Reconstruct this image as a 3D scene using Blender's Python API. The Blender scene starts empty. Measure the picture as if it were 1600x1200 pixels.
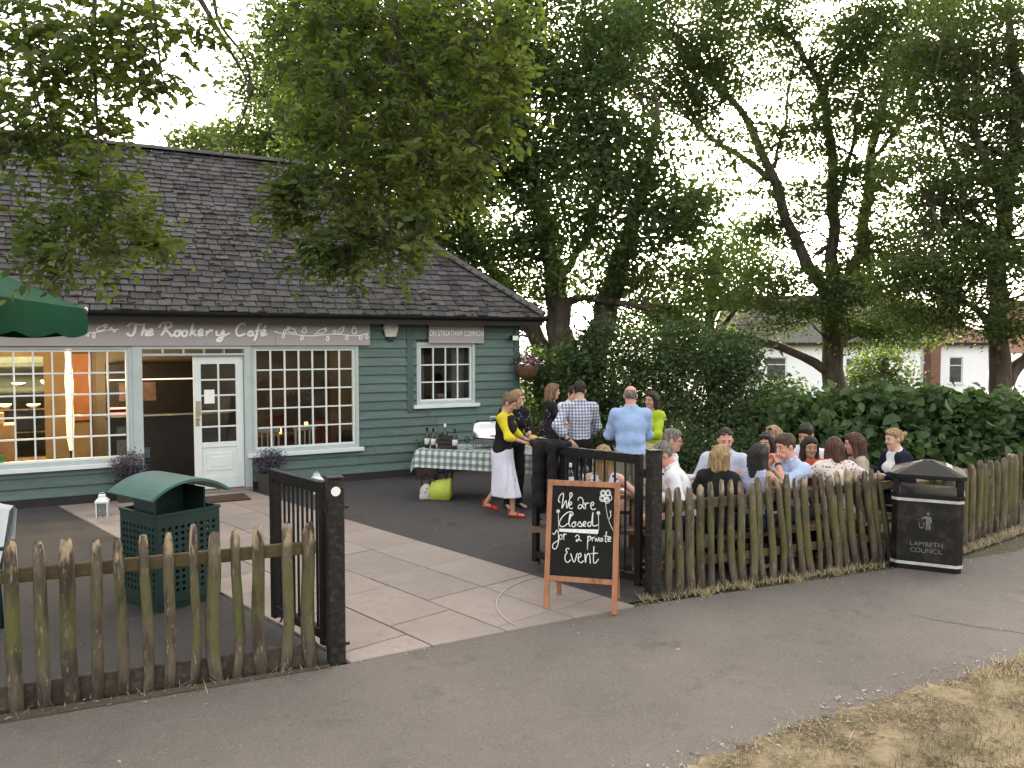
import bpy, bmesh, math, random
import numpy as np
from mathutils import Vector, Matrix
random.seed(7); RNG = np.random.default_rng(7)
R = math.radians
scene = bpy.context.scene
COL = scene.collection

# ---------------------------------------------------------------- camera, sky, sun, exposure
cam = bpy.data.cameras.new('camera'); cam.sensor_width = 36; cam.lens = 36*1294/1600
cam.clip_start = .05; cam.clip_end = 2000
camo = bpy.data.objects.new('camera', cam); COL.objects.link(camo)
camo.location = (0, 0, 2.3); camo.rotation_euler = (R(90-2.87), 0, 0)
scene.camera = camo
SUN_EL, SUN_AZ = 13.0, 14.0          # low evening sun beyond the trees, azimuth measured from +Y towards +X
world = bpy.data.worlds.new('World'); scene.world = world; world.use_nodes = True
nt = world.node_tree; nt.nodes.clear()
sky = nt.nodes.new('ShaderNodeTexSky'); sky.sky_type = 'NISHITA'; sky.sun_disc = False
sky.sun_elevation = R(SUN_EL); sky.sun_rotation = R(SUN_AZ)
sky.air_density = 1.0; sky.dust_density = 6.0; sky.ozone_density = 1.0; sky.altitude = 50
hs = nt.nodes.new('ShaderNodeHueSaturation'); hs.inputs['Saturation'].default_value = .3
bg = nt.nodes.new('ShaderNodeBackground'); bg.inputs['Strength'].default_value = .15
wo = nt.nodes.new('ShaderNodeOutputWorld')
wb = nt.nodes.new('ShaderNodeMix'); wb.data_type = 'RGBA'; wb.blend_type = 'MULTIPLY'; wb.inputs[0].default_value = 1; wb.inputs[7].default_value = (1.06, .985, .90, 1)   # warm white-balance tint over the whole sky
nt.links.new(sky.outputs[0], hs.inputs['Color']); nt.links.new(hs.outputs[0], wb.inputs[6]); nt.links.new(wb.outputs[2], bg.inputs['Color']); nt.links.new(bg.outputs[0], wo.inputs['Surface'])
sl = bpy.data.lights.new('sun', 'SUN'); sl.energy = 1.4; sl.angle = R(12); sl.color = (1, .86, .68)
so = bpy.data.objects.new('sun', sl); COL.objects.link(so)
sd = Vector((math.sin(R(SUN_AZ))*math.cos(R(SUN_EL)), math.cos(R(SUN_AZ))*math.cos(R(SUN_EL)), math.sin(R(SUN_EL))))
so.rotation_euler = sd.to_track_quat('Z', 'Y').to_euler()
scene.view_settings.view_transform = 'Standard'; scene.view_settings.look = 'None'
scene.view_settings.gamma = 1; scene.view_settings.exposure = 3.15; scene.view_settings.use_curve_mapping = False
scene.cycles.max_bounces = 6; scene.cycles.transparent_max_bounces = 24
scene.cycles.diffuse_bounces = 4; scene.cycles.glossy_bounces = 2; scene.cycles.transmission_bounces = 4
scene.cycles.caustics_reflective = False; scene.cycles.caustics_refractive = False
scene.cycles.use_denoising = True

# ---------------------------------------------------------------- helpers
def tag(o, label=None, cat=None, group=None, kind=None):
    if label: o['label'] = label
    if cat: o['category'] = cat
    if group: o['group'] = group
    if kind: o['kind'] = kind
    return o
def empty(name, loc=(0, 0, 0), rz=0., label=None, cat=None, group=None):
    o = bpy.data.objects.new(name, None); COL.objects.link(o); o.empty_display_size = .1
    o.location = loc; o.rotation_euler = (0, 0, rz)
    return tag(o, label, cat, group)
def link(name, me, parent=None, loc=None, rot=None):
    o = bpy.data.objects.new(name, me); COL.objects.link(o)
    if parent: o.parent = parent
    if loc is not None: o.location = loc
    if rot is not None: o.rotation_euler = rot
    return o
def clone(o, parent=None):
    c = o.copy(); COL.objects.link(c); c.parent = parent
    for ch in list(o.children): clone(ch, c)
    return c

class MB:
    """collects simple solids into one mesh"""
    def __init__(s): s.v = []; s.f = []; s.m = []
    def add(s, vs, fs, mi=0):
        k = len(s.v); s.v += [tuple(p) for p in vs]; s.f += [tuple(i+k for i in f) for f in fs]; s.m += [mi]*len(fs); return s
    def box(s, x0, x1, y0, y1, z0, z1, M=None, mi=0):
        vs = [Vector((x, y, z)) for z in (z0, z1) for y in (y0, y1) for x in (x0, x1)]
        if M is not None: vs = [M @ v for v in vs]
        return s.add(vs, [(0,2,3,1),(4,5,7,6),(0,1,5,4),(2,6,7,3),(0,4,6,2),(1,3,7,5)], mi)
    def bar(s, a, b, w, t, up=(0, 0, 1), mi=0):
        a = Vector(a); b = Vector(b); d = b-a; L = d.length; d.normalize()
        x = d.cross(Vector(up)); x = x.normalized() if x.length > 1e-5 else Vector((1, 0, 0)); y = x.cross(d)
        M = Matrix((( x.x, d.x, y.x, a.x), (x.y, d.y, y.y, a.y), (x.z, d.z, y.z, a.z), (0, 0, 0, 1)))
        return s.box(-w/2, w/2, 0, L, -t/2, t/2, M, mi)
    def tube(s, pts, rad, n=8, cap=True, mi=0, squash=None, ax=None):
        pts = [Vector(p) for p in pts]
        if not hasattr(rad, '__len__'): rad = [rad]*len(pts)
        vs = []; prev = None
        for i, p in enumerate(pts):
            d = (pts[min(i+1, len(pts)-1)]-pts[max(i-1, 0)])
            d = d.normalized() if d.length > 1e-9 else Vector((0, 0, 1))
            if ax is not None:
                y = Vector(ax); x = d.cross(y).normalized(); 
            else:
                ref = prev if prev is not None else (Vector((1, 0, 0)) if abs(d.x) < .9 else Vector((0, 1, 0)))
                x = (ref-d*ref.dot(d)).normalized(); y = d.cross(x)
            prev = x
            for k in range(n):
                t = 2*math.pi*k/n
                vs.append(p+(x*math.cos(t)+y*math.sin(t)*(squash or 1))*rad[i])
        fs = [(i*n+k, i*n+(k+1) % n, (i+1)*n+(k+1) % n, (i+1)*n+k) for i in range(len(pts)-1) for k in range(n)]
        if cap: fs += [tuple(range(n-1, -1, -1)), tuple((len(pts)-1)*n+k for k in range(n))]
        return s.add(vs, fs, mi)
    def lathe(s, prof, n=16, c=(0, 0, 0), M=None, mi=0):
        vs = [Vector((r*math.cos(2*math.pi*k/n)+c[0], r*math.sin(2*math.pi*k/n)+c[1], z+c[2])) for r, z in prof for k in range(n)]
        if M is not None: vs = [M @ v for v in vs]
        fs = [(i*n+k, i*n+(k+1) % n, (i+1)*n+(k+1) % n, (i+1)*n+k) for i in range(len(prof)-1) for k in range(n)]
        fs += [tuple(range(n-1, -1, -1)), tuple((len(prof)-1)*n+k for k in range(n))]
        return s.add(vs, fs, mi)
    def prism(s, poly, z0, z1, M=None, mi=0):
        n = len(poly); vs = [Vector((x, y, z)) for z in (z0, z1) for x, y in poly]
        if M is not None: vs = [M @ v for v in vs]
        return s.add(vs, [tuple(range(n-1, -1, -1)), tuple(range(n, 2*n))]+[(i, (i+1) % n, n+(i+1) % n, n+i) for i in range(n)], mi)
    def ell(s, c, r, n=10, m=7, M=None, mi=0):
        c = Vector(c); vs = []
        for i in range(m+1):
            p = math.pi*i/m
            for k in range(n):
                t = 2*math.pi*k/n
                vs.append(Vector((r[0]*math.sin(p)*math.cos(t), r[1]*math.sin(p)*math.sin(t), r[2]*math.cos(p)))+c)
        if M is not None: vs = [M @ v for v in vs]
        return s.add(vs, [(i*n+k, (i+1)*n+k, (i+1)*n+(k+1) % n, i*n+(k+1) % n) for i in range(m) for k in range(n)], mi)
    def mesh(s, name, mats, smooth=False, bevel=0):
        me = bpy.data.meshes.new(name); me.from_pydata(s.v, [], s.f)
        mats = mats if isinstance(mats, (list, tuple)) else [mats]
        for m in mats: me.materials.append(m)
        if len(mats) > 1: me.polygons.foreach_set('material_index', s.m)
        bm = bmesh.new(); bm.from_mesh(me)
        if bevel:
            bmesh.ops.bevel(bm, geom=bm.edges[:], offset=bevel, segments=1, affect='EDGES', clamp_overlap=True)
        bmesh.ops.recalc_face_normals(bm, faces=bm.faces[:]); bm.to_mesh(me); bm.free()
        if smooth: me.polygons.foreach_set('use_smooth', [True]*len(me.polygons))
        me.update(); return me
    def build(s, name, mats, parent=None, loc=None, rot=None, smooth=False, bevel=0):
        return link(name, s.mesh(name, mats, smooth, bevel), parent, loc, rot)
def spline(pts, n=6):
    """Catmull-Rom through the points"""
    P = [np.array(p, float) for p in pts]; P = [2*P[0]-P[1]]+P+[2*P[-1]-P[-2]]; o = []
    for i in range(1, len(P)-2):
        for k in range(n):
            t = k/n; a, b, c, d = P[i-1:i+3]
            o.append(.5*((2*b)+(c-a)*t+(2*a-5*b+4*c-d)*t*t+(3*b-a-3*c+d)*t**3))
    o.append(P[-2]); return o

# ---------------------------------------------------------------- materials
MATS = {}
def _new(name):
    m = bpy.data.materials.new(name); m.use_nodes = True; n = m.node_tree; n.nodes.clear()
    out = n.nodes.new('ShaderNodeOutputMaterial'); b = n.nodes.new('ShaderNodeBsdfPrincipled'); n.links.new(b.outputs[0], out.inputs[0])
    MATS[name] = m; return m, n, b, out
def N(n, t, **k):
    x = n.nodes.new(t)
    for a, v in k.items():
        if a in x.inputs: x.inputs[a].default_value = v
        else: setattr(x, a, v)
    return x
def coords(n, kind='Object', scale=(1, 1, 1), rnd=False):
    tc = N(n, 'ShaderNodeTexCoord'); mp = N(n, 'ShaderNodeMapping'); mp.inputs['Scale'].default_value = scale
    n.links.new(tc.outputs[kind], mp.inputs[0])
    if rnd:
        oi = N(n, 'ShaderNodeObjectInfo'); mu = N(n, 'ShaderNodeMath', operation='MULTIPLY'); mu.inputs[1].default_value = 37.
        n.links.new(oi.outputs['Random'], mu.inputs[0]); n.links.new(mu.outputs[0], mp.inputs['Location'])
    return mp.outputs[0]
def c4(c): return (c[0], c[1], c[2], 1)
def mixc(n, fac, a, b, mode='MIX'):
    x = n.nodes.new('ShaderNodeMix'); x.data_type = 'RGBA'; x.blend_type = mode
    for s, v in ((0, fac), (6, a), (7, b)):
        if isinstance(v, (int, float)): x.inputs[s].default_value = v
        elif isinstance(v, (tuple, list)): x.inputs[s].default_value = c4(v)
        else: n.links.new(v, x.inputs[s])
    return x.outputs[2]
def noise(n, vec, scale, detail=4, rough=.55, lo=.35, hi=.65):
    t = N(n, 'ShaderNodeTexNoise'); t.inputs['Scale'].default_value = scale; t.inputs['Detail'].default_value = detail; t.inputs['Roughness'].default_value = rough
    n.links.new(vec, t.inputs['Vector'])
    r = N(n, 'ShaderNodeMapRange'); r.inputs['From Min'].default_value = lo; r.inputs['From Max'].default_value = hi
    n.links.new(t.outputs['Fac'], r.inputs['Value']); return r.outputs[0]
def bump(n, b, h, strength, dist=.01):
    x = N(n, 'ShaderNodeBump'); x.inputs['Strength'].default_value = strength; x.inputs['Distance'].default_value = dist
    n.links.new(h, x.inputs['Height']); n.links.new(x.outputs[0], b.inputs['Normal'])
def pm(name, col, col2=None, scale=6, rough=.75, metal=0, bmp=0, bdist=.01, bscale=None, stretch=(1, 1, 1), rnd=False, spec=.4, col3=None, scale3=30, kind='Object', jitter=0, lo=.35, hi=.65):
    """procedural paint/wood/metal: noise between two or three colours, optional bump and per-object jitter"""
    if name in MATS: return MATS[name]
    m, n, b, out = _new(name); v = coords(n, kind, stretch, rnd)
    col2 = col2 or tuple(c*.75 for c in col)
    c = mixc(n, noise(n, v, scale, lo=lo, hi=hi), col, col2)
    if col3: c = mixc(n, noise(n, v, scale3, 6, .65, .5, .68), c, col3)
    if jitter:
        oi = N(n, 'ShaderNodeObjectInfo'); mr = N(n, 'ShaderNodeMapRange'); mr.inputs['To Min'].default_value = 1-jitter; mr.inputs['To Max'].default_value = 1+jitter
        n.links.new(oi.outputs['Random'], mr.inputs[0])
        hv = N(n, 'ShaderNodeHueSaturation'); n.links.new(mr.outputs[0], hv.inputs['Value']); n.links.new(c, hv.inputs['Color']); c = hv.outputs[0]
    n.links.new(c, b.inputs['Base Color'])
    b.inputs['Roughness'].default_value = rough; b.inputs['Metallic'].default_value = metal; b.inputs['Specular IOR Level'].default_value = spec
    if bmp: bump(n, b, noise(n, v, bscale or scale*4, 6, .6, .2, .8), bmp, bdist)
    return m
def emit(name, col, strength):
    m, n, b, out = _new(name); b.inputs['Base Color'].default_value = c4(col); b.inputs['Emission Color'].default_value = c4(col); b.inputs['Emission Strength'].default_value = strength; return m
def leafmat(name, dark, light, trans=.35):
    """leaf: colour varies from leaf to leaf (face attribute), thin translucent blade"""
    m, n, b, out = _new(name)
    a = N(n, 'ShaderNodeAttribute'); a.attribute_name = 'tint'
    c = mixc(n, a.outputs['Fac'], dark, light)
    n.links.new(c, b.inputs['Base Color']); b.inputs['Roughness'].default_value = .55; b.inputs['Specular IOR Level'].default_value = .35
    t = N(n, 'ShaderNodeBsdfTranslucent'); tc = mixc(n, 1., c, (1.15, 1.25, .55), 'MULTIPLY'); n.links.new(tc, t.inputs['Color'])
    mx = N(n, 'ShaderNodeMixShader'); mx.inputs[0].default_value = trans
    n.links.new(b.outputs[0], mx.inputs[1]); n.links.new(t.outputs[0], mx.inputs[2]); n.links.new(mx.outputs[0], out.inputs[0]); return m
def glassmat(name, tint=(.9, .95, .95), refl=1.45):
    m, n, b, out = _new(name); n.nodes.remove(b)
    tr = N(n, 'ShaderNodeBsdfTransparent'); tr.inputs[0].default_value = c4(tint)
    gl = N(n, 'ShaderNodeBsdfGlossy'); gl.inputs['Roughness'].default_value = .03
    fr = N(n, 'ShaderNodeFresnel'); fr.inputs['IOR'].default_value = refl
    mx = N(n, 'ShaderNodeMixShader'); n.links.new(fr.outputs[0], mx.inputs[0]); n.links.new(tr.outputs[0], mx.inputs[1]); n.links.new(gl.outputs[0], mx.inputs[2]); n.links.new(mx.outputs[0], out.inputs[0]); return m
def stripes(n, vec, axis, period, duty):
    """1 inside a stripe, 0 outside, along one axis of the coordinates"""
    sp = N(n, 'ShaderNodeSeparateXYZ'); n.links.new(vec, sp.inputs[0])
    a = N(n, 'ShaderNodeMath', operation='DIVIDE'); n.links.new(sp.outputs[axis], a.inputs[0]); a.inputs[1].default_value = period
    f = N(n, 'ShaderNodeMath', operation='FRACT'); n.links.new(a.outputs[0], f.inputs[0])
    l = N(n, 'ShaderNodeMath', operation='LESS_THAN'); n.links.new(f.outputs[0], l.inputs[0]); l.inputs[1].default_value = duty
    return l.outputs[0]
def checkcloth(name, base, dark, period, duty=.5, axes=(0, 2), amount=.5, uv=False):
    """woven check: two sets of stripes, darkest where they cross"""
    m, n, b, out = _new(name); v = coords(n, 'UV' if uv else 'Object')
    c = mixc(n, noise(n, v, 9, lo=.3, hi=.7), base, tuple(x*.9 for x in base))
    for ax in axes:
        st = stripes(n, v, ax, period, duty); k = N(n, 'ShaderNodeMath', operation='MULTIPLY'); n.links.new(st, k.inputs[0]); k.inputs[1].default_value = amount
        c = mixc(n, k.outputs[0], c, dark)
    n.links.new(c, b.inputs['Base Color']); b.inputs['Roughness'].default_value = .9; b.inputs['Specular IOR Level'].default_value = .15
    bump(n, b, noise(n, v, 5, 4, .5, .2, .8), .55, .05); return m
def spotcloth(name, base, spot, scale, size=.25, spot2=None):
    """dots or blossom blotches scattered over a fabric"""
    m, n, b, out = _new(name); v = coords(n)
    c = mixc(n, 0, base, base)
    for i, (sc, col) in enumerate(((scale, spot), (scale*1.37, spot2))):
        if col is None: continue
        w = N(n, 'ShaderNodeTexVoronoi'); w.inputs['Scale'].default_value = sc; n.links.new(v, w.inputs['Vector'])
        l = N(n, 'ShaderNodeMath', operation='LESS_THAN'); n.links.new(w.outputs['Distance'], l.inputs[0]); l.inputs[1].default_value = size
        c = mixc(n, l.outputs[0], c, col)
    n.links.new(c, b.inputs['Base Color']); b.inputs['Roughness'].default_value = .9; b.inputs['Specular IOR Level'].default_value = .15
    bump(n, b, noise(n, v, 5, 4, .5, .2, .8), .55, .05); return m
def cloth(name, col, col2=None): return pm(name, col, col2 or tuple(x*.86 for x in col), 7, .92, spec=.12, bmp=.55, bscale=5, bdist=.05, stretch=(1, 1, .6))
TREE_BIG = ([[(1.55, 19.0, 0.02, 0.54), (1.37, 19.0, 1.35, 0.45), (1.14, 19.0, 2.23, 0.324), (1.05, 19.0, 3.11, 0.288), (0.96, 19.0, 3.98, 0.252), (0.73, 19.0, 5.14, 0.198), (0.29, 19.2, 6.62, 0.144), (-0.15, 19.4, 8.41, 0.072)], [(1.55, 19.0, 0.76, 0.405), (1.83, 19.0, 1.94, 0.324), (2.09, 19.0, 2.81, 0.288), (2.37, 19.0, 3.83, 0.252), (2.69, 19.0, 4.85, 0.18), (3.1, 19.3, 6.2, 0.126), (3.41, 19.5, 7.86, 0.054)], [(1.44, 19.0, 1.05, 0.36), (0.89, 19.2, 1.93, 0.234), (0.3, 19.3, 2.82, 0.198), (-0.45, 19.4, 4.01, 0.144), (-1.34, 19.5, 5.51, 0.09), (-2.24, 19.6, 7.3, 0.045)], [(1.08, 19.0, 3.13, 0.126), (1.52, 18.8, 3.3, 0.09), (2.14, 18.5, 3.23, 0.072), (2.91, 18.0, 3.06, 0.036)], [(0.99, 19.0, 3.69, 0.117), (1.44, 18.8, 4.25, 0.09), (1.83, 18.4, 5.19, 0.063), (2.06, 18.0, 6.48, 0.036)], [(0.73, 19.0, 5.14, 0.126), (0.0, 18.5, 5.9, 0.09), (-0.82, 18.0, 6.89, 0.063), (-1.47, 17.6, 7.97, 0.036)]],
 [(-3.94, 20.0, 9.34, 1.7), (-2.3, 19.0, 9.13, 1.76), (-0.58, 19.0, 9.13, 1.76), (1.01, 19.0, 9.13, 1.62), (-3.05, 20.0, 7.55, 1.7), (-1.1, 18.0, 7.03, 1.67), (0.56, 18.5, 7.3, 1.57), (1.69, 18.5, 7.85, 1.0), (-1.84, 20.0, 5.59, 1.55), (-0.28, 18.5, 5.34, 1.57), (1.1, 18.0, 5.53, 1.39), (2.26, 18.5, 6.46, 1.14), (2.62, 18.0, 4.99, 1.11), (3.44, 18.0, 5.26, 0.83), (3.98, 18.5, 4.36, 0.79), (1.8, 18.0, 4.17, 0.83), (-0.6, 19.5, 4.02, 1.05), (0.41, 18.0, 4.17, 0.83), (3.3, 18.0, 6.48, 0.63), (-0.15, 19.0, 3.11, 0.66), (2.99, 18.5, 3.93, 0.71), (-1.45, 21.0, 3.99, 0.81), (-4.97, 20.5, 9.67, 1.11), (-5.14, 20.5, 8.3, 0.95), (-4.38, 20.5, 7.07, 1.27), (2.27, 20.0, 9.49, 1.08), (1.83, 20.0, 6.95, 1.08), (-2.42, 21.0, 4.16, 0.97), (-3.22, 21.0, 5.59, 1.3), (0.92, 20.0, 3.45, 0.62), (4.44, 20.0, 5.44, 0.7), (4.61, 20.0, 3.76, 0.7), (3.75, 19.5, 3.28, 0.68), (2.74, 19.8, 3.14, 0.61)])
TREE_FORK = ([[(8.61, 22.0, 0.34, 0.44), (8.57, 22.0, 1.03, 0.317), (8.49, 22.0, 2.22, 0.264), (8.44, 22.0, 3.23, 0.238), (8.45, 22.0, 4.24, 0.176), (8.46, 22.0, 5.75, 0.15), (8.32, 22.0, 7.75, 0.114), (7.94, 22.0, 9.23, 0.079), (6.91, 22.0, 10.7, 0.044)], [(8.44, 22.0, 3.06, 0.194), (8.21, 22.0, 3.74, 0.176), (7.42, 22.0, 5.08, 0.15), (6.81, 22.0, 6.75, 0.123), (5.94, 22.0, 8.41, 0.088), (4.93, 22.0, 9.39, 0.062), (4.0, 22.0, 10.54, 0.035)], [(8.48, 22.0, 2.89, 0.194), (8.96, 22.0, 4.08, 0.176), (9.25, 22.0, 4.92, 0.158), (9.41, 22.0, 7.08, 0.123), (9.78, 22.0, 8.9, 0.097), (10.08, 22.0, 10.7, 0.053)], [(6.93, 22.0, 6.5, 0.088), (5.88, 22.0, 7.25, 0.079), (5.04, 21.7, 7.67, 0.062), (4.58, 21.5, 8.75, 0.035)], [(8.54, 22.0, 1.45, 0.132), (7.34, 21.6, 2.05, 0.114), (6.22, 21.2, 2.35, 0.097), (5.13, 20.8, 2.51, 0.079), (4.11, 20.5, 3.01, 0.053), (3.59, 20.3, 3.55, 0.026)], [(8.42, 22.0, 5.75, 0.088), (8.7, 21.5, 7.14, 0.062), (8.62, 21.0, 8.44, 0.035)], [(9.41, 22.0, 7.08, 0.07), (9.99, 21.5, 7.94, 0.053), (10.36, 21.0, 9.23, 0.026)], [(6.81, 22.0, 6.75, 0.062), (7.22, 22.3, 7.99, 0.044), (7.51, 22.5, 9.89, 0.026)]],
 [(2.83, 22.0, 10.38, 1.02), (4.3, 21.0, 10.01, 1.46), (6.17, 22.0, 10.05, 1.53), (8.0, 22.0, 10.38, 1.7), (9.39, 21.0, 10.01, 1.62), (4.74, 21.5, 8.75, 1.16), (3.19, 21.0, 8.76, 0.73), (7.04, 22.0, 8.08, 1.02), (8.47, 21.0, 8.13, 1.14), (9.91, 21.0, 8.13, 1.14), (5.45, 21.0, 7.02, 0.68), (8.83, 21.0, 6.23, 0.97), (7.41, 22.5, 6.0, 0.87), (6.97, 23.0, 4.86, 0.98), (9.49, 21.0, 5.44, 0.97), (7.35, 21.0, 3.43, 0.89), (9.52, 21.0, 4.16, 0.97), (8.9, 21.0, 3.03, 0.78), (6.41, 22.0, 5.42, 0.6), (8.23, 22.0, 6.92, 0.77), (5.32, 24.0, 6.61, 0.74), (9.36, 23.0, 4.68, 0.71), (5.6, 20.8, 3.58, 0.56), (3.66, 23.0, 11.25, 1.24), (9.59, 23.0, 10.57, 1.07), (6.6, 22.0, 3.74, 0.77), (8.24, 21.0, 3.59, 0.73), (10.26, 21.5, 3.29, 0.7), (10.42, 22.0, 6.75, 0.94), (4.55, 23.0, 8.51, 0.89), (6.36, 24.0, 11.64, 1.3), (11.0, 22.0, 10.21, 1.19), (9.91, 20.5, 4.74, 0.79), (8.09, 22.5, 6.0, 0.66), (7.55, 22.5, 7.53, 0.73), (6.14, 22.0, 6.42, 0.58), (6.63, 21.5, 2.8, 0.6), (9.72, 21.0, 2.63, 0.62), (8.91, 21.0, 2.38, 0.45), (10.53, 21.0, 2.54, 0.55), (8.73, 22.5, 8.88, 0.87)])
TREE_RIGHT = ([[(9.6, 16.0, 0.19, 0.296), (9.53, 16.0, 0.88, 0.222), (9.41, 16.0, 1.99, 0.192), (9.34, 16.0, 3.1, 0.178), (9.41, 16.0, 4.69, 0.148), (9.61, 16.0, 6.26, 0.111), (9.46, 16.0, 8.05, 0.074), (9.3, 16.0, 9.24, 0.037)], [(9.49, 16.0, 1.44, 0.133), (9.89, 16.0, 1.99, 0.111), (10.15, 15.5, 2.84, 0.074), (10.37, 15.0, 3.85, 0.037)], [(9.33, 16.0, 2.55, 0.074), (8.71, 15.7, 2.97, 0.059), (8.23, 15.5, 3.14, 0.044), (7.61, 15.2, 3.06, 0.022)], [(9.43, 16.0, 4.93, 0.104), (8.81, 15.7, 5.83, 0.074), (8.37, 15.5, 6.83, 0.052), (7.73, 15.0, 7.81, 0.03)], [(9.33, 16.0, 4.2, 0.074), (8.19, 15.5, 4.73, 0.052), (7.44, 15.2, 5.03, 0.03)], [(9.37, 16.0, 3.96, 0.074), (8.78, 16.4, 5.37, 0.052), (8.47, 16.6, 6.53, 0.03)]],
 [(8.22, 15.5, 7.99, 0.96), (9.7, 16.0, 8.05, 1.11), (8.02, 15.5, 6.72, 0.78), (9.51, 16.0, 6.38, 0.93), (7.6, 15.3, 5.51, 0.65), (8.54, 15.5, 4.85, 0.9), (9.94, 16.0, 4.45, 0.99), (7.87, 15.3, 4.0, 0.77), (8.76, 15.0, 3.63, 0.75), (8.19, 15.2, 3.06, 0.59), (9.36, 15.0, 2.71, 0.52), (7.52, 15.5, 3.08, 0.6), (10.48, 16.0, 6.38, 0.99), (10.48, 15.5, 3.67, 0.84), (7.03, 15.5, 3.43, 0.48), (9.4, 16.5, 7.37, 0.89), (9.19, 16.5, 6.01, 0.77), (7.9, 16.0, 7.34, 0.74), (9.02, 15.2, 2.71, 0.53), (8.49, 16.3, 4.86, 0.69), (9.17, 15.0, 5.22, 0.7), (9.14, 16.3, 3.99, 0.63), (7.38, 15.0, 3.63, 0.52), (7.9, 15.3, 2.71, 0.41)])
TREE_BACK = ([[(6.66, 27.0, -0.1, 0.3), (6.51, 27.0, 1.78, 0.2), (6.45, 27.0, 3.44, 0.16), (6.73, 27.0, 5.51, 0.08)], [(6.5, 27.0, 2.2, 0.1), (7.48, 27.0, 3.65, 0.07), (8.3, 27.0, 4.69, 0.03)]],
 [(5.2, 27.0, 3.65, 1.25), (6.64, 27.0, 4.27, 1.25), (7.88, 27.0, 4.69, 1.04), (5.84, 27.0, 2.2, 1.15), (4.42, 26.0, 2.2, 1.0), (6.83, 27.0, 5.72, 0.83)])
TREE_FAR = ([[(-8.27, 30.0, 7.01, 0.4), (-8.24, 30.0, 8.82, 0.3), (-8.1, 30.0, 11.08, 0.2), (-7.96, 30.0, 12.64, 0.1)]],
 [(-8.66, 30.0, 11.75, 1.39), (-7.77, 30.0, 10.18, 1.39), (-9.26, 30.0, 9.61, 1.04), (-7.51, 30.0, 12.42, 1.28), (-6.84, 30.0, 11.08, 1.39), (-8.02, 30.0, 8.82, 1.16)])
TREE_LOW = ([[(-11.85, 34.0, 7.63, 0.3), (-11.81, 34.0, 9.44, 0.2), (-11.79, 34.0, 10.59, 0.1)]],
 [(-12.06, 34.0, 10.26, 1.0), (-12.96, 34.0, 10.41, 0.74), (-10.7, 33.0, 9.85, 0.97)])
TREE_HOUSE = ([[(13.56, 30.0, -1.3, 0.2), (13.52, 30.0, 0.33, 0.14), (13.44, 30.0, 1.72, 0.08)]],
 [(13.45, 30.0, 1.49, 0.7), (12.76, 30.0, 0.91, 0.65), (13.81, 30.0, 0.8, 0.58)])
BOUGH_LEFT = [(-3.31, 5.6, 4.31, 0.26), (-3.05, 5.6, 4.4, 0.26), (-2.66, 5.5, 4.4, 0.28), (-2.33, 5.5, 4.4, 0.26), (-2.1, 5.6, 4.48, 0.15), (-2.8, 5.5, 4.13, 0.23), (-2.42, 5.4, 4.1, 0.21), (-2.26, 5.4, 4.0, 0.13), (-3.02, 5.6, 4.02, 0.19), (-3.42, 5.8, 4.0, 0.25), (-3.45, 5.8, 3.71, 0.22), (-3.23, 5.8, 3.76, 0.2), (-2.98, 5.7, 3.69, 0.18), (-2.77, 5.6, 3.79, 0.15), (-2.77, 5.5, 3.41, 0.19), (-2.58, 5.4, 3.27, 0.17), (-2.96, 5.6, 3.26, 0.17), (-2.69, 5.4, 3.02, 0.19), (-2.42, 5.3, 3.05, 0.12), (-2.95, 5.5, 2.97, 0.15), (-3.18, 5.6, 3.11, 0.1), (-2.55, 5.4, 2.88, 0.12), (-2.25, 5.2, 2.94, 0.06), (-2.99, 5.4, 2.86, 0.1)]
BOUGH_MIDDLE = [(-1.41, 6.2, 4.67, 0.22), (-1.13, 6.2, 4.62, 0.29), (-0.75, 6.2, 4.62, 0.31), (-0.38, 6.2, 4.58, 0.29), (-0.05, 6.3, 4.71, 0.24), (-1.37, 6.2, 4.3, 0.22), (-1.02, 6.1, 4.18, 0.28), (-0.65, 6.1, 4.18, 0.28), (-0.28, 6.1, 4.18, 0.24), (-0.05, 6.1, 4.27, 0.16), (-1.39, 6.1, 3.9, 0.24), (-1.05, 6.0, 3.74, 0.28), (-0.69, 6.0, 3.74, 0.28), (-0.32, 6.0, 3.79, 0.23), (-0.11, 6.0, 3.88, 0.13), (-1.47, 6.0, 3.51, 0.19), (-1.15, 5.9, 3.4, 0.25), (-0.81, 5.9, 3.4, 0.25), (-0.45, 5.9, 3.45, 0.21), (-0.23, 5.9, 3.54, 0.13), (-1.47, 5.9, 3.2, 0.15), (-1.2, 5.8, 3.1, 0.19), (-0.89, 5.8, 3.1, 0.22), (-0.62, 5.8, 3.17, 0.16), (-1.07, 5.8, 2.92, 0.13), (-0.74, 5.7, 2.91, 0.12), (-1.34, 5.8, 2.97, 0.11), (-1.57, 5.9, 3.36, 0.08)]
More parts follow.
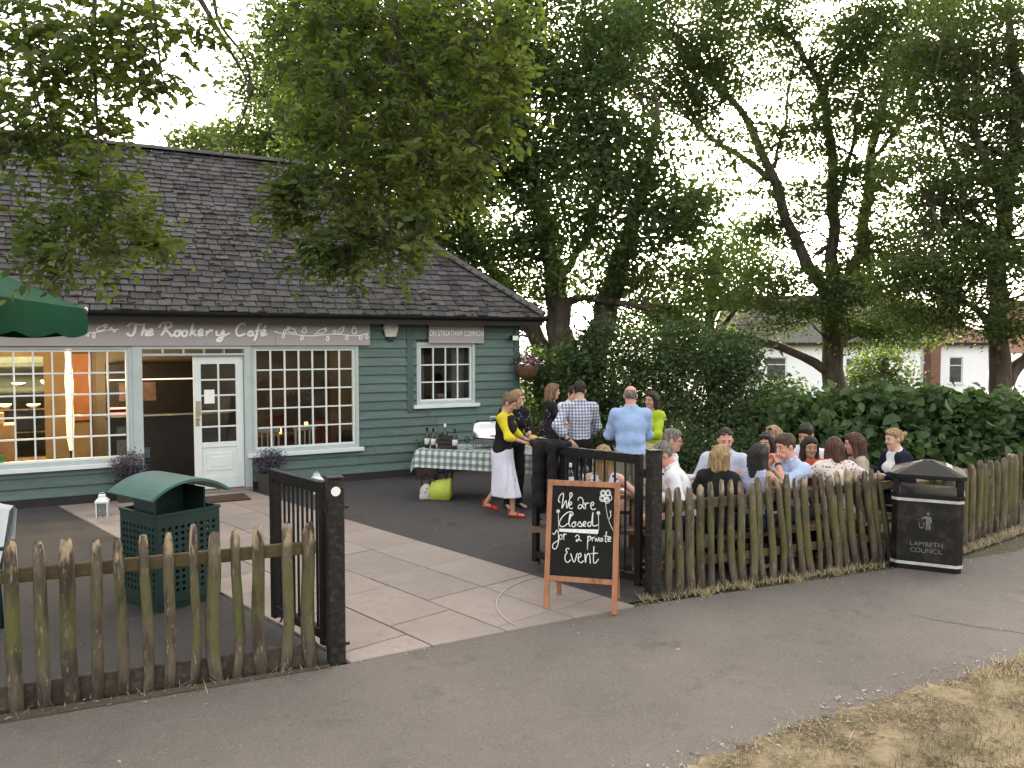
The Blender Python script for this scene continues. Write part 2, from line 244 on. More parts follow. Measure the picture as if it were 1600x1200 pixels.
TWIGS = [[(-1.0, 6.3, 5.13, 0.03), (-0.83, 6.25, 4.55, 0.025), (-0.63, 6.15, 4.15, 0.02), (-0.37, 6.05, 3.8, 0.014), (-0.02, 5.9, 3.53, 0.006)], [(-1.16, 6.4, 5.17, 0.03), (-0.95, 6.3, 4.57, 0.022), (-0.74, 6.1, 4.13, 0.014), (-0.66, 6.0, 3.65, 0.008), (-0.5, 5.9, 3.23, 0.004)], [(-1.35, 6.4, 5.17, 0.03), (-1.29, 6.3, 4.66, 0.022), (-1.2, 6.2, 4.39, 0.016), (-1.04, 6.1, 4.13, 0.012), (-1.0, 6.0, 3.69, 0.008), (-0.9, 5.9, 3.27, 0.005), (-0.82, 5.8, 2.9, 0.003)], [(-1.3, 6.3, 4.66, 0.014), (-1.22, 6.1, 4.18, 0.01), (-1.19, 6.0, 3.74, 0.008), (-1.13, 5.9, 3.23, 0.004)], [(-2.09, 5.9, 4.9, 0.016), (-2.05, 5.9, 4.55, 0.012), (-1.87, 5.9, 4.29, 0.01), (-1.84, 5.9, 4.07, 0.008), (-1.91, 5.9, 3.83, 0.006), (-2.05, 5.9, 3.6, 0.003)], [(-1.84, 5.9, 4.11, 0.006), (-1.73, 5.9, 4.03, 0.004), (-1.62, 5.9, 3.96, 0.002)], [(-2.8, 5.7, 4.86, 0.02), (-2.77, 5.6, 4.31, 0.015), (-2.72, 5.5, 3.87, 0.011), (-2.71, 5.5, 3.5, 0.008), (-2.69, 5.4, 3.11, 0.005), (-2.65, 5.4, 2.86, 0.003)], [(-2.39, 5.6, 4.77, 0.014), (-2.31, 5.5, 4.28, 0.009), (-2.24, 5.4, 4.0, 0.006), (-2.18, 5.4, 3.82, 0.003)], [(-3.43, 5.9, 4.95, 0.02), (-3.34, 5.8, 4.39, 0.014), (-3.21, 5.7, 3.92, 0.01), (-2.95, 5.6, 3.48, 0.006), (-2.87, 5.5, 3.0, 0.003)], [(-0.48, 6.4, 5.17, 0.02), (-0.33, 6.2, 4.53, 0.012), (-0.19, 6.1, 4.13, 0.006), (-0.09, 6.0, 3.88, 0.003)]]
SIGN_LETTERS = {'The': [[(1.643, 2.531), (1.694, 2.575), (1.839, 2.562)], [(1.756, 2.568), (1.734, 2.452), (1.696, 2.398), (1.651, 2.409), (1.638, 2.438)], [(1.872, 2.591), (1.85, 2.489), (1.829, 2.395)], [(1.833, 2.431), (1.87, 2.482), (1.893, 2.464), (1.882, 2.406), (1.909, 2.399)], [(1.923, 2.435), (1.974, 2.461), (1.961, 2.494), (1.923, 2.468), (1.925, 2.403), (1.996, 2.425)]], 'Rookery': [[(2.162, 2.572), (2.133, 2.462), (2.091, 2.4)], [(2.069, 2.513), (2.101, 2.579), (2.204, 2.602), (2.237, 2.551), (2.16, 2.495), (2.2, 2.441), (2.234, 2.397), (2.275, 2.419)], [(2.325, 2.478), (2.287, 2.46), (2.282, 2.404), (2.323, 2.393), (2.352, 2.442), (2.325, 2.478), (2.373, 2.468)], [(2.426, 2.479), (2.387, 2.46), (2.382, 2.405), (2.424, 2.394), (2.453, 2.442), (2.426, 2.479), (2.471, 2.464)], [(2.54, 2.591), (2.513, 2.476), (2.49, 2.394)], [(2.505, 2.435), (2.576, 2.487)], [(2.523, 2.45), (2.582, 2.394)], [(2.614, 2.432), (2.671, 2.462), (2.658, 2.496), (2.622, 2.473), (2.621, 2.402), (2.688, 2.421)], [(2.732, 2.481), (2.724, 2.395)], [(2.728, 2.436), (2.782, 2.481), (2.818, 2.463)], [(2.876, 2.478), (2.871, 2.418), (2.918, 2.407), (2.973, 2.479), (2.965, 2.392), (2.931, 2.324), (2.88, 2.32), (2.895, 2.354), (2.994, 2.407), (3.068, 2.446)]], 'Cafe': [[(3.302, 2.562), (3.266, 2.6), (3.191, 2.553), (3.16, 2.461), (3.196, 2.4), (3.3, 2.435)], [(3.402, 2.474), (3.353, 2.462), (3.337, 2.416), (3.382, 2.405), (3.409, 2.474), (3.412, 2.409), (3.442, 2.417)], [(3.558, 2.587), (3.513, 2.595), (3.485, 2.502), (3.457, 2.386), (3.426, 2.324)], [(3.443, 2.478), (3.527, 2.491)], [(3.541, 2.437), (3.598, 2.464), (3.584, 2.499), (3.545, 2.475), (3.544, 2.406), (3.632, 2.433)], [(3.58, 2.534), (3.619, 2.573)]]}
SIGN_MOTIF = [[(3.725, 2.476), (3.802, 2.45), (3.918, 2.442), (4.115, 2.42), (4.314, 2.405), (4.517, 2.421), (4.764, 2.435), (5.015, 2.411), (5.164, 2.424), (5.289, 2.462)], [(3.771, 2.481), (3.744, 2.465)], [(4.069, 2.471), (4.042, 2.452), (3.994, 2.456), (3.953, 2.48), (3.942, 2.509), (3.968, 2.528), (4.016, 2.524), (4.058, 2.5), (4.069, 2.471)], [(3.978, 2.529), (3.972, 2.515), (3.958, 2.509), (3.945, 2.515), (3.939, 2.529), (3.945, 2.543), (3.959, 2.549), (3.973, 2.543), (3.978, 2.529)], [(4.056, 2.467), (4.095, 2.443)], [(4.247, 2.484), (4.236, 2.459), (4.21, 2.448), (4.185, 2.458), (4.175, 2.483), (4.186, 2.509), (4.211, 2.519), (4.237, 2.509), (4.247, 2.484)], [(4.239, 2.531), (4.233, 2.517), (4.219, 2.511), (4.205, 2.517), (4.2, 2.531), (4.206, 2.545), (4.22, 2.551), (4.234, 2.545), (4.239, 2.531)], [(4.575, 2.506), (4.559, 2.477), (4.506, 2.451), (4.448, 2.443), (4.419, 2.457), (4.435, 2.486), (4.488, 2.512), (4.546, 2.52), (4.575, 2.506)], [(4.575, 2.518), (4.569, 2.504), (4.554, 2.498), (4.54, 2.504), (4.534, 2.518), (4.54, 2.532), (4.555, 2.538), (4.569, 2.532), (4.575, 2.518)], [(4.428, 2.453), (4.363, 2.429)], [(4.853, 2.549), (4.856, 2.52), (4.829, 2.474), (4.789, 2.439), (4.759, 2.434), (4.757, 2.463), (4.783, 2.509), (4.823, 2.545), (4.853, 2.549)], [(4.882, 2.553), (4.876, 2.539), (4.861, 2.533), (4.846, 2.538), (4.84, 2.553), (4.846, 2.567), (4.861, 2.573), (4.876, 2.567), (4.882, 2.553)], [(5.075, 2.489), (5.064, 2.452), (5.036, 2.436), (5.01, 2.451), (4.999, 2.489), (5.01, 2.526), (5.038, 2.542), (5.064, 2.527), (5.075, 2.489)], [(5.059, 2.555), (5.051, 2.54), (5.033, 2.534), (5.015, 2.54), (5.008, 2.554), (5.016, 2.569), (5.034, 2.575), (5.052, 2.569), (5.059, 2.555)], [(3.868, 2.369), (3.858, 2.383), (3.86, 2.405), (3.873, 2.425), (3.889, 2.429), (3.899, 2.416), (3.897, 2.393), (3.884, 2.374), (3.868, 2.369)], [(3.915, 2.511), (3.924, 2.497), (3.921, 2.475), (3.908, 2.456), (3.892, 2.452), (3.882, 2.466), (3.885, 2.488), (3.899, 2.507), (3.915, 2.511)], [(4.158, 2.344), (4.15, 2.359), (4.156, 2.385), (4.172, 2.405), (4.189, 2.409), (4.197, 2.394), (4.192, 2.368), (4.176, 2.348), (4.158, 2.344)], [(4.581, 2.326), (4.569, 2.34), (4.57, 2.366), (4.582, 2.39), (4.598, 2.397), (4.61, 2.383), (4.61, 2.357), (4.598, 2.333), (4.581, 2.326)], [(4.72, 2.498), (4.727, 2.482), (4.719, 2.46), (4.701, 2.444), (4.684, 2.443), (4.677, 2.459), (4.685, 2.482), (4.703, 2.498), (4.72, 2.498)], [(4.905, 2.342), (4.891, 2.353), (4.889, 2.377), (4.898, 2.399), (4.914, 2.407), (4.927, 2.395), (4.93, 2.372), (4.921, 2.35), (4.905, 2.342)], [(5.126, 2.35), (5.117, 2.365), (5.123, 2.392), (5.14, 2.413), (5.159, 2.417), (5.167, 2.401), (5.162, 2.375), (5.144, 2.353), (5.126, 2.35)], [(5.256, 2.364), (5.239, 2.372), (5.228, 2.396), (5.23, 2.423), (5.243, 2.437), (5.26, 2.428), (5.271, 2.404), (5.269, 2.377), (5.256, 2.364)], [(1.063, 2.438), (1.151, 2.435), (1.262, 2.45), (1.374, 2.475), (1.438, 2.479), (1.529, 2.491)], [(1.365, 2.528), (1.353, 2.502), (1.312, 2.476), (1.267, 2.467), (1.244, 2.478), (1.256, 2.504), (1.296, 2.529), (1.341, 2.539), (1.365, 2.528)], [(1.378, 2.536), (1.371, 2.518), (1.355, 2.51), (1.34, 2.518), (1.333, 2.535), (1.34, 2.553), (1.356, 2.56), (1.372, 2.553), (1.378, 2.536)], [(1.369, 2.546), (1.388, 2.55)], [(1.115, 2.503), (1.122, 2.49), (1.119, 2.467), (1.107, 2.448), (1.094, 2.444), (1.087, 2.457), (1.09, 2.479), (1.102, 2.499), (1.115, 2.503)], [(1.202, 2.365), (1.192, 2.376), (1.191, 2.399), (1.199, 2.42), (1.211, 2.428), (1.221, 2.417), (1.222, 2.394), (1.215, 2.372), (1.202, 2.365)], [(1.14, 2.389), (1.129, 2.387), (1.116, 2.397), (1.108, 2.412), (1.11, 2.424), (1.121, 2.426), (1.134, 2.416), (1.142, 2.401), (1.14, 2.389)], [(1.445, 2.501), (1.44, 2.493), (1.429, 2.49), (1.417, 2.493), (1.413, 2.5), (1.418, 2.508), (1.429, 2.511), (1.44, 2.508), (1.445, 2.501)], [(1.486, 2.465), (1.481, 2.458), (1.47, 2.454), (1.458, 2.457), (1.454, 2.465), (1.459, 2.473), (1.47, 2.476), (1.481, 2.473), (1.486, 2.465)]]
# ---------------------------------------------------------------- colours of the place
WHITE = pm('white_paint', (.66, .70, .69), (.60, .65, .64), 5, .55, bmp=.06)
FRAME = pm('pale_frame_paint', (.42, .48, .475), (.37, .43, .425), 5, .6, bmp=.1)
TEAL = pm('teal_board_paint', (.088, .142, .124), (.071, .117, .103), 3.5, .6, bmp=.35, bscale=30, stretch=(.35, 1, 3), rnd=True, jitter=.16, col3=(.118, .158, .143), scale3=9)
SLATE = pm('slate', (.068, .065, .064), (.048, .046, .045), 4, .85, bmp=.4, bscale=40, rnd=True, jitter=.32, spec=.2, col3=(.082, .077, .073), scale3=14)
def slate_sheet():
    m, n, b, out = _new('slate_sheet'); v = coords(n)
    a = N(n, 'ShaderNodeAttribute'); a.attribute_name = 'tint'
    c = mixc(n, a.outputs['Fac'], (.036, .034, .034), (.092, .088, .087))
    c = mixc(n, noise(n, v, 5, 5, .6, .55, .75), c, (.10, .10, .098))
    moss = noise(n, v, 1.1, 6, .7, .54, .68); c = mixc(n, moss, c, (.030, .018, .016)); b.inputs['Specular IOR Level'].default_value = .2
    n.links.new(c, b.inputs['Base Color']); b.inputs['Roughness'].default_value = .7
    bump(n, b, noise(n, v, 30, 6, .6, .2, .8), .4); return m
SLATES = slate_sheet()
LEAD = pm('gutter_black', (.007, .007, .0075), (.014, .014, .014), 8, .5, spec=.3)
SIGN = pm('sign_grey', (.35, .318, .315), (.33, .30, .297), 2, .6, bmp=.05)
LETTER = pm('sign_letter_cream', (.92, .91, .89), (.90, .89, .86), 5, .7)
BLACKP = pm('black_gloss_paint', (.007, .0065, .0065), (.011, .010, .010), 6, .5, bmp=.15, bscale=20, spec=.25, col3=(.022, .02, .018), scale3=26)
RUST = pm('worn_black_steel', (.010, .009, .009), (.018, .016, .015), 8, .55, bmp=.2, bscale=24, spec=.25, col3=(.05, .043, .037), scale3=20, lo=.3, hi=.7)
ASPH = None
def asphalt(name, a, b_, stain, spk):
    m, n, b, out = _new(name); v = coords(n)
    c = mixc(n, noise(n, v, .55, 6, .65, .38, .62), a, b_)
    c = mixc(n, noise(n, v, 2.3, 6, .65, .56, .74), c, stain)
    g = noise(n, v, 90, 2, .5, .62, .7); c = mixc(n, g, c, spk)
    d = noise(n, v, 60, 2, .5, .3, .36); c = mixc(n, d, tuple(x*.55 for x in a), c)
    w = N(n, 'ShaderNodeTexVoronoi'); w.inputs['Scale'].default_value = 3.1; n.links.new(v, w.inputs['Vector'])
    l = N(n, 'ShaderNodeMath', operation='LESS_THAN'); n.links.new(w.outputs['Distance'], l.inputs[0]); l.inputs[1].default_value = .008
    c = mixc(n, l.outputs[0], c, (.3, .29, .27))
    c = mixc(n, noise(n, v, .9, 7, .75, .60, .66), c, tuple(x*.78 for x in b_)); c = mixc(n, noise(n, v, 1.7, 7, .7, .33, .27), c, tuple(min(1, x*1.16) for x in a))
    n.links.new(c, b.inputs['Base Color']); b.inputs['Roughness'].default_value = .88; b.inputs['Specular IOR Level'].default_value = .25
    bump(n, b, noise(n, v, 140, 3, .6, .2, .8), .6, .006); return m
PATHM = asphalt('path_asphalt', (.160, .141, .124), (.128, .113, .100), (.100, .089, .079), (.23, .205, .18))
TERR = asphalt('terrace_asphalt', (.066, .062, .060), (.053, .050, .049), (.044, .042, .041), (.13, .125, .12))
SLAB = pm('paving_slab', (.285, .240, .212), (.25, .21, .186), 1.7, .85, bmp=.25, bscale=60, rnd=True, jitter=.12, col3=(.235, .197, .174), scale3=9)
SOIL = pm('bare_soil', (.085, .062, .043), (.055, .042, .030), 3, .95, bmp=.8, bscale=24, col3=(.13, .105, .075), scale3=40)
def pickmat():
    """weathered round pickets: bare grain at the tops, flaking bark, green algae band lower down"""
    m, n, b, out = _new('weathered_picket'); v = coords(n, 'Object', (1, 1, .25), True); o = coords(n)
    c = mixc(n, noise(n, v, 14, 6, .65, .4, .62), (.062, .046, .034), (.135, .105, .074))
    c = mixc(n, noise(n, v, 34, 6, .7, .58, .66), c, (.28, .225, .165))
    oj = N(n, 'ShaderNodeObjectInfo'); jr = N(n, 'ShaderNodeMapRange'); jr.inputs['To Min'].default_value = .7; jr.inputs['To Max'].default_value = 1.3; n.links.new(oj.outputs['Random'], jr.inputs[0]); hv = N(n, 'ShaderNodeHueSaturation'); hv.inputs['Saturation'].default_value = .88; n.links.new(jr.outputs[0], hv.inputs['Value']); n.links.new(c, hv.inputs['Color']); c = hv.outputs[0]
    sp_ = N(n, 'ShaderNodeSeparateXYZ'); n.links.new(o, sp_.inputs[0]); oi = N(n, 'ShaderNodeObjectInfo'); ofs = N(n, 'ShaderNodeMath', operation='MULTIPLY_ADD'); n.links.new(oi.outputs['Random'], ofs.inputs[0]); ofs.inputs[1].default_value = .26; ofs.inputs[2].default_value = -.13
    nzz = noise(n, coords(n, 'Object', (1, 1, 1), True), 9, 4, .6, 0., 1.); wv = N(n, 'ShaderNodeMath', operation='MULTIPLY_ADD'); n.links.new(nzz, wv.inputs[0]); wv.inputs[1].default_value = .3; n.links.new(ofs.outputs[0], wv.inputs[2])
    zz_ = N(n, 'ShaderNodeMath', operation='ADD'); n.links.new(sp_.outputs[2], zz_.inputs[0]); n.links.new(wv.outputs[0], zz_.inputs[1])
    def band(a0, a1):
        mr = N(n, 'ShaderNodeMapRange', interpolation_type='SMOOTHSTEP'); mr.inputs['From Min'].default_value = a0; mr.inputs['From Max'].default_value = a1; n.links.new(zz_.outputs[0] if a0 < .85 and a0 != .86 else sp_.outputs[2], mr.inputs[0]); return mr.outputs[0]
    def mul(a, b_):
        x = N(n, 'ShaderNodeMath', operation='MULTIPLY'); n.links.new(a, x.inputs[0])
        if isinstance(b_, float): x.inputs[1].default_value = b_
        else: n.links.new(b_, x.inputs[1])
        return x.outputs[0]
    alg = mul(mul(band(.28, .5), band(.95, .62)), noise(n, v, 7, 5, .7, .38, .62))
    c = mixc(n, alg, c, (.105, .105, .036))
    tip = mul(band(.86, .93), noise(n, v, 18, 4, .6, .48, .58)); c = mixc(n, tip, c, (.34, .27, .18))
    n.links.new(c, b.inputs['Base Color']); b.inputs['Roughness'].default_value = .9; b.inputs['Specular IOR Level'].default_value = .2
    bump(n, b, noise(n, v, 22, 6, .7, .2, .8), .9, .012); return m
PICK = pickmat()
RAIL = pm('rough_rail', (.12, .088, .045), (.075, .055, .030), 8, .9, bmp=.5, stretch=(1, 1, 5), col3=(.105, .11, .03), scale3=4)
GRAVELB = pm('gravel_board', (.085, .066, .050), (.05, .04, .032), 6, .92, bmp=.5, col3=(.12, .10, .08), scale3=20)
PINE = pm('varnished_pine', (.37, .165, .082), (.30, .125, .06), 7, .5, bmp=.15, stretch=(4, 4, .6), col3=(.20, .08, .04), scale3=5)
CHALKB = pm('chalkboard', (.009, .009, .009), (.015, .015, .015), 3, .85, spec=.2)
CHALK = pm('chalk', (.8, .8, .78), (.62, .62, .6), 40, .95)
GREENBIN = pm('green_steel_paint', (.007, .024, .020), (.009, .030, .025), 4, .5, bmp=.08)
GREENLID = pm('faded_green_lid', (.045, .135, .115), (.035, .11, .095), 3, .5, bmp=.1)
CANOPY = pm('green_canopy', (.004, .052, .023), (.0035, .045, .020), 3, .95, spec=.1, bmp=.2, bscale=8)
STEEL = pm('polished_steel', (.55, .55, .56), (.48, .48, .49), 8, .14, 1.0)
BARK = pm('bark', (.075, .058, .044), (.042, .033, .026), 5, .92, bmp=1., bscale=16, stretch=(1, 1, .3), col3=(.12, .10, .078), scale3=11)
LEAF_DARK = leafmat('leaf_deep_green', (.042, .074, .030), (.088, .122, .044), .55)
LEAF_MID = leafmat('leaf_mid_green', (.046, .078, .030), (.10, .13, .044), .55)
LEAF_NEAR = leafmat('leaf_near_green', (.040, .070, .025), (.13, .16, .042), .55)
LEAF_BUSH = leafmat('leaf_bush_green', (.034, .062, .026), (.078, .115, .040), .4)
LEAF_BIG = leafmat('leaf_broad_green', (.035, .070, .026), (.075, .125, .040), .3)
LEAF_LIME = leafmat('leaf_lime_green', (.10, .19, .028), (.20, .32, .05), .4)
LAVEND = leafmat('lavender_heads', (.045, .050, .050), (.10, .075, .13), .2)
BLOOM = leafmat('petal_magenta', (.45, .05, .20), (.42, .22, .55), .3)
GLASS = glassmat('window_glass', (.88, .92, .92), 1.5)
RENDERW = pm('white_render', (.86, .87, .89), (.82, .83, .86), 1.5, .85, bmp=.1)
TILE_RED = pm('red_roof_tile', (.20, .095, .065), (.14, .07, .052), 6, .85, bmp=.5, bscale=14, stretch=(1, 1, 3))
TILE_GREY = pm('grey_roof_tile', (.105, .095, .09), (.075, .07, .068), 6, .85, bmp=.5, bscale=14)
BRICK = pm('chimney_brick', (.22, .115, .08), (.15, .085, .065), 9, .9, bmp=.5, bscale=20)

# ---------------------------------------------------------------- ground
def sheet(name, poly, z, mat, kind='structure', th=None):
    b = MB()
    if th: b.prism(poly, z-th, z)
    else: b.add([(x, y, z) for x, y in poly], [tuple(range(len(poly)))])
    return tag(b.build(name, mat), kind=kind)
# terrain: level round the cafe, falling away behind the hedge to the street of houses
xs = np.concatenate([np.linspace(-400, -40, 10), np.linspace(-30, 60, 31), np.linspace(80, 500, 10)]); ys = np.concatenate([[-300, -100, -40], np.linspace(-20, 60, 41), np.linspace(80, 900, 12)])
def terrain_z(x, y):
    t = min(max((y-19-.15*max(-x, 0))/22, 0), 1); return -.02-4.6*t*t*(3-2*t)
tb = MB(); tb.add([(x, y, terrain_z(x, y)) for y in ys for x in xs], [(j*len(xs)+i, j*len(xs)+i+1, (j+1)*len(xs)+i+1, (j+1)*len(xs)+i) for j in range(len(ys)-1) for i in range(len(xs)-1)])
tag(tb.build('ground', pm('rough_grass_ground', (.055, .058, .026), (.075, .062, .035), 1.2, .95, bmp=.6, bscale=18), smooth=True), kind='structure')
FENCE_L = [(-9.0, 2.55), (-3.15, 5.05), (-1.29, 5.85)]; FENCE_R = [(1.27, 7.35), (3.72, 8.46), (5.15, 9.2), (6.5, 10.45)]
# the front edge of the terrace follows the fence, its far edge runs under the hedge
sheet('terrace', FENCE_L+FENCE_R+[(7.2, 12.0), (5.0, 14.2), (2.6, 16.5), (.2, 16.8), (-12, 9.8), (-14, 6)], 0.0, TERR)
verge_edge = [(-2.6, 2.3), (-.6, 3.32), (.35, 4.0), (1.05, 4.44), (1.7, 4.86), (2.24, 5.17), (3.0, 5.55), (3.76, 5.98), (5.2, 6.75), (7.5, 8.2), (11, 10.8), (16, 15)]
path_far = [(16.5, 19), (12, 14.2), (8.2, 11.0), (6.85, 10.15), (5.55, 9.0), (4.9, 8.72), (3.85, 8.30), (1.33, 7.22), (1.12, 7.12), (-1.19, 5.80), (-3.12, 4.94), (-9.0, 2.43), (-16, -.5)]
sheet('path', [(-16, -4.4)]+[(x+.14, y-.24) for x, y in verge_edge]+path_far, .006, PATHM)
TAR = pm('tar_seam', (.045, .040, .036), (.07, .062, .055), 14, .9, bmp=.3)
pth = bpy.data.objects['path']
for seam in ([(3.35, 6.9), (3.6, 6.68), (4.0, 6.45), (4.5, 6.3), (5.4, 6.3)],):
    k = MB(); sp_ = spline([p+(0.0085,) for p in seam], 10); k.tube([p+RNG.normal(0, .008, 3)*np.array([1, 1, 0]) for p in sp_], [.005*RNG.uniform(.3, 1.2) for _ in sp_], 6, squash=.12, ax=(0, 0, 1)); k.build('tar_seam', TAR, pth)
sheet('soil_strip', [(1.30, 7.28), (3.80, 8.42), (5.0, 8.95), (6.7, 10.3), (9.5, 12.6), (9.2, 13.4), (6.5, 10.6), (4.9, 9.3), (3.7, 8.62), (1.30, 7.52)], .010, SOIL)
sheet('soil_edge', [(-9.0, 2.52), (-3.15, 5.00), (-1.30, 5.80), (-1.28, 5.74), (-3.10, 4.87), (-9.0, 2.40)], .011, SOIL)
# stone paving from the gate to the cafe door: four courses 0.62 m wide, each slab an object
pav = sheet('pavement', [(1.06, 7.085), (-1.17, 5.815), (-6.0, 11.3), (-3.9, 12.35)], .004, pm('paving_joint', (.055, .047, .041), (.04, .035, .03), 12, .95))
PD = Vector((-.675, .738, 0)); PN = Vector((.738, .675, 0))
def clip_poly(poly, px, py, nx, ny):
    o = []
    for i in range(len(poly)):
        a, b = poly[i], poly[(i+1) % len(poly)]; da = (a[0]-px)*nx+(a[1]-py)*ny; db = (b[0]-px)*nx+(b[1]-py)*ny
        if da >= 0: o.append(a)
        if (da >= 0) != (db >= 0): t = da/(da-db); o.append((a[0]+(b[0]-a[0])*t, a[1]+(b[1]-a[1])*t))
    return o
rs = random.Random(3)
for row in range(4):
    c0 = 3.075+row*.626; a = 3.6+rs.random()*.5
    while a < 13.6:
        ln = rs.choice([.93, .93, .93, .62]); g = rs.uniform(.004, .009)
        q = [PD*aa+PN*cc for aa, cc in ((a+g, c0+g), (a+ln-g, c0+g), (a+ln-g, c0+.626-g), (a+g, c0+.626-g))]
        poly = [(p.x, p.y) for p in q]
        poly = clip_poly(poly, -1.17, 5.82, -.495, .869)                    # front edge along the path
        poly = clip_poly(poly, -4.03, 12.78, .488, -.873)                   # stop at the door step
        a += ln
        if len(poly) >= 3:
            cx = sum(p[0] for p in poly)/len(poly); cy = sum(p[1] for p in poly)/len(poly); dz = rs.uniform(0, .004)
            MB().prism([(x-cx, y-cy) for x, y in poly], -.012, .016+dz).build('paving_slab', SLAB, pav, (cx, cy, 0), bevel=.003)
# worn quarter circle where the gate drags over the slabs
b = MB(); arc = [(1.27+(1.20+.27*math.sin((t-2.63)/1.08*1.57))*math.cos(t), 7.36+(1.20+.27*math.sin((t-2.63)/1.08*1.57))*math.sin(t), .024) for t in np.linspace(R(151), R(213), 26)]
b.tube(arc, .008, 6, squash=.25, ax=(0, 0, 1)); b.build('scrape_mark', pm('scrape_pale', (.42, .37, .34), (.34, .29, .26), 30, .9), pav)

def blades(name, pts, h, w, mat, tint, lean=.5):
    """many thin grass blades as one mesh"""
    n = len(pts); yaw = RNG.uniform(0, 6.283, n); hh = h*RNG.uniform(.4, 1.3, n); le = lean*RNG.uniform(0, 1.6, n)*hh
    dx, dy = np.cos(yaw), np.sin(yaw); ww = w*RNG.uniform(.6, 1.4, n)
    v = np.zeros((n, 3, 3)); v[:, 0] = pts; v[:, 1] = pts; v[:, 2] = pts
    v[:, 0, 0] -= dy*ww; v[:, 0, 1] += dx*ww; v[:, 1, 0] += dy*ww; v[:, 1, 1] -= dx*ww
    v[:, 2, 0] += dx*le; v[:, 2, 1] += dy*le; v[:, 2, 2] += hh
    me = npmesh(name, v.reshape(-1, 3), np.arange(n*3).reshape(n, 3), mat)
    at = me.attributes.new('tint', 'FLOAT', 'FACE'); at.data.foreach_set('value', tint.astype(np.float32)); return link(name, me)
def npmesh(name, v, f, mat, smooth=False):
    me = bpy.data.meshes.new(name); k = f.shape[1]
    me.vertices.add(len(v)); me.vertices.foreach_set('co', np.ascontiguousarray(v, np.float32).ravel())
    me.loops.add(f.size); me.loops.foreach_set('vertex_index', np.ascontiguousarray(f, np.int32).ravel())
    me.polygons.add(len(f)); me.polygons.foreach_set('loop_start', np.arange(0, f.size, k, dtype=np.int32)); me.polygons.foreach_set('loop_total', np.full(len(f), k, np.int32))
    if smooth: me.polygons.foreach_set('use_smooth', np.ones(len(f), bool))
    for m in (mat if isinstance(mat, (list, tuple)) else [mat]): me.materials.append(m)
    me.update(); me.validate(); return me
# dry verge on the near side of the path
vb = MB(); ve = [(x, y) for x, y in verge_edge]
fine = [];
for (x0, y0), (x1, y1) in zip(ve, ve[1:]):
    m = max(2, int(math.hypot(x1-x0, y1-y0)/.05)) if x0 < 8 else 2
    fine += [(x0+(x1-x0)*i/m+RNG.normal(0, .018), y0+(y1-y0)*i/m+RNG.normal(0, .03)) for i in range(m)]
vp = fine+[ve[-1], (18, 10), (10, -6), (-4, -6)]
def verge_mat():
    m, n, b, out = _new('dry_turf'); v = coords(n)
    c = mixc(n, noise(n, v, 1.5, 7, .72, .42, .56), (.42, .33, .215), (.15, .125, .07))
    c = mixc(n, noise(n, v, 2.2, 7, .72, .52, .58), c, (.12, .088, .063)); c = mixc(n, noise(n, v, 60, 3, .6, .5, .7), c, (.40, .32, .21))
    n.links.new(c, b.inputs['Base Color']); b.inputs['Roughness'].default_value = .95; b.inputs['Specular IOR Level'].default_value = .1
    bump(n, b, noise(n, v, 45, 5, .7, .2, .8), 1., .02); return m
tag(vb.prism(vp, -.03, .0095).build('verge', verge_mat()), kind='structure')
def in_poly(P, poly):
    x, y = P[:, 0], P[:, 1]; ins = np.zeros(len(P), bool)
    for i in range(len(poly)):
        (x0, y0), (x1, y1) = poly[i], poly[i-1]
        ins ^= ((y0 > y) != (y1 > y)) & (x < (x1-x0)*(y-y0)/((y1-y0) or 1e-9)+x0)
    return ins
def vnoise(P, s, seed=0):
    x, y = P[:, 0]*s+seed, P[:, 1]*s-seed*1.7
    return (np.sin(x*1.3+np.sin(y*1.7)*1.4)+np.sin(y*1.9+np.sin(x*.8)*1.7)+np.sin(x*3.1-y*2.3)*.6+np.sin(x*5.3+y*4.7)*.35)/2.95
P = np.column_stack([RNG.uniform(-.8, 8, 150000), RNG.uniform(2.6, 8.5, 150000)]); P[:, 1] = P[:, 1]-.10; JIT = RNG.normal(0, .035, P.shape)
P = P[in_poly(P+JIT, vp)]; P = P[(P[:, 1] > .62*P[:, 0]*0+2.6)]
nz = vnoise(P, 1.9); P = P[RNG.uniform(-.9, 1, len(P)) < nz*1.1+vnoise(P, 7.3, 3)*.9+.1]; nz = vnoise(P, 1.9); gz = vnoise(P, .8, 5)
GRASS = leafmat('dry_grass_blades', (.085, .09, .034), (.56, .455, .295), .25)
dd = (P[:, 0]*.5-P[:, 1]*.87+3.35)*1.0; t = np.clip(.80-.30*np.clip(dd*1.6, 0, 1.2)-.45*gz+RNG.normal(0, .25, len(P)), 0, 1)
tag(blades('dry_grass', np.column_stack([P, np.full(len(P), .012)]), .042, .0024, GRASS, t, 1.1), 'short dry straw-coloured grass on the verge along the path', 'grass', kind='stuff')
S = P[RNG.integers(0, len(P), 900)]
tag(blades('grass_stalks', np.column_stack([S, np.full(len(S), .01)]), .085, .0016, GRASS, np.clip(RNG.normal(.85, .2, len(S)), 0, 1), 1.3), 'thin bleached stalks standing out of the dry verge', 'grass', kind='stuff')
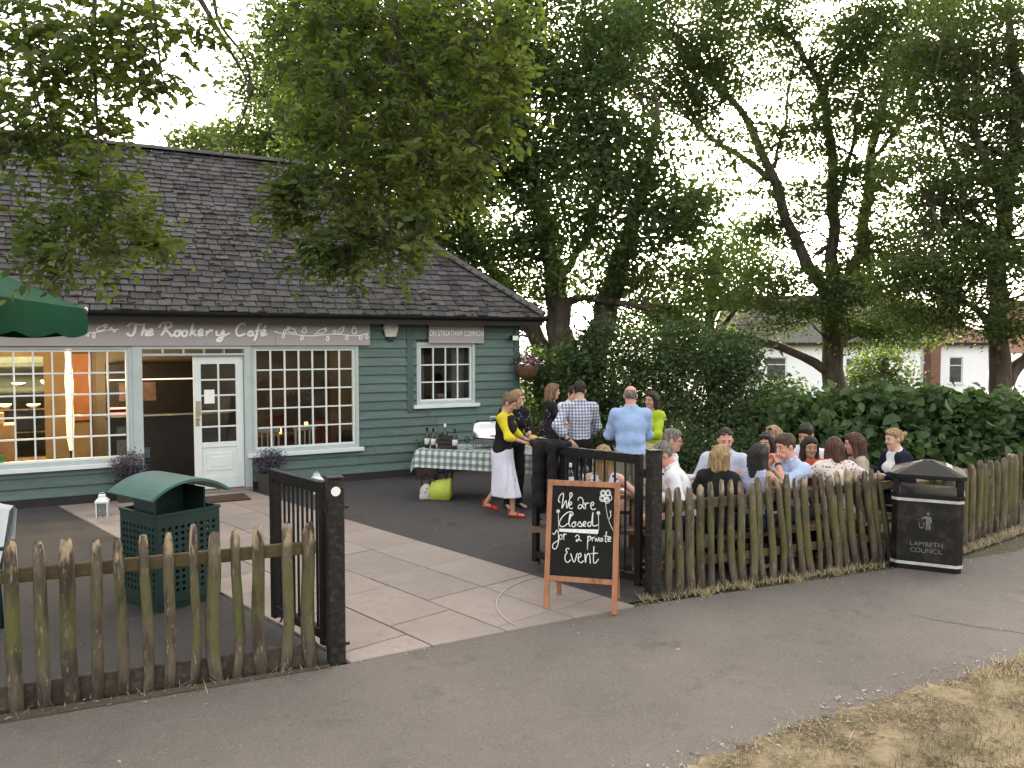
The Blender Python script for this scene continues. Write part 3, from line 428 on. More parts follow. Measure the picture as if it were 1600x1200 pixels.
# tufts of dead grass and bits of litter along the fence feet
Q = []
for (x0, y0), (x1, y1), k in [((1.3, 7.32), (3.8, 8.40), 900), ((4.9, 8.95), (6.6, 10.3), 500), ((-9, 2.48), (-1.2, 5.82), 300)]:
    t = RNG.uniform(0, 1, k); c = np.column_stack([x0+(x1-x0)*t, y0+(y1-y0)*t]); Q.append(c+RNG.normal(0, .05, c.shape))
for cx, cy in [(1.22, 7.27), (1.75, 7.42), (2.2, 7.62), (2.75, 7.85), (3.2, 8.1)]: Q.append(RNG.normal(0, .035, (90, 2))+(cx, cy))
Q = np.vstack(Q)
tag(blades('fence_grass', np.column_stack([Q, np.full(len(Q), .008)]), .06, .003, GRASS, np.clip(RNG.normal(.75, .3, len(Q)), 0, 1), 1.4), 'dead grass wisps along the foot of the picket fences', 'grass', kind='stuff')
n = 900; t = RNG.uniform(0, 1, n); lp = []
P = np.column_stack([RNG.uniform(-5, 8, n), RNG.uniform(3, 10.5, n)])
ev = [np.array(p) for p in path_far]; 
near = np.vstack([np.array(a)*(1-s)+np.array(b_)*s+RNG.normal(0, .09, 2) for a, b_ in zip(path_far[3:-1]+verge_edge[1:8], path_far[4:]+verge_edge[2:9]) for s in RNG.uniform(0, 1, 60)])
P = np.vstack([P[:260], near])
v = []; 
for x, y in P:
    a = RNG.uniform(0, 6.28); l = RNG.uniform(.006, .022); w = l*RNG.uniform(.2, .6); z = .014 if True else 0
    ca, sa = math.cos(a), math.sin(a); v += [(x-ca*l, y-sa*l, z), (x+sa*w, y-ca*w, z+.006), (x+ca*l, y+sa*l, z+.002), (x-sa*w, y+ca*w, z+.005)]
me = npmesh('leaf_litter', np.array(v), np.arange(len(v)).reshape(-1, 4), leafmat('litter', (.10, .075, .05), (.45, .40, .32), .1))
at = me.attributes.new('tint', 'FLOAT', 'FACE'); at.data.foreach_set('value', RNG.uniform(0, 1, len(v)//4).astype(np.float32))
tag(link('leaf_litter', me), 'scraps of dry leaf and twig littering the asphalt', 'litter', kind='stuff')
# ---------------------------------------------------------------- the cafe (local x along the front wall, y into the building)
WA = R(29.18); WP = (-7.04, 11.28, 0)
cafe = empty('cafe', WP, WA, 'low green weatherboarded cafe with a dark hipped slate roof', 'building')
S0, S1, DEP, WH = -5.0, 8.14, 6.3, 2.68
OPEN = [(-1.74, 1.70, .56, 2.26), (1.70, 3.38, 0, 2.26), (3.38, 5.12, .56, 2.26), (6.16, 7.28, 1.22, 2.30)]   # window, door, window, small window
def spans(z0, z1):
    """stretches of the front wall that are solid between two heights"""
    cuts = sorted((a, b) for a, b, lo, hi in OPEN if lo < z1-.02 and hi > z0+.02); o = []; x = S0
    for a, b in cuts:
        if a > x+.01: o.append((x, a))
        x = max(x, b)
    if x < S1: o.append((x, S1))
    return o
b = MB()
zc = sorted({0, WH} | {z for o in OPEN for z in o[2:]})
for z0, z1 in zip(zc, zc[1:]):
    for a, c in spans(z0, z1): b.box(a, c, 0, .12, z0, z1)
b.box(S0, S0+.12, .12, DEP, 0, WH); b.box(S1-.12, S1, .12, DEP, 0, WH); b.box(S0+.12, S1-.12, DEP-.12, DEP, 0, WH)
b.build('wall', pm('wall_backing', (.05, .075, .07), (.04, .06, .056), 4, .85), cafe)
BP = .149
def board(L):
    """one feather-edged board: thick at the lower edge"""
    k = MB(); vs = []
    for x in (0, L): vs += [(x, 0, 0), (x, -.042, 0), (x, -.043, .012), (x, -.010, BP+.014), (x, 0, BP+.014)]
    k.add(vs, [(4, 3, 2, 1, 0), (5, 6, 7, 8, 9)]+[(i, (i+1) % 5, 5+(i+1) % 5, 5+i) for i in range(5)]); return k
rb = random.Random(11)
for r in range(17):
    z = .12+r*BP
    for a, c in spans(z, z+BP):
        parts = [(a, c)]
        if c-a > 2.6: m = a+(c-a)*rb.uniform(.35, .65); parts = [(a, m-.002), (m+.002, c)]
        for p, q in parts:
            board(q-p).build('weatherboard', TEAL, cafe, (p, -.002, z), (R(rb.uniform(-.25, .25)), R(rb.uniform(-.04, .04)), 0))
    o = board(DEP-.1).build('weatherboard', TEAL, cafe, (S1+.002, .05, z), (0, 0, R(90)))
MB().box(S0, 1.70, -.035, .0, 0, .12).box(3.38, S1, -.035, 0, 0, .12).build('plinth', pm('dark_plinth', (.03, .028, .026), (.02, .02, .02), 5, .9, bmp=.4), cafe)
CORN = pm('corner_board_teal', (.062, .105, .10), (.05, .088, .083), 5, .6, bmp=.2, stretch=(1, 1, .3))
MB().box(S1-.06, S1+.06, -.055, .06, .02, WH-.01).build('corner_board', CORN, cafe, bevel=.004)
MB().box(5.98, 6.10, -.05, -.004, 1.1, WH-.02).build('downpipe_board', CORN, cafe, bevel=.004)

def window(x0, x1, z0, z1, cols, rows, sill=True):
    """painted frame with glazing bars and one pane of glass in each opening"""
    fr = MB(); w = .055
    fr.box(x0, x0+w, -.05, .09, z0, z1).box(x1-w, x1, -.05, .09, z0, z1).box(x0+w, x1-w, -.047, .09, z1-w, z1).box(x0+w, x1-w, -.047, .09, z0, z0+w)
    win = fr.build('window', FRAME, cafe)
    sa = MB(); i0, i1, k0, k1 = x0+w, x1-w, z0+w, z1-w; sw = .035
    sa.box(i0+.002, i0+sw, -.02, .05, k0, k1).box(i1-sw, i1-.002, -.02, .05, k0, k1).box(i0+sw, i1-sw, -.018, .05, k1-sw, k1-.002).box(i0+sw, i1-sw, -.018, .05, k0+.002, k0+sw)
    sa.build('sash', WHITE, win)
    a0, a1, c0, c1 = i0+sw, i1-sw, k0+sw, k1-sw; pw = (a1-a0)/cols; ph = (c1-c0)/rows; g = .011
    for i in range(1, cols): MB().box(a0+i*pw-g, a0+i*pw+g, -.012, .03, c0, c1).build('glazing_bar', WHITE, win)
    for j in range(1, rows):
        for i in range(cols): MB().box(a0+i*pw+g, a0+(i+1)*pw-g, -.010, .028, c0+j*ph-g, c0+j*ph+g).build('glazing_bar', WHITE, win)
    pane = MB().add([(-pw/2, 0, -ph/2), (pw/2, 0, -ph/2), (pw/2, 0, ph/2), (-pw/2, 0, ph/2)], [(0, 1, 2, 3)]).mesh('pane', GLASS)
    for i in range(cols):
        for j in range(rows):
            link('pane', pane, win, (a0+(i+.5)*pw, .012, c0+(j+.5)*ph), (R(rb.uniform(-.7, .7)), 0, R(rb.uniform(-.7, .7))))
    if sill: MB().box(x0-.07, x1+.07, -.115, -.051, z0-.06, z0+.004).build('sill', WHITE, win, bevel=.006)
    return win
window(-1.74, 1.70, .56, 2.26, 14, 5); window(3.38, 5.12, .56, 2.26, 7, 5); window(6.16, 7.28, 1.22, 2.30, 4, 3)
# door frame, fixed leaf on the right, open doorway on the left, slim fanlight
fr = MB(); fr.box(1.70, 1.83, -.07, .10, 0, 2.26).box(3.28, 3.38, -.07, .10, 0, 2.26).box(1.83, 3.28, -.065, .10, 2.20, 2.26).box(1.83, 3.28, -.06, .09, 2.10, 2.135)
df = fr.build('door_frame', FRAME, cafe, bevel=.004)
fp = MB().box(0, .285, 0, .006, 0, .06).mesh('pane', GLASS)
for i in range(5):
    link('pane', fp, df, (1.836+i*.29, .02, 2.138))
    if i: MB().box(1.823+i*.29, 1.836+i*.29, -.05, .08, 2.136, 2.199).build('glazing_bar', FRAME, df)
MB().box(1.72, 3.36, -.22, -.072, .0, .05).build('door_step', pm('step_stone', (.2, .17, .15), (.16, .14, .12), 5, .9, bmp=.3), cafe, bevel=.01)
door = empty('door', (2.54, .0, .05)); door.parent = cafe; DW, DH = .73, 2.04
dl = MB(); dl.box(0, .11, 0, .045, 0, DH).box(DW-.11, DW, 0, .045, 0, DH).box(.11, DW-.11, .001, .044, DH-.12, DH).box(.11, DW-.11, .001, .044, .64, .72).box(.11, DW-.11, .001, .044, 0, .2).box(.11, DW-.11, .015, .03, .2, .64)
dl.build('door_leaf', WHITE, door, bevel=.004)
MB().box(.17, DW-.17, .004, .016, .28, .56).build('raised_panel', WHITE, door, bevel=.012)
MB().box(.22, DW-.22, -.002, .01, .34, .5).build('raised_panel', WHITE, door, bevel=.01)
g0, g1, h0, h1 = .11, DW-.11, .72, DH-.12; ph = (h1-h0)/5
MB().box((g0+g1)/2-.012, (g0+g1)/2+.012, .004, .04, h0, h1).build('glazing_bar', WHITE, door)
for j in range(1, 5):
    for a, c in ((g0, (g0+g1)/2-.012), ((g0+g1)/2+.012, g1)): MB().box(a, c, .006, .038, h0+j*ph-.012, h0+j*ph+.012).build('glazing_bar', WHITE, door)
dp = MB().box(0, (g1-g0)/2-.012, 0, .004, 0, ph-.024).mesh('pane', GLASS)
for j in range(5):
    for a in (g0, (g0+g1)/2+.012): link('pane', dp, door, (a, .02, h0+j*ph+.012))
dh = MB(); dh.box(.025, .075, -.008, 0, .98, 1.22).tube([(.05, -.045, 1.10), (.05, -.008, 1.10)], .009, 8).ell((.05, -.055, 1.1), (.022, .018, .022)); dh.build('handle', pm('brass', (.5, .42, .3), (.4, .33, .2), 9, .3, 1.), door, smooth=False)
MB().box(.028, .10, -.006, -.001, 1.14, 1.36).build('finger_plate', pm('worn_wood_plate', (.42, .33, .26), None, 8, .7), door)
PAPER = pm('paper_white', (.80, .80, .78), (.72, .72, .70), 4, .9)
nt_ = MB().box(0, .15, -.004, .0, 0, .21).build('door_notice', PAPER, None); nt_.location = Matrix.Rotation(WA, 4, 'Z') @ Vector((2.69, -.012, 1.37))+Vector(WP); nt_.rotation_euler = (0, 0, WA)
tag(nt_, 'white paper notice taped inside the glazed white door', 'notice')

# ---- roof: solid slopes, slates on the front and the hip end
OV, EZ, RH, RW = .38, 2.74, 3.02, 3.53
E0, E1 = -8.6, 8.53; yf, yb = -OV, -OV+2*RW; ym = yf+RW
A, B_, C_, D_ = (E0, yf, EZ), (E1, yf, EZ), (E1, yb, EZ), (E0, yb, EZ); RR, RL = (E1-RW, ym, EZ+RH), (E0+RW, ym, EZ+RH)
k = MB(); k.add([A, B_, C_, D_, RR, RL]+[(p[0], p[1], p[2]-.05) for p in (A, B_, C_, D_)], [(0, 1, 4, 5), (1, 2, 4), (2, 3, 5, 4), (3, 0, 5), (6, 7, 1, 0), (7, 8, 2, 1), (8, 9, 3, 2), (9, 6, 0, 3), (9, 8, 7, 6)])
roof = k.build('roof', pm('roof_underlay', (.02, .02, .022), (.014, .014, .015), 6, .9), cafe)
sl_len = math.hypot(RH, RW); pit = math.atan2(RH, RW); GA, SW_ = .147, .20; nrow = int(sl_len/GA)
Mf = Matrix.Translation((0, yf, EZ)) @ Matrix.Rotation(pit, 4, 'X')                 # local x along eave, y up the slope
Mh = Matrix.Translation((E1, 0, EZ)) @ Matrix.Rotation(R(90), 4, 'Z') @ Matrix.Rotation(pit, 4, 'X')
slist = []
cp = math.cos(pit)
for face, M in ((0, Mf), (1, Mh)):
    for r in range(nrow+1):
        y = r*GA-.03; run = max(y, 0)*cp                                            # the hip edges close in by the plan distance
        x0, x1 = (E0+run, E1-run) if face == 0 else (yf+run, yb-run)
        x = x0-(SW_*.5 if r % 2 else 0)
        while x < x1:
            w = SW_*rb.uniform(.9, 1.1); a, c = max(x, x0), min(x+w, x1)
            if c-a > .03 and not (face == 0 and c < -4.5): slist.append((face, a, c, y, rb.uniform(-.022, .022), rb.uniform(0, .012), rb.uniform(-2.2, 2.2), rb.random()))
            x += w
def slate_verts(a, c, y, sh, lift, M=None):
    g = .007; t = .016; ln = GA*1.75
    vs = [(a+g, y+sh, .042+lift), (c-g, y+sh+rb.uniform(-.014, .014), .042+lift+rb.uniform(-.004, .006)), (c-g, y+ln, .012), (a+g, y+ln, .012)]
    vs += [(p[0], p[1], p[2]-t) for p in vs]
    return [M @ Vector(p) for p in vs] if M is not None else vs
SF = [(0, 1, 2, 3), (4, 7, 6, 5), (0, 4, 5, 1), (1, 5, 6, 2), (3, 7, 4, 0), (2, 6, 7, 3)]
campos = Matrix.Rotation(-WA, 4, 'Z') @ (Vector((0, 0, 2.3))-Vector(WP))
def key(s):
    p = (Mf if s[0] == 0 else Mh) @ Vector(((s[1]+s[2])/2, s[3], 0)); vis = s[0] == 0 and -.9 < p.x < 7.5
    return (0 if vis else 1, (p-campos).length)
slist.sort(key=key); rest = MB(); tint = []
for i, s in enumerate(slist):
    M = Mf if s[0] == 0 else Mh
    if i < 300:
        k = MB(); cx = (s[1]+s[2])/2; k.add(slate_verts(s[1]-cx, s[2]-cx, 0, s[4], s[5]), SF)
        o = k.build('slate', SLATE, roof); o.matrix_local = M @ Matrix.Translation((cx, s[3], 0)) @ Matrix.Rotation(R(s[6]), 4, 'Z')
    else:
        rest.add(slate_verts(s[1], s[2], s[3], s[4], s[5], M), SF); tint += [s[7]]*6
o = rest.build('slate_courses', SLATES, roof); at = o.data.attributes.new('tint', 'FLOAT', 'FACE'); at.data.foreach_set('value', tint); o['kind'] = 'stuff'
MOSS = pm('roof_moss', (.020, .013, .010), (.030, .026, .012), 9, .98, bmp=1., bscale=30); k = MB()
for i in range(1500):
    x = rb.uniform(-1.5, 8.2); y = rb.randrange(0, nrow)*GA+rb.uniform(-.03, .02); run = y*cp
    if not (E0+run+.1 < x < E1-run-.1): continue
    if math.sin(x*1.3+y*2.1)+math.sin(x*.7-y*1.3+2)+rb.uniform(-1, 1) < .35 and rb.random() > .2: continue
    a = rb.uniform(.012, .05); k.ell((x, y, .045), (a*rb.uniform(.8, 2), a*.6, .016), 6, 4, Mf)
o = k.build('moss', MOSS, roof, smooth=True); o['kind'] = 'stuff'
RIDGE = pm('ridge_tile', (.075, .070, .068), (.05, .047, .046), 5, .8, bmp=.3, jitter=.2, rnd=True)
def capping(a, b_, name):
    a = Vector(a); b_ = Vector(b_); d = b_-a; L = d.length; cnt = int(L/.33); d.normalize()
    for i in range(cnt):
        p = a+d*(L*i/cnt); q = a+d*(L*(i+1)/cnt-.004); k = MB()
        side = d.cross(Vector((0, 0, 1))).normalized(); up = side.cross(d); vs = []
        for e, gr in ((p, 1.08), (q, 1.)):
            for t in np.linspace(-1.35, 1.35, 7): vs.append(e+side*math.sin(t)*.115*gr+up*(math.cos(t)*.10*gr-.02)); 
            for t in np.linspace(1.35, -1.35, 7): vs.append(e+side*math.sin(t)*.097*gr+up*(math.cos(t)*.082*gr-.02))
        k.add(vs, [tuple(range(14)), tuple(range(27, 13, -1))]+[(j, 14+j, 14+(j+1) % 14, (j+1) % 14) for j in range(14)])
        k.build(name, RIDGE, roof)
capping((RR[0]+.05, RR[1], RR[2]+.03), (-3.2, ym, EZ+RH+.03), 'ridge_tile'); capping((B_[0]-.02, B_[1]+.02, B_[2]+.05), (RR[0], RR[1], RR[2]+.05), 'hip_tile')
MB().box(S0, S1+.3, -.30, -.002, 2.655, 2.69).build('soffit', LEAD, cafe)
MB().box(E0+.6, E1-.02, yf+.03, yf+.06, 2.60, 2.75).box(E1-.05, E1-.02, yf+.06, yb-.2, 2.60, 2.75).build('fascia', LEAD, cafe)
k = MB()
def gut(p, q, nrm):
    vs = []
    for e in (p, q):
        for t in np.linspace(-1.6, 1.6, 7): vs.append(Vector(e)+Vector(nrm)*(.06+math.sin(t)*.058)+Vector((0, 0, -math.cos(t)*.058)))
        for t in np.linspace(1.6, -1.6, 7): vs.append(Vector(e)+Vector(nrm)*(.06+math.sin(t)*.051)+Vector((0, 0, -math.cos(t)*.051)))
    k.add(vs, [tuple(range(14)), tuple(range(27, 13, -1))]+[(j, 14+j, 14+(j+1) % 14, (j+1) % 14) for j in range(14)])
gut((E0+.6, yf+.03, 2.75), (E1+.05, yf+.03, 2.75), (0, -1, 0)); gut((E1-.02, yf-.05, 2.748), (E1-.02, yb-.2, 2.748), (1, 0, 0)); k.build('gutter', LEAD, cafe)

def on_wall(o, s, y, z):
    o.location = Matrix.Rotation(WA, 4, 'Z') @ Vector((s, y, z))+Vector(WP); o.rotation_euler = (0, 0, WA); return o
# ---- sign boards (things of their own, screwed to the wall)
def strokes(lst, ox, oz, rad, y, dx=0):
    k = MB()
    for i, st in enumerate(lst):
        pts = spline(st, 5) if len(st) > 2 else [np.array(p) for p in st]
        k.tube([(p[0]-ox, y-.0004*(i % 7), p[1]-oz) for p in pts], rad, 6, squash=.22, ax=(0, -1, 0))
    return k
sg = on_wall(empty('cafe_sign', label='long grey fascia sign with white script lettering and birds above the windows', cat='sign'), 1.6, -.075, 2.25)
MB().box(-3.4, 2.15, -.02, .0, .0, .395).box(2.154, 3.71, -.02, 0, .001, .395).build('sign_board', SIGN, sg, bevel=.003)
for w, lst in SIGN_LETTERS.items(): strokes(lst, 1.6, 2.25, .0182, -.0225).build('lettering', LETTER, sg, smooth=True)
strokes(SIGN_MOTIF[:-9], 1.6, 2.25, .0085, -.0225).build('bird_motif', LETTER, sg, smooth=True); strokes(SIGN_MOTIF[-9:], 1.6, 2.25, .0085, -.0225).build('bird_motif', LETTER, sg, smooth=True)
k = MB()
for x in np.arange(-3.2, 3.7, .72):
    for z in (.03, .36): k.lathe([(.006, 0), (.004, .003)], 8, M=Matrix.Translation((x, -.0205, z)) @ Matrix.Rotation(R(90), 4, 'X'))
k.build('screws', LEAD, sg); MB().box(-3.35, 3.66, .001, .04, .03, .36).build('batten', LEAD, sg)
def text_mesh(name, txt, size, mat, parent, M, xs=1., ext=.002, align='CENTER', sp=1.):
    cu = bpy.data.curves.new(name, 'FONT'); cu.body = txt; cu.size = size; cu.extrude = ext; cu.align_x = align; cu.align_y = 'CENTER'; cu.space_character = sp
    t = bpy.data.objects.new(name, cu); COL.objects.link(t); dg = bpy.context.evaluated_depsgraph_get(); me = bpy.data.meshes.new_from_object(t.evaluated_get(dg))
    bpy.data.objects.remove(t); me.materials.clear(); me.materials.append(mat); me.transform(M @ Matrix.Diagonal((xs, 1, 1, 1))); return link(name, me, parent)
UP = Matrix.Rotation(R(90), 4, 'X')
s2 = on_wall(empty('small_sign', label='small grey sign with white capital letters above the little window', cat='sign'), 6.9, -.085, 2.285)
MB().box(-.535, .535, -.02, 0, 0, .355).build('sign_board', SIGN, s2, bevel=.003)
MB().box(-.50, -.44, .001, .08, .02, .33).box(.44, .50, .001, .08, .02, .33).build('batten', LEAD, s2)
text_mesh('lettering', 'ON STREATHAM COMMON', .135, LETTER, s2, Matrix.Translation((0, -.0215, .17)) @ UP, .60, sp=1.06)
k = MB()
for x in (-.42, .42):
    for z in (.03, .32): k.lathe([(.006, 0), (.004, .003)], 8, M=Matrix.Translation((x, -.0205, z)) @ Matrix.Rotation(R(90), 4, 'X'))
k.build('screws', LEAD, s2)
# ---- alarm box, corner lamp, hanging basket
al = on_wall(empty('alarm_box', label='white shield-shaped alarm box with dark blue base on the weatherboards', cat='alarm'), 5.68, -.035, 2.33)
sh = [(-.115, .30), (.115, .30), (.135, .22), (.09, .06), (-.09, .06), (-.135, .22)]
k = MB(); k.prism(sh, 0, .07, Matrix.Rotation(R(90), 4, 'X')); k.build('cover', pm('alarm_cream', (.62, .60, .53), (.5, .48, .42), 9, .5, col3=(.3, .3, .3), scale3=14), al, bevel=.012)
MB().prism([(-.088, .058), (.088, .058), (.05, 0), (-.05, 0)], 0, .06, Matrix.Rotation(R(90), 4, 'X')).build('strobe_lens', pm('alarm_blue', (.012, .02, .09), (.01, .015, .06), 5, .2), al, bevel=.01)
MB().prism([(-.15, .315), (.15, .315), (.155, .22), (.10, .03), (-.10, .03), (-.155, .22)], -.012, 0, Matrix.Rotation(R(90), 4, 'X')).build('back_plate', LEAD, al)
wl = on_wall(empty('wall_lamp', label='small dark floodlight fixed high on the cafe corner', cat='lamp'), 8.0, -.06, 2.36)
MB().box(-.02, .02, -.1, .0, .0, .03).build('bracket', LEAD, wl); MB().box(-.07, .07, -.18, -.08, -.03, .07).build('housing', LEAD, wl, bevel=.012); MB().box(-.055, .055, -.188, -.181, -.02, .06).build('lens', PAPER, wl)
hb = on_wall(empty('hanging_basket', label='hanging basket of pink and purple flowers on the cafe corner', cat='basket'), 8.22, -.28, 1.62)
WICK = pm('coir_basket', (.16, .075, .04), (.10, .05, .03), 18, .95, bmp=1., bscale=40)
MB().lathe([(.06, .0), (.15, .06), (.205, .16), (.225, .26), (.20, .26), (.13, .1), (.02, .05)], 18).build('basket', WICK, hb, smooth=True)
k = MB(); k.tube([(0, .22, .8), (0, 0, .82)], .012, 6).tube([(0, .22, .6), (0, .06, .80)], .008, 6)
for t in (0, 2.1, 4.2): k.tube([(.21*math.cos(t), .21*math.sin(t), .25), (0, 0, .81)], .004, 5)
k.build('bracket', LEAD, hb)
# ---------------------------------------------------------------- foliage
def leaf_mesh(name, P, size, mat, up=.35, fine=False, tmean=.5, tsd=.38, dirs=None, aspect=.5):
    """leaf blades at the given points; each is a folded, pointed little surface with its own tint"""
    n = len(P); P = np.asarray(P, float); sz = size*RNG.uniform(.45, 1.5, n)
    d = RNG.normal(0, 1, (n, 3)); d[:, 2] *= .6; d[:, 2] -= .25
    if dirs is not None: d = d*.75+dirs
    d /= np.linalg.norm(d, axis=1)[:, None]+1e-9
    nr = RNG.normal(0, 1, (n, 3)); nr[:, 2] += up*3; s = np.cross(d, nr); s /= np.linalg.norm(s, axis=1)[:, None]+1e-9; nn = np.cross(s, d)
    L = d*sz[:, None]; W = s*(sz*aspect*.5)[:, None]; U = nn*(sz*.12)[:, None]
    if fine:
        v = np.stack([P, P+L*.35+W+U, P+L*.72+W*.72+U*.6, P+L-U*.8, P+L*.72-W*.72+U*.6, P+L*.35-W+U, P+L*.5], 1); k = 7
        f0 = np.array([[0, 6, 2, 1], [6, 3, 2, 2], [0, 5, 4, 6], [6, 4, 3, 3]])
        f0 = np.array([[0, 1, 2, 6], [6, 2, 3, 4], [0, 6, 4, 5]])
    else:
        v = np.stack([P, P+L*.45+W+U, P+L, P+L*.45-W+U], 1); k = 4; f0 = np.array([[0, 1, 2, 3]])
    f = (np.arange(n)[:, None, None]*k+f0[None]).reshape(-1, 4)
    me = npmesh(name, v.reshape(-1, 3), f, mat)
    sp3 = P*np.array([3.1, 2.7, 3.7]); t = np.clip(RNG.normal(tmean, tsd, n)+.28*np.sin(sp3[:, 0]+1.7*np.sin(sp3[:, 2]*.8))*np.sin(sp3[:, 2]+sp3[:, 1]*.7), 0, 1); at = me.attributes.new('tint', 'FLOAT', 'FACE'); at.data.foreach_set('value', np.repeat(t, len(f0)).astype(np.float32))
    return me
def clump_points(c, r, nclump, per, sig, flat=.5, shell=.45):
    """points in soft flattened clumps spread through a ball"""
    d = RNG.normal(0, 1, (nclump, 3)); d /= np.linalg.norm(d, axis=1)[:, None]; rad = r*RNG.uniform(shell, 1., nclump)**.6
    C = np.array(c)+d*rad[:, None]*np.array([1, 1, .85])
    P = C[:, None]+RNG.normal(0, 1, (nclump, per, 3))*np.array([sig, sig, sig*flat]); return C, P.reshape(-1, 3)
def tree(name, data, label, leaf, size, mat, dens, group=None, sig=.36, twigs=True, tmean=.45, flat=.5, aspect=.5, bare=()):
    limbs, blobs = data; base = limbs[0][0][:3]; gz = terrain_z(base[0], base[1])
    root = empty(name, (base[0], base[1], gz), 0, label, 'tree', group); off = np.array([base[0], base[1], gz])
    tk = MB(); pts = []
    for i, lb in enumerate(limbs):
        if i == 0 and lb[0][2] > gz: lb = [(lb[0][0], lb[0][1], gz-.1, lb[0][3]*1.25)]+lb
        sp = spline([p for p in lb], 4); sp = [np.array([p[0]+.04*math.sin(j*1.7+i), p[1]+.04*math.cos(j*2.1), p[2], max(p[3], .01)]) for j, p in enumerate(sp)]
        tk.tube([p[:3]-off for p in sp], [p[3]*RNG.uniform(.93, 1.07) for p in sp], 9); pts += [] if i in bare else sp[len(sp)//3:]
    A = np.array(pts); allP = []
    for x, y, z, r in blobs:
        ncl = max(3, int(dens*r*r)); C, P = clump_points((x, y, z), r, ncl, leaf, sig, flat); allP.append(P)
        if twigs:
            for c in C[:: 3]:
                w = A[:, :3]-c; order = np.argsort((w**2).sum(1)+.6*np.maximum(w[:, 2], 0)**2)[:14]; a = A[int(RNG.choice(order))]
                m = (a[:3]+c)/2+RNG.normal(0, .15, 3); tk.tube([a[:3]-off, m-off, c-off], [min(a[3]*.4, .026), .015, .006], 5, cap=False)
    tk.build('trunk', BARK, root, smooth=True)
    P = np.vstack(allP); link('crown', leaf_mesh('crown', P-off, size, mat, tmean=tmean, aspect=aspect), root); return root
def bush(name, blobs, label, cat, size, mat, nleaf, group=None, tmean=.45, stems=5, aspect=.5, sig=.16, up=.35, fine=False):
    x0, y0 = blobs[0][0], blobs[0][1]; gz = terrain_z(x0, y0)
    root = empty(name, (x0, y0, gz), 0, label, cat, group); off = np.array([x0, y0, gz]); allP = []; k = MB()
    tot = sum(b_[3]**2 for b_ in blobs)
    for x, y, z, r in blobs:
        per = 26; C, P = clump_points((x, y, z), r, max(3, int(nleaf*r*r/tot/per)), per, sig, .8, .3); P = P[P[:, 2] > gz+.03]; allP.append(P)
        for i in range(stems):
            c = C[i % len(C)]; q = np.array([x+RNG.normal(0, r*.25), y+RNG.normal(0, r*.2), gz-.05]); m = (q+c)/2+RNG.normal(0, .08, 3)
            k.tube([q-off, m-off, c-off], [.022, .016, .006], 5, cap=False)
    k.build('stem', BARK, root, smooth=True)
    link('foliage', leaf_mesh('foliage', np.vstack(allP)-off, size, mat, tmean=tmean, aspect=aspect, up=up, fine=fine), root); return root
tree('spreading_tree', TREE_BIG, 'huge dark spreading tree with three thick leaning stems behind the cafe', 66, .112, LEAF_DARK, 55, 'park trees', tmean=.45, sig=.33)
tree('forked_tree', TREE_FORK, 'airy tall tree with forked bare limbs between the white houses', 86, .092, LEAF_MID, 50, 'park trees', sig=.31, tmean=.4, flat=.3, bare=(4,))
tree('leaning_tree', TREE_RIGHT, 'dark-trunked tree with a side limb beyond the short end of the fence', 84, .08, LEAF_MID, 64, 'park trees', sig=.27, tmean=.38, flat=.3)
tree('slender_tree', TREE_BACK, 'slender backlit tree behind the low horizontal limb', 40, .16, LEAF_MID, 36, 'park trees', sig=.4, tmean=.55)
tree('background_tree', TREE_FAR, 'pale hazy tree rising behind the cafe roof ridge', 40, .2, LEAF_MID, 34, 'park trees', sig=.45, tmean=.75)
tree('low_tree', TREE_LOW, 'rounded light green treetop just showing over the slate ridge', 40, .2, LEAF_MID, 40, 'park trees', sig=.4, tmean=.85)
tree('garden_tree', TREE_HOUSE, 'small leafy garden tree in front of the white houses', 40, .17, LEAF_MID, 50, 'park trees', sig=.35, tmean=.5)

# ---- the near tree whose boughs hang over the picture; its trunk stands behind the camera
near = empty('overhanging_tree', (1.6, -3.2, 0), 0, 'near tree with drooping leafy boughs hanging in front of the cafe roof', 'tree', 'park trees'); noff = np.array([1.6, -3.2, 0])
tk = MB(); mains = [[(1.6, -3.2, -.1, .42), (1.55, -3.1, 1.2, .34), (1.45, -2.8, 3.2, .30), (1.2, -2.2, 5.2, .24), (.7, -.8, 7.0, .18), (-.2, 1.8, 8.0, .13), (-1.0, 4.4, 7.6, .09), (-1.15, 6.3, 6.2, .05)],
 [(1.2, -2.2, 5.2, .2), (-.2, -1.2, 6.6, .16), (-1.8, 1.0, 7.6, .12), (-2.8, 3.6, 7.2, .08), (-2.9, 5.5, 5.7, .04)], [(1.3, -2.4, 4.8, .2), (2.6, -3.0, 6.5, .15), (3.6, -3.4, 8.2, .08)], [(1.2, -2.2, 5.2, .18), (1.4, -4.2, 7.4, .12), (1.0, -6, 8.6, .06)]]
for m in mains: sp = spline(m, 5); tk.tube([p[:3]-noff for p in sp], [max(p[3], .01) for p in sp], 9)
tops = [np.array(m[-1][:3]) for m in mains[:2]]
A = []
for tw in TWIGS:
    sp = spline(tw, 6); st = np.array(sp[0][:3]); tp = tops[0] if st[0] > -1.8 else tops[1]
    pts = [tp, (tp+st)/2+np.array([0, .1, .15])]+[p[:3] for p in sp]; rad = [.035, .032]+[max(p[3], .0028) for p in sp]
    tk.tube([np.array(p)-noff for p in pts], rad, 6); A += [np.array(p[:3]) for p in sp[2:]]
A = np.array(A); LP, LD = [], []
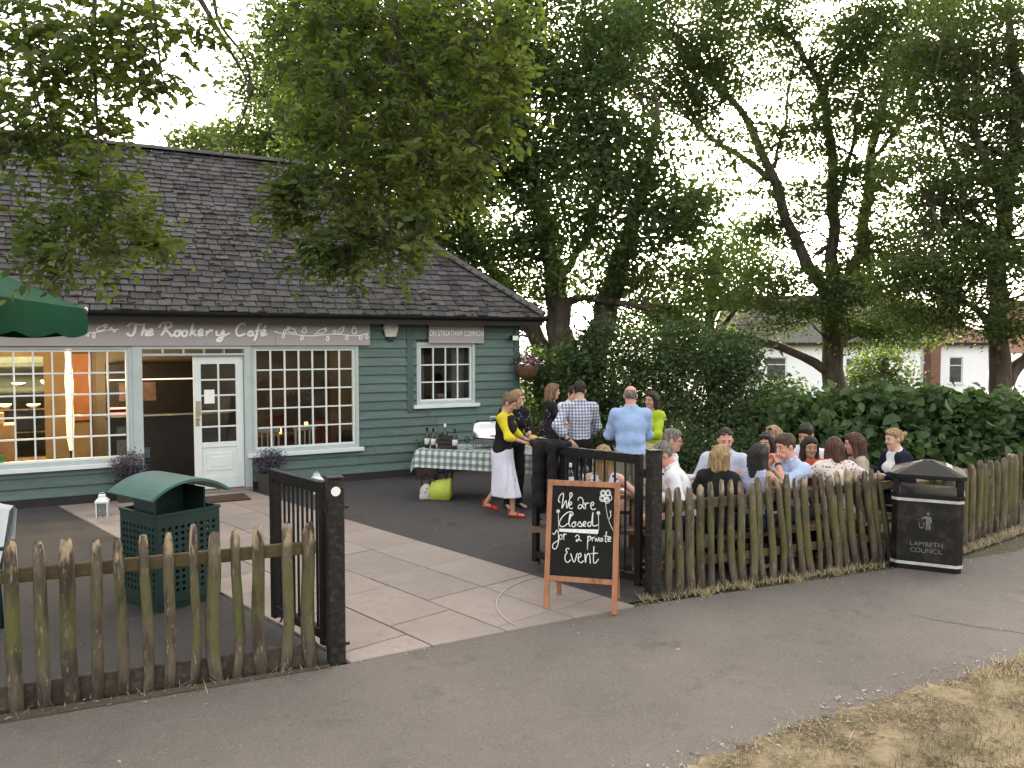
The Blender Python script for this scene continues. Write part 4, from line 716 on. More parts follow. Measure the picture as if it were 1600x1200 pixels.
for bl, per in ((BOUGH_LEFT, 1.), (BOUGH_MIDDLE, 1.25)):
    for x, y, z, r in bl:
        for _ in range(int(per*(14+500*r*r))):
            d = RNG.normal(0, 1, 3); d /= np.linalg.norm(d); c = np.array([x, y, z])+d*r*RNG.uniform(.15, 1.25)*np.array([1, 1.6, 1])
            a = A[int(np.argmin(((A-c)**2).sum(1)))]; dr = c-a; dl = np.linalg.norm(dr)+1e-6
            # a drooping leafy spray: leaves in two ranks along a thin twig
            dr = dr/dl*.6+RNG.normal(0, .5, 3); dr[2] -= .25; dr /= np.linalg.norm(dr); ln = RNG.uniform(.14, .28); s = np.cross(dr, [0, 0, 1.]); s /= np.linalg.norm(s)+1e-6
            if RNG.random() < .35: tk.tube([a-noff, (a+c)/2-noff+RNG.normal(0, .03, 3), c-noff], [.0032, .0025, .0018], 3, cap=False)
            tk.tube([c-noff, c+dr*ln-noff], [.0018, .001], 3, cap=False)
            m = RNG.integers(6, 11)
            for q in range(m):
                t = q/(m-1); sd_ = s if q % 2 else -s; LP.append(c+dr*ln*t); LD.append((dr*.7+sd_*1.1)*1.6 if q < m-1 else dr*2)
tk.build('trunk', BARK, near, smooth=True)
link('crown', leaf_mesh('crown', np.array(LP)-noff, .068, LEAF_NEAR, up=.5, fine=True, tmean=.52, tsd=.3, dirs=np.array(LD), aspect=.5), near)
up_ = [clump_points(c, r, nn, 40, .4, .5)[1] for c, r, nn in (((1.2, -3.5, 8.6), 2.6, 70), ((3.2, -3.4, 8.4), 1.8, 40), ((-.6, -1.0, 8.8), 1.8, 40), ((-2.0, 1.2, 8.9), 1.4, 28), ((-.2, 2.4, 9.2), 1.3, 24))]
link('upper_crown', leaf_mesh('upper_crown', np.vstack(up_)-noff, .12, LEAF_NEAR, tmean=.4), near)
# park trees across the path, behind the camera: they stand in the window reflections
for i, (x, y, lab) in enumerate([(-9, -24, 'park tree across the path, to the left of the verge'), (8, -27, 'park tree across the path, beyond the dry verge'), (-1.5, -32, 'tallest park tree across the path behind the verge')]):
    tree('park_tree', ([[(x, y, -.1, .4), (x+.1, y, 2, .32), (x, y+.2, 4.5, .24), (x+.2, y, 7, .12)]], [(x, y, 6.5, 2.6), (x+1.8, y+.4, 5.5, 1.9), (x-1.8, y-.3, 5.6, 2.0), (x, y, 8.6, 1.8)]), lab, 26, .28, LEAF_DARK, 8, 'park trees', sig=.5, twigs=False)

# ---- shrubs along the back of the terrace
bush('shrub', [(.55, 16.1, .7, .55), (.85, 16.3, 1.3, .5), (.5, 16.2, 1.6, .4)], 'loose shrub growing against the cafe corner below the hanging basket', 'shrub', .075, LEAF_MID, 5200, 'terrace shrubs', .5)
bush('shrub', [(1.3, 15.0, .8, .8), (1.9, 15.2, 1.5, .75), (1.0, 15.6, 1.7, .7), (1.7, 15.8, 2.3, .6)], 'dark shrub at the foot of the thick leaning stems', 'shrub', .095, LEAF_BUSH, 10500, 'terrace shrubs', .3)
bush('shrub', [(2.7, 14.2, .8, .85), (3.3, 14.4, 1.5, .8), (2.5, 14.7, 2.0, .7), (3.2, 15.2, 2.3, .6)], 'tall dark shrub behind the person in the lime green top', 'shrub', .085, LEAF_BUSH, 11500, 'terrace shrubs', .35)
bush('shrub', [(4.0, 13.6, .7, .8), (4.2, 14.0, 1.2, .65), (3.7, 14.3, 2.0, .6), (4.0, 15.0, 2.0, .5)], 'bushy shrub below the low horizontal limb', 'shrub', .085, LEAF_BUSH, 10500, 'terrace shrubs', .5)
bush('lime_shrub', [(5.3, 16.2, .9, .5), (5.0, 16.3, 1.2, .36), (5.5, 16.4, 1.25, .33)], 'bright lime green shrub by the white house', 'shrub', .07, LEAF_LIME, 3800, 'terrace shrubs', .5)
for i, (x, y, z, lab) in enumerate([(4.9, 12.3, .9, 'broad-leaved shrub behind the blossom print blouse'), (5.7, 12.2, 1.0, 'broad-leaved shrub behind the navy cardigan'), (6.5, 12.3, .95, 'broad-leaved shrub rising over the black bin'), (7.4, 12.4, .85, 'broad-leaved shrub behind the short end of the fence'), (8.5, 12.9, .85, 'broad-leaved shrub at the foot of the dark-trunked tree')]):
    bush('broadleaf_shrub', [(x, y, z*.65, .62), (x+.35, y+.2, z*1.2, .5), (x-.35, y+.15, z*1.25, .48)], lab, 'shrub', .15, LEAF_BIG, 3000, 'broadleaf shrubs', .45, aspect=.62, sig=.14, up=.2, fine=True)
bush('low_shrub', [(3.1, 12.3, .45, .5), (3.7, 12.4, .55, .5), (2.6, 12.5, .5, .45)], 'low dark shrub behind the seated lilac-white shirt', 'shrub', .08, LEAF_BUSH, 4200, 'terrace shrubs', .4)
k = MB(); g_ = empty('arching_grass', (2.35, 12.6, 0), 0, 'clump of long arching strap leaves beside the shrubs', 'plant')
for i in range(150):
    a = RNG.uniform(0, 6.28); l = RNG.uniform(.5, 1.0); h = RNG.uniform(.7, 1.25); w = .012
    p = [np.array([math.cos(a)*l*t, math.sin(a)*l*t, h*(1-(1-t*1.25)**2)*1.0]) for t in np.linspace(0, 1, 6)]
    s_ = np.array([-math.sin(a), math.cos(a), 0]); vs = []
    for j, q in enumerate(p): ww = w*(1-j/5.5); vs += [q-s_*ww, q+s_*ww]
    k.add(vs, [(2*j, 2*j+1, 2*j+3, 2*j+2) for j in range(5)])
o = k.build('blades', LEAF_BUSH, g_); at = o.data.attributes.new('tint', 'FLOAT', 'FACE'); at.data.foreach_set('value', np.repeat(RNG.uniform(.2, .9, 150), 5).astype(np.float32))
# far hedge line that closes the view under the trees
bush('boundary_hedge', [(x, 21.5+.6*math.sin(x), (.4 if x < 5 else -.75)+.25*math.cos(x*2.1), 1.15) for x in np.arange(-1, 17, 1.25)], 'long dark boundary hedge beneath the trees', 'hedge', .15, LEAF_BUSH, 20000, tmean=.3, stems=2, sig=.3)
# basket flowers
def potted(parent, name, c, r, n, size, mat, flat=.6, tmean=.5):
    C, P = clump_points(c, r, max(4, n//12), 12, r*.22, flat, .5); return link(name, leaf_mesh(name, P, size, mat, tmean=tmean), parent)
potted(hb, 'foliage', (0, 0, .28), .22, 420, .06, LEAF_MID); potted(hb, 'flowers', (0, -.03, .33), .24, 260, .045, BLOOM, .6)['kind'] = 'stuff'
potted(hb, 'trailing_leaves', (.12, .02, .48), .16, 160, .08, LEAF_LIME)
# ---------------------------------------------------------------- fences
def picket(h, r, seed, lean=(0, 0)):
    """a split round stake: irregular section, chamfered top"""
    q = random.Random(seed); n = 9; k = MB(); vs = []; prof = [q.uniform(.78, 1.2) for _ in range(n)]
    zs = [-.06, .12*h, .3*h, .5*h, .7*h, .86*h, .955*h, h]; bx = q.uniform(-.03, .03); by = q.uniform(-.015, .015); sl_ = q.uniform(-.25, .25)
    for i, z in enumerate(zs):
        rr = r*(1.08-.10*z/h)*q.uniform(.95, 1.05)*(1. if i < 6 else (.88 if i == 6 else .62)); sx = bx*math.sin(3.1*z/h)+bx*.4*math.sin(7*z/h); sy = by*math.sin(2.3*z/h)
        for j in range(n):
            t = 6.2832*j/n; vs.append((sx+lean[0]*z+rr*prof[j]*math.cos(t), sy+lean[1]*z+rr*.85*prof[j]*math.sin(t), z+((q.uniform(-.014, .014)+sl_*rr*math.cos(t)*2) if i >= 6 else 0)))
    k.add(vs, [(i*n+j, i*n+(j+1) % n, (i+1)*n+(j+1) % n, (i+1)*n+j) for i in range(len(zs)-1) for j in range(n)]+[tuple(range(n-1, -1, -1)), tuple((len(zs)-1)*n+j for j in range(n))]); return k
def fence(name, label, a, b_, xs, hs, lean, seed, rail_z, board=True, r=.036, back=.05):
    a = Vector((a[0], a[1], 0)); b_ = Vector((b_[0], b_[1], 0)); d = b_-a; L = d.length; ang = math.atan2(d.y, d.x); root = empty(name, a, ang, label, 'fence', 'picket fences'); q = random.Random(seed)
    for i, x in enumerate(xs):
        x = x*L; ln = (lean(x/L)+q.uniform(-.018, .018), q.uniform(-.012, .012)); h = hs(x/L)*q.uniform(.96, 1.03)
        o = picket(h, r*q.uniform(.78, 1.2), seed*100+i, ln).build('picket', PICK, root, (x, 0, 0), smooth=True)
    MB().box(-.02, L*max(xs)+.05, back-.022, back+.014, rail_z-.045, rail_z+.045).build('rail', RAIL, root, bevel=.006)
    MB().box(-.02, L*max(xs)+.05, back-.022, back+.014, .22, .30).build('rail', RAIL, root, bevel=.006) if not board else MB().box(-.02, L*max(xs)+.05, back-.025, back+.015, -.03, .15).build('gravel_board', GRAVELB, root, bevel=.006)
    return root
pl = [10, 52, 99, 139, 179, 222, 253, 293, 331, 362, 402, 439, 481]        # where each stake stands along the run
xl = [(-3.15+(u-10)/471*1.69) for u in pl]
L0 = math.hypot(-1.29+5.6, 5.85-4.0)
def along(u):
    """distance along the left run of a stake seen at a bearing u"""
    tx = (u-800)/1294; ax, ay = -3.15, 5.05; dx, dy = 1.86, .80; t = (tx*ay-ax)/(dx-tx*dy); return t
tl = [along(u) for u in pl]; st = 2.0; pre = [-.2*i/2.02*1.05 for i in range(7, 0, -1)]
ax0 = np.array([-3.15, 5.05])-np.array([1.86, .80])*.9; T0 = .9; Ltot = 1.9
fence('picket_fence', 'mossy round-stake picket fence beside the green litter bin', ax0, (-1.29, 5.85), [(T0+t)/Ltot for t in pre if T0+t > 0]+[(T0+t)/Ltot for t in tl], lambda s: 1.03+.03*s, lambda s: 0., 5, .84, r=.038, back=.062)
pr_ = [1047, 1066, 1083, 1099, 1116, 1135, 1153, 1167, 1183, 1197, 1213, 1229, 1245, 1260, 1274, 1287, 1303, 1316, 1331, 1346, 1361, 1374, 1386, 1397]
def along2(u, a, dvec):
    tx = (u-800)/1294; return (tx*a[1]-a[0])/(dvec[0]-tx*dvec[1])
fa, fb = (1.27, 7.38), (3.95, 8.60); dv = (fb[0]-fa[0], fb[1]-fa[1])
fence('picket_fence', 'leaning green-mossed picket fence in front of the seated diners', fa, fb, [along2(u, fa, dv) for u in pr_], lambda s: .985, lambda s: -.02-.17*min(1, max(0, (s-.25)*1.6)), 6, .80, board=False, r=.036, back=.052)
fa, fb = (4.72, 8.98), (6.42, 10.42); dv = (fb[0]-fa[0], fb[1]-fa[1])
fence('picket_fence', 'short run of close-set pickets beyond the black bin', fa, fb, [.02, .10, .18, .25, .33, .41, .49, .57, .66, .75, .84, .92, .985], lambda s: .90, lambda s: -.01, 7, .74, board=False, r=.052, back=.068)

# ---------------------------------------------------------------- gates
def gate(name, label, hinge, free, post_lab, sticker, plab, nb):
    a = Vector((hinge[0], hinge[1], 0)); d = Vector((free[0], free[1], 0))-a; L = d.length; ang = math.atan2(d.y, d.x)
    po = empty('gate_post', a, R(26), plab, 'post', 'gate posts')
    MB().box(-.058, .058, -.055, .055, -.1, 1.33).build('post', RUST, po, bevel=.008)
    MB().box(-.061, .061, -.058, .058, 1.331, 1.345).build('cap', RUST, po, bevel=.003)
    k = MB()
    for z in (.12, 1.12): k.tube([(-.02, .05, z), (-.05, .12, z)], .014, 8).tube([(-.04, .085, z-.04), (-.04, .085, z+.04)], .018, 8).tube([(.07, -.01, z), (.095, -.01, z)], .012, 8)
    k.build('hinge', RUST, po)
    g = empty(name, a+d.normalized()*.13, ang, label, 'gate', 'black bar gates'); W = L-.13
    MB().box(0, .06, -.03, .03, .08, 1.29).build('stile', BLACKP, g, bevel=.004); MB().box(W-.06, W, -.03, .03, .08, 1.29).build('stile', BLACKP, g, bevel=.004)
    MB().box(.06, W-.06, -.028, .028, 1.20, 1.285).build('rail', BLACKP, g, bevel=.004); MB().box(.06, W-.06, -.028, .028, .12, .19).build('rail', BLACKP, g, bevel=.004)
    bar = MB().tube([(0, 0, .18), (0, 0, 1.21)], .0105, 8).mesh('bar', BLACKP)
    for i in range(nb): link('bar', bar, g, (.06+(W-.12)*(i+1)/(nb+1), 0, 0))
    MB().tube([(W-.03, -.05, .62), (W-.03, -.05, .05), (W-.03, -.035, .03)], .009, 8).tube([(W-.03, -.05, .5), (W-.03, -.09, .5)], .008, 6).build('drop_bolt', RUST, g)
    MB().box(W+.001, W+.03, -.008, .008, .85, .93).build('latch', RUST, g)
    return po, g
po, gl = gate('bar_gate', 'black bar gate standing open beside the green litter bin', (-1.27, 5.88), (-1.93, 6.62), None, True, 'black steel gate post with a round white sticker', 9)
# the sticker sits on the post face towards the opening
u = Vector((math.cos(R(-24)), math.sin(R(-24)), 0))
k = MB(); k.lathe([(.034, 0), (.034, .003)], 20, M=Matrix.Translation((-1.27, 5.88, 0)) @ Matrix.Rotation(R(26), 4, 'Z') @ Matrix.Translation((-.005, -.0552, 1.245)) @ Matrix.Rotation(R(90), 4, 'X'))
st_ = k.build('round_sticker', PAPER, None); tag(st_, 'round white sticker on the face of the black gate post', 'sticker')
po2, gr = gate('bar_gate', 'black bar gate standing open behind the chalkboard', (1.27, 7.36), (.22, 8.34), None, False, 'black steel gate post at the end of the leaning fence', 9)

# ---------------------------------------------------------------- chalkboard
ab = empty('chalkboard_sign', (.575, 6.93, .018), math.atan2(-.16, .60), 'pine A-board chalkboard reading We are Closed for a private Event', 'sign')
HW, HT, LN = .315, 1.09, .17
Mfr = Matrix.Rotation(math.atan2(LN, HT), 4, 'X').inverted()         # front panel leans back
def leg_bar(k, x0, x1, z0, z1, M, y0=-.014, y1=.014): k.box(x0, x1, y0, y1, z0, z1, M)
Mfr = Matrix.Rotation(-math.atan2(LN, HT), 4, 'X'); zt = math.hypot(LN, HT)
for sx in (-1, 1): MB().box(min(sx*HW, sx*(HW-.045)), max(sx*HW, sx*(HW-.045)), -.016, .016, 0, zt, Mfr).build('leg', PINE, ab, bevel=.003)
for z0, z1 in ((zt-.05, zt-.002), (.24, .285)): MB().box(-HW+.045, HW-.045, -.0155, .0155, z0, z1, Mfr).build('frame_rail', PINE, ab, bevel=.003)
MB().box(-HW+.045, HW-.045, -.006, .006, .285, zt-.05, Mfr).build('board', CHALKB, ab)
Mb = Matrix.Translation((0, .42, 0)) @ Matrix.Rotation(math.atan2(.42-LN, HT), 4, 'X'); zb = math.hypot(.42-LN, HT)
for sx in (-1, 1): MB().box(min(sx*(HW-.03), sx*(HW-.07)), max(sx*(HW-.03), sx*(HW-.07)), .0, .024, 0, zb-.04, Mb).build('leg', PINE, ab, bevel=.003)
MB().box(-HW+.07, HW-.07, .003, .02, .26, .30, Mb).build('frame_rail', PINE, ab, bevel=.003); MB().box(-HW+.07, HW-.07, .003, .012, .30, zb-.05, Mb).build('back_board', CHALKB, ab)
CH = {'We': [[(228,345),(208,322),(222,270),(268,240),(262,320),(250,408),(285,345),(303,325),(312,408),(345,310),(378,262),(370,235),(350,243),(352,292)],[(345,375),(372,360),(365,337),(345,350),(340,388),(358,412),(386,404)]],
 'are': [[(450,322),(455,295),(482,285),(510,310),(512,362),(490,402),(462,412),(452,390),(475,366),(510,386),(530,416)],[(536,343),(543,416)],[(543,375),(560,346),(588,352)],[(606,385),(642,364),(636,338),(614,348),(608,395),(632,421),(668,408)]],
 'Closed': [[(348,500),(386,480),(376,450),(320,455),(250,510),(217,575),(240,612),(282,606),(318,578)],[(326,585),(352,520),(364,478),(352,470),(340,520),(338,590),(358,612)],[(402,560),(376,580),(378,608),(406,611),(421,585),(402,560),(430,565)],[(438,602),(470,556),(482,572),(502,592),(486,609),(456,604)],[(515,592),(546,575),(540,553),(518,565),(515,600),(548,606)],[(612,560),(580,563),(570,596),(596,606),(616,570),(633,450),(630,580),(652,601),(696,588)]],
 'for': [[(130,685),(152,700),(188,652),(205,690),(207,770),(190,835),(165,862),(134,850),(142,805),(205,765)],[(236,700),(215,725),(222,753),(246,750),(253,720),(236,700)],[(268,692),(276,762)],[(275,722),(288,694),(308,700)]],
 'a': [[(414,727),(440,704),(463,722),(458,752),(436,776),(429,760),(462,754),(494,770)]],
 'private': [[(572,712),(565,866)],[(568,742),(594,713),(608,738),(578,768)],[(620,728),(626,771)],[(625,745),(638,727),(651,732)],[(662,736),(665,770)],[(660,712),(662,716)],[(676,735),(690,770),(708,724)],[(742,734),(718,746),(722,770),(746,754),(749,730),(754,771)],[(800,660),(786,764),(806,771)],[(768,710),(822,714)],[(820,752),(850,735),(842,717),(820,730),(822,766),(856,764)]],
 'Event': [[(342,860),(312,853),(299,876),(314,897),(288,935),(294,992),(326,1007),(358,978)],[(358,908),(400,1004),(440,904)],[(450,962),(487,934),(480,905),(456,920),(455,986),(490,1007),(518,984)],[(534,910),(541,1007),(551,942),(580,904),(596,942),(601,1016)],[(646,825),(640,988),(666,1006),(702,962)],[(604,906),(692,899)]]}
def chalk_xy(x, y):
    yt = 150+.04*(x-135); V = (y-yt)/1005; xl_, xr = 135-.04*(y-150), 900-.032*(y-180); U = (x-xl_)/(xr-xl_)
    return (-HW+.045+U*(2*HW-.09), zt-.05-V*(zt-.335))
def chalk(lst, rad, name):
    k = MB()
    for i, s in enumerate(lst):
        p = [chalk_xy(*q) for q in s]; p = spline(p, 5) if len(p) > 2 else [np.array(q) for q in p]
        k.tube([Mfr @ Vector((q[0], -.0065-.0003*(i % 5), q[1])) for q in p], rad, 6, squash=.25, ax=Mfr.to_3x3() @ Vector((0, -1, 0)))
    k.build(name, CHALK, ab, smooth=True)
for w, lst in CH.items(): chalk(lst, .0042 if w != 'Closed' else .0046, 'chalk_lettering')
p4 = [chalk_xy(*q) for q in ((215, 636), (706, 640), (692, 690), (215, 668))]
MB().add([Mfr @ Vector((x, -.0068, z)) for x, z in p4], [(0, 1, 2, 3)]).build('chalk_bar', CHALK, ab)
ring = lambda cx, cy, rx, ry: [(cx+rx*math.cos(t), cy+ry*math.sin(t)) for t in np.linspace(0, 6.283, 10)]
fl = [ring(790+46*math.cos(t), 272+46*math.sin(t), 33, 33) for t in (-2.3, -.9, .35, 1.2, 2.6)]+[ring(790+44*math.cos(t), 272+44*math.sin(t), 20, 20) for t in (-2.3, -.9, 1.2, 2.6)]
chalk(fl, .0034, 'chalk_flower'); chalk([[(785, 300), (795, 400), (815, 500), (845, 580), (884, 652)], [(830, 528), (850, 490), (848, 455)], [(848, 490), (862, 480)], [(848, 455), (840, 440), (848, 430), (858, 442), (848, 455)], [(205, 472), (208, 640)], [(701, 480), (706, 640)]], .0022, 'chalk_stem')
chalk([[(cx+24*math.cos(t), cy+24*math.sin(t)), (cx-24*math.cos(t), cy-24*math.sin(t))] for cx, cy in ((203, 444), (700, 460)) for t in (.2, 1.25, 2.3)], .0044, 'chalk_star')

# ---------------------------------------------------------------- bins
bn = empty('litter_bin', (4.30, 8.50, .006), R(-27), 'black council litter bin with a pyramid hood and white bands', 'bin')
def octa(w, c): return [(-w+c, -w), (w-c, -w), (w, -w+c), (w, w-c), (w-c, w), (-w+c, w), (-w, w-c), (-w, -w+c)]
BINB = pm('bin_black', (.006, .006, .0065), (.010, .010, .010), 5, .6, bmp=.12, bscale=30, spec=.2)
BINW = pm('bin_scuffed', (.006, .006, .0065), (.010, .0095, .009), 3, .5, bmp=.15, spec=.25, col3=(.035, .03, .026), scale3=7)
W_ = .325
MB().prism(octa(W_, .055), .06, .70).build('body', BINW, bn, bevel=.004); MB().prism(octa(W_-.012, .05), -.01, .06).build('base', BINB, bn)
BAND = pm('bin_band', (.50, .50, .48), (.36, .36, .35), 12, .5)
MB().prism(octa(W_+.004, .056), .055, .085).build('band', BAND, bn); MB().prism(octa(W_+.004, .056), .70, .73).build('band', BAND, bn)
MB().prism(octa(W_+.012, .058), .73, .775).build('collar', BINB, bn, bevel=.006)
for sx in (-1, 1):
    for sy in (-1, 1): MB().box(sx*(W_-.035)-.03, sx*(W_-.035)+.03, sy*(W_-.035)-.03, sy*(W_-.035)+.03, .775, .93).build('hood_post', BINB, bn, bevel=.006)
k = MB(); r0 = octa(W_+.02, .06); vs = [(x, y, .93) for x, y in r0]+[(x, y, .968) for x, y in r0]+[(x*.13, y*.13, 1.085) for x, y in r0]
k.add(vs, [tuple(range(7, -1, -1)), tuple(range(16, 24))]+[(i, (i+1) % 8, 8+(i+1) % 8, 8+i) for i in range(8)]+[(8+i, 8+(i+1) % 8, 16+(i+1) % 8, 16+i) for i in range(8)]); k.build('hood', BINB, bn, bevel=.004)
MB().prism([(-.03, -.14), (.03, -.14), (.03, .14), (-.03, .14)], 0, .003, Matrix.Translation((.19, -.0, 1.033)) @ Matrix.Rotation(R(23), 4, 'Y')).build('hood_sticker', pm('faded_sticker', (.35, .35, .34), (.22, .22, .22), 30, .7), bn)
PRT = pm('bin_print', (.17, .17, .16), (.10, .10, .097), 30, .8)
Mf_ = Matrix.Translation((-.0, -W_-.002, 0)) @ UP
text_mesh('lettering', 'LAMBETH', .066, PRT, bn, Matrix.Translation((.0, -W_-.0015, .27)) @ UP, 1.05, .0006); text_mesh('lettering', 'COUNCIL', .066, PRT, bn, Matrix.Translation((.0, -W_-.0015, .205)) @ UP, 1.0, .0006)
def tidyman(M):
    k = MB(); k.lathe([(.014, 0), (.014, .002)], 12, (.012, .56, 0), M)
    k.prism([(-.012, .535), (.038, .535), (.046, .47), (.038, .468), (.032, .505), (.032, .40), (.016, .40), (.014, .46), (.010, .46), (.006, .40), (-.008, .40), (-.008, .51), (-.05, .505), (-.05, .517)], 0, .002, M)
    k.prism([(-.075, .475), (-.068, .475), (-.06, .42), (-.035, .42), (-.028, .475), (-.02, .475), (-.030, .412), (-.065, .412)], 0, .002, M); k.box(-.086, -.078, .494, .502, 0, .002, M); return k
tidyman(Matrix.Translation((.0, -W_-.0005, .02)) @ UP).build('litter_symbol', PRT, bn)
tidyman(Matrix.Translation((W_+.0005, .02, .02)) @ Matrix.Rotation(R(90), 4, 'Z') @ UP).build('litter_symbol', PRT, bn)

gb = empty('green_bin', (-3.05, 7.32, 0), R(53), 'dark green perforated litter bin under a faded arched lid', 'bin')
w = .30; k = MB(); t = .012
# perforated sides: sheet steel with real holes, built as a lattice
def perforated(M, wd, z0, z1, nx, nz):
    k = MB(); cw = (wd*2-.06)/nx; ch = (z1-z0-.16)/nz; x0 = -wd+.03; zz = z0+.08
    k.box(-wd, wd, 0, t, z0, zz, M).box(-wd, wd, 0, t, z1-.08, z1, M).box(-wd, x0, 0, t, zz, z1-.08, M).box(wd-.03, wd, 0, t, zz, z1-.08, M)
    n = 8
    for i in range(nx):
        for j in range(nz):
            cx, cz = x0+(i+.5)*cw, zz+(j+.5)*ch; r = min(cw, ch)*.30; o = []; q = []
            for a in range(n):
                an = 6.2832*a/n; c_, s_ = math.cos(an), math.sin(an); m = max(abs(c_), abs(s_)); o.append((cx+c_/m*cw/2, cz+s_/m*ch/2)); q.append((cx+c_*r, cz+s_*r))
            vs = [M @ Vector((x, y, z)) for y in (0, t) for x, z in o+q]
            fs = [(a, (a+1) % n, n+(a+1) % n, n+a) for a in range(n)]+[(2*n+a, 3*n+a, 3*n+(a+1) % n, 2*n+(a+1) % n) for a in range(n)]+[(n+a, n+(a+1) % n, 3*n+(a+1) % n, 3*n+a) for a in range(n)]
            # corner triangles of each cell
            k.add(vs, fs)
    return k
for i in range(4):
    M = Matrix.Rotation(R(90*i), 4, 'Z') @ Matrix.Translation((0, -w, 0)); perforated(M, w-.002, .06, .82, 9, 11).build('side_panel', GREENBIN, gb)
MB().box(-w+.02, w-.02, -w+.02, w-.02, 0, .07).build('base', GREENBIN, gb); MB().box(-w+.03, w-.03, -w+.03, w-.03, .071, .60).build('liner', pm('bin_liner', (.006, .006, .007), (.012, .012, .012), 9, .35, bmp=.6), gb)
k = MB()
for i in range(4):
    M = Matrix.Rotation(R(90*i), 4, 'Z'); k.box(-w-.008, w+.008, -w-.009, -w+.02, .82+.0005*i, .845, M)
k.build('rim', GREENBIN, gb, bevel=.003)
for sx, M in ((-1, 1), (1, 1)): MB().box(sx*.235-.008, sx*.235+.008, -.17, .17, .60, 1.0).build('lid_support', GREENBIN, gb)
MB().box(-.226, .226, .16, .172, .60, 1.02).build('back_plate', GREENBIN, gb)
k = MB(); vs = []; nn = 15; rl = .62
for y in (-.36, .36):
    for off in (0, .022):
        for a in np.linspace(-.66, .66, nn): vs.append(((rl+off)*math.sin(a)*.96, y, 1.08-rl+(rl+off)*math.cos(a)+.02))
fs = []
for a in range(nn-1): fs += [(a, a+1, 2*nn+a+1, 2*nn+a), (nn+a, 3*nn+a, 3*nn+a+1, nn+a+1), (a, nn+a, nn+a+1, a+1), (2*nn+a, 2*nn+a+1, 3*nn+a+1, 3*nn+a)]
fs += [(0, 2*nn, 3*nn, nn), (nn-1, 2*nn-1, 4*nn-1, 3*nn-1)]; k.add(vs, fs); k.build('arched_lid', GREENLID, gb)

# ---------------------------------------------------------------- parasol, chair, lantern, planters, mat
um = empty('parasol', (-4.9, 5.8, 0), math.atan2(-.972, .234), 'large dark green square garden parasol at the edge of the terrace', 'parasol')
# canopy axes: local x towards the viewer along one edge, local y towards the cafe
H_ = 1.42; zc, za, dv_ = 2.60, 3.34, .26; k = MB(); nn = 10
for i in range(4):
    M = Matrix.Rotation(R(90*i), 4, 'Z'); vs = []
    for r_ in range(7):
        f = r_/6
        for c_ in range(nn+1):
            s_ = c_/nn*2-1; sag = .05*math.sin(f*3.14)*(1-abs(s_)**2); vs.append(M @ Vector((H_*f, H_*f*s_, za+(zc-za)*f-sag)))
    k.add(vs, [(a*(nn+1)+b_, a*(nn+1)+b_+1, (a+1)*(nn+1)+b_+1, (a+1)*(nn+1)+b_) for a in range(6) for b_ in range(nn)])
cn = k.build('canopy', CANOPY, um, smooth=False)
for i in range(4):
    M = Matrix.Rotation(R(90*i), 4, 'Z'); k = MB(); n2 = 40; vs = []
    for c_ in range(n2+1):
        s_ = c_/n2*2-1; wv = .005*math.sin(c_*.5+i); bot = zc-dv_*(.84+.16*abs(math.sin(c_/n2*math.pi*3)))
        vs += [M @ Vector((H_+wv*.2, H_*s_, zc+.002)), M @ Vector((H_+wv+.012, H_*s_, (zc+bot)/2)), M @ Vector((H_+wv*1.6, H_*s_, bot))]
    k.add(vs, [(c_*3+j, c_*3+j+1, c_*3+4+j, c_*3+3+j) for c_ in range(n2) for j in range(2)]); k.build('valance', CANOPY, cn, smooth=True)
POLE = pm('parasol_pole', (.30, .20, .11), (.24, .16, .09), 6, .6, stretch=(4, 4, .5))
MB().tube([(0, 0, .02), (0, 0, za+.06)], .027, 12).build('pole', POLE, um, smooth=True); MB().lathe([(.36, 0), (.36, .06), (.08, .09), (.05, .3), (.03, .32)], 20).build('base', BLACKP, um)
rib = MB().bar((.02, 0, za-.07), (H_*1.40, 0, zc-.02), .02, .03).mesh('rib', POLE); cap_ = MB().ell((H_*math.sqrt(2), 0, zc-.01), (.022, .022, .03)).mesh('rib_end_cap', STEEL)
for i in range(4): link('rib', rib, um, rot=(0, 0, R(45+90*i))); link('rib_end_cap', cap_, um, rot=(0, 0, R(45+90*i)))
ch = empty('garden_chair', (-4.42, 6.45, 0), R(-20), 'dark green tubular garden chair draped with a white cover', 'chair'); TUB = pm('green_tube', (.008, .03, .03), (.012, .038, .036), 6, .35)
for sx in (-1, 1):
    k = MB(); k.tube(spline([(sx*.28, -.24, 0), (sx*.28, -.25, .3), (sx*.28, -.22, .58), (sx*.28, -.12, .66), (sx*.28, .15, .66), (sx*.27, .26, .64)], 5), .016, 8); k.build('arm_frame', TUB, ch, smooth=True)
    k = MB(); k.tube([(sx*.25, .22, 0), (sx*.25, .2, .42), (sx*.25, .32, .95)], .016, 8); k.build('back_leg', TUB, ch, smooth=True)
MB().box(-.25, .25, -.22, .22, .40, .43).build('seat', TUB, ch, bevel=.01)
k = MB(); vs = []
for x in np.linspace(-.27, .27, 7):
    for q in [(.17, .46), (.22, .62), (.26, .8), (.29, .95), (.33, .985), (.36, .95), (.33, .7)]: vs.append((x, q[0]+.008*math.sin(x*30), q[1]+(.012*math.cos(x*9) if q[1] > .9 else 0)))
k.add(vs, [(a*7+b_, a*7+b_+1, (a+1)*7+b_+1, (a+1)*7+b_) for a in range(6) for b_ in range(6)]); k.build('seat_cover', cloth('white_cover', (.74, .76, .78)), ch, smooth=True)
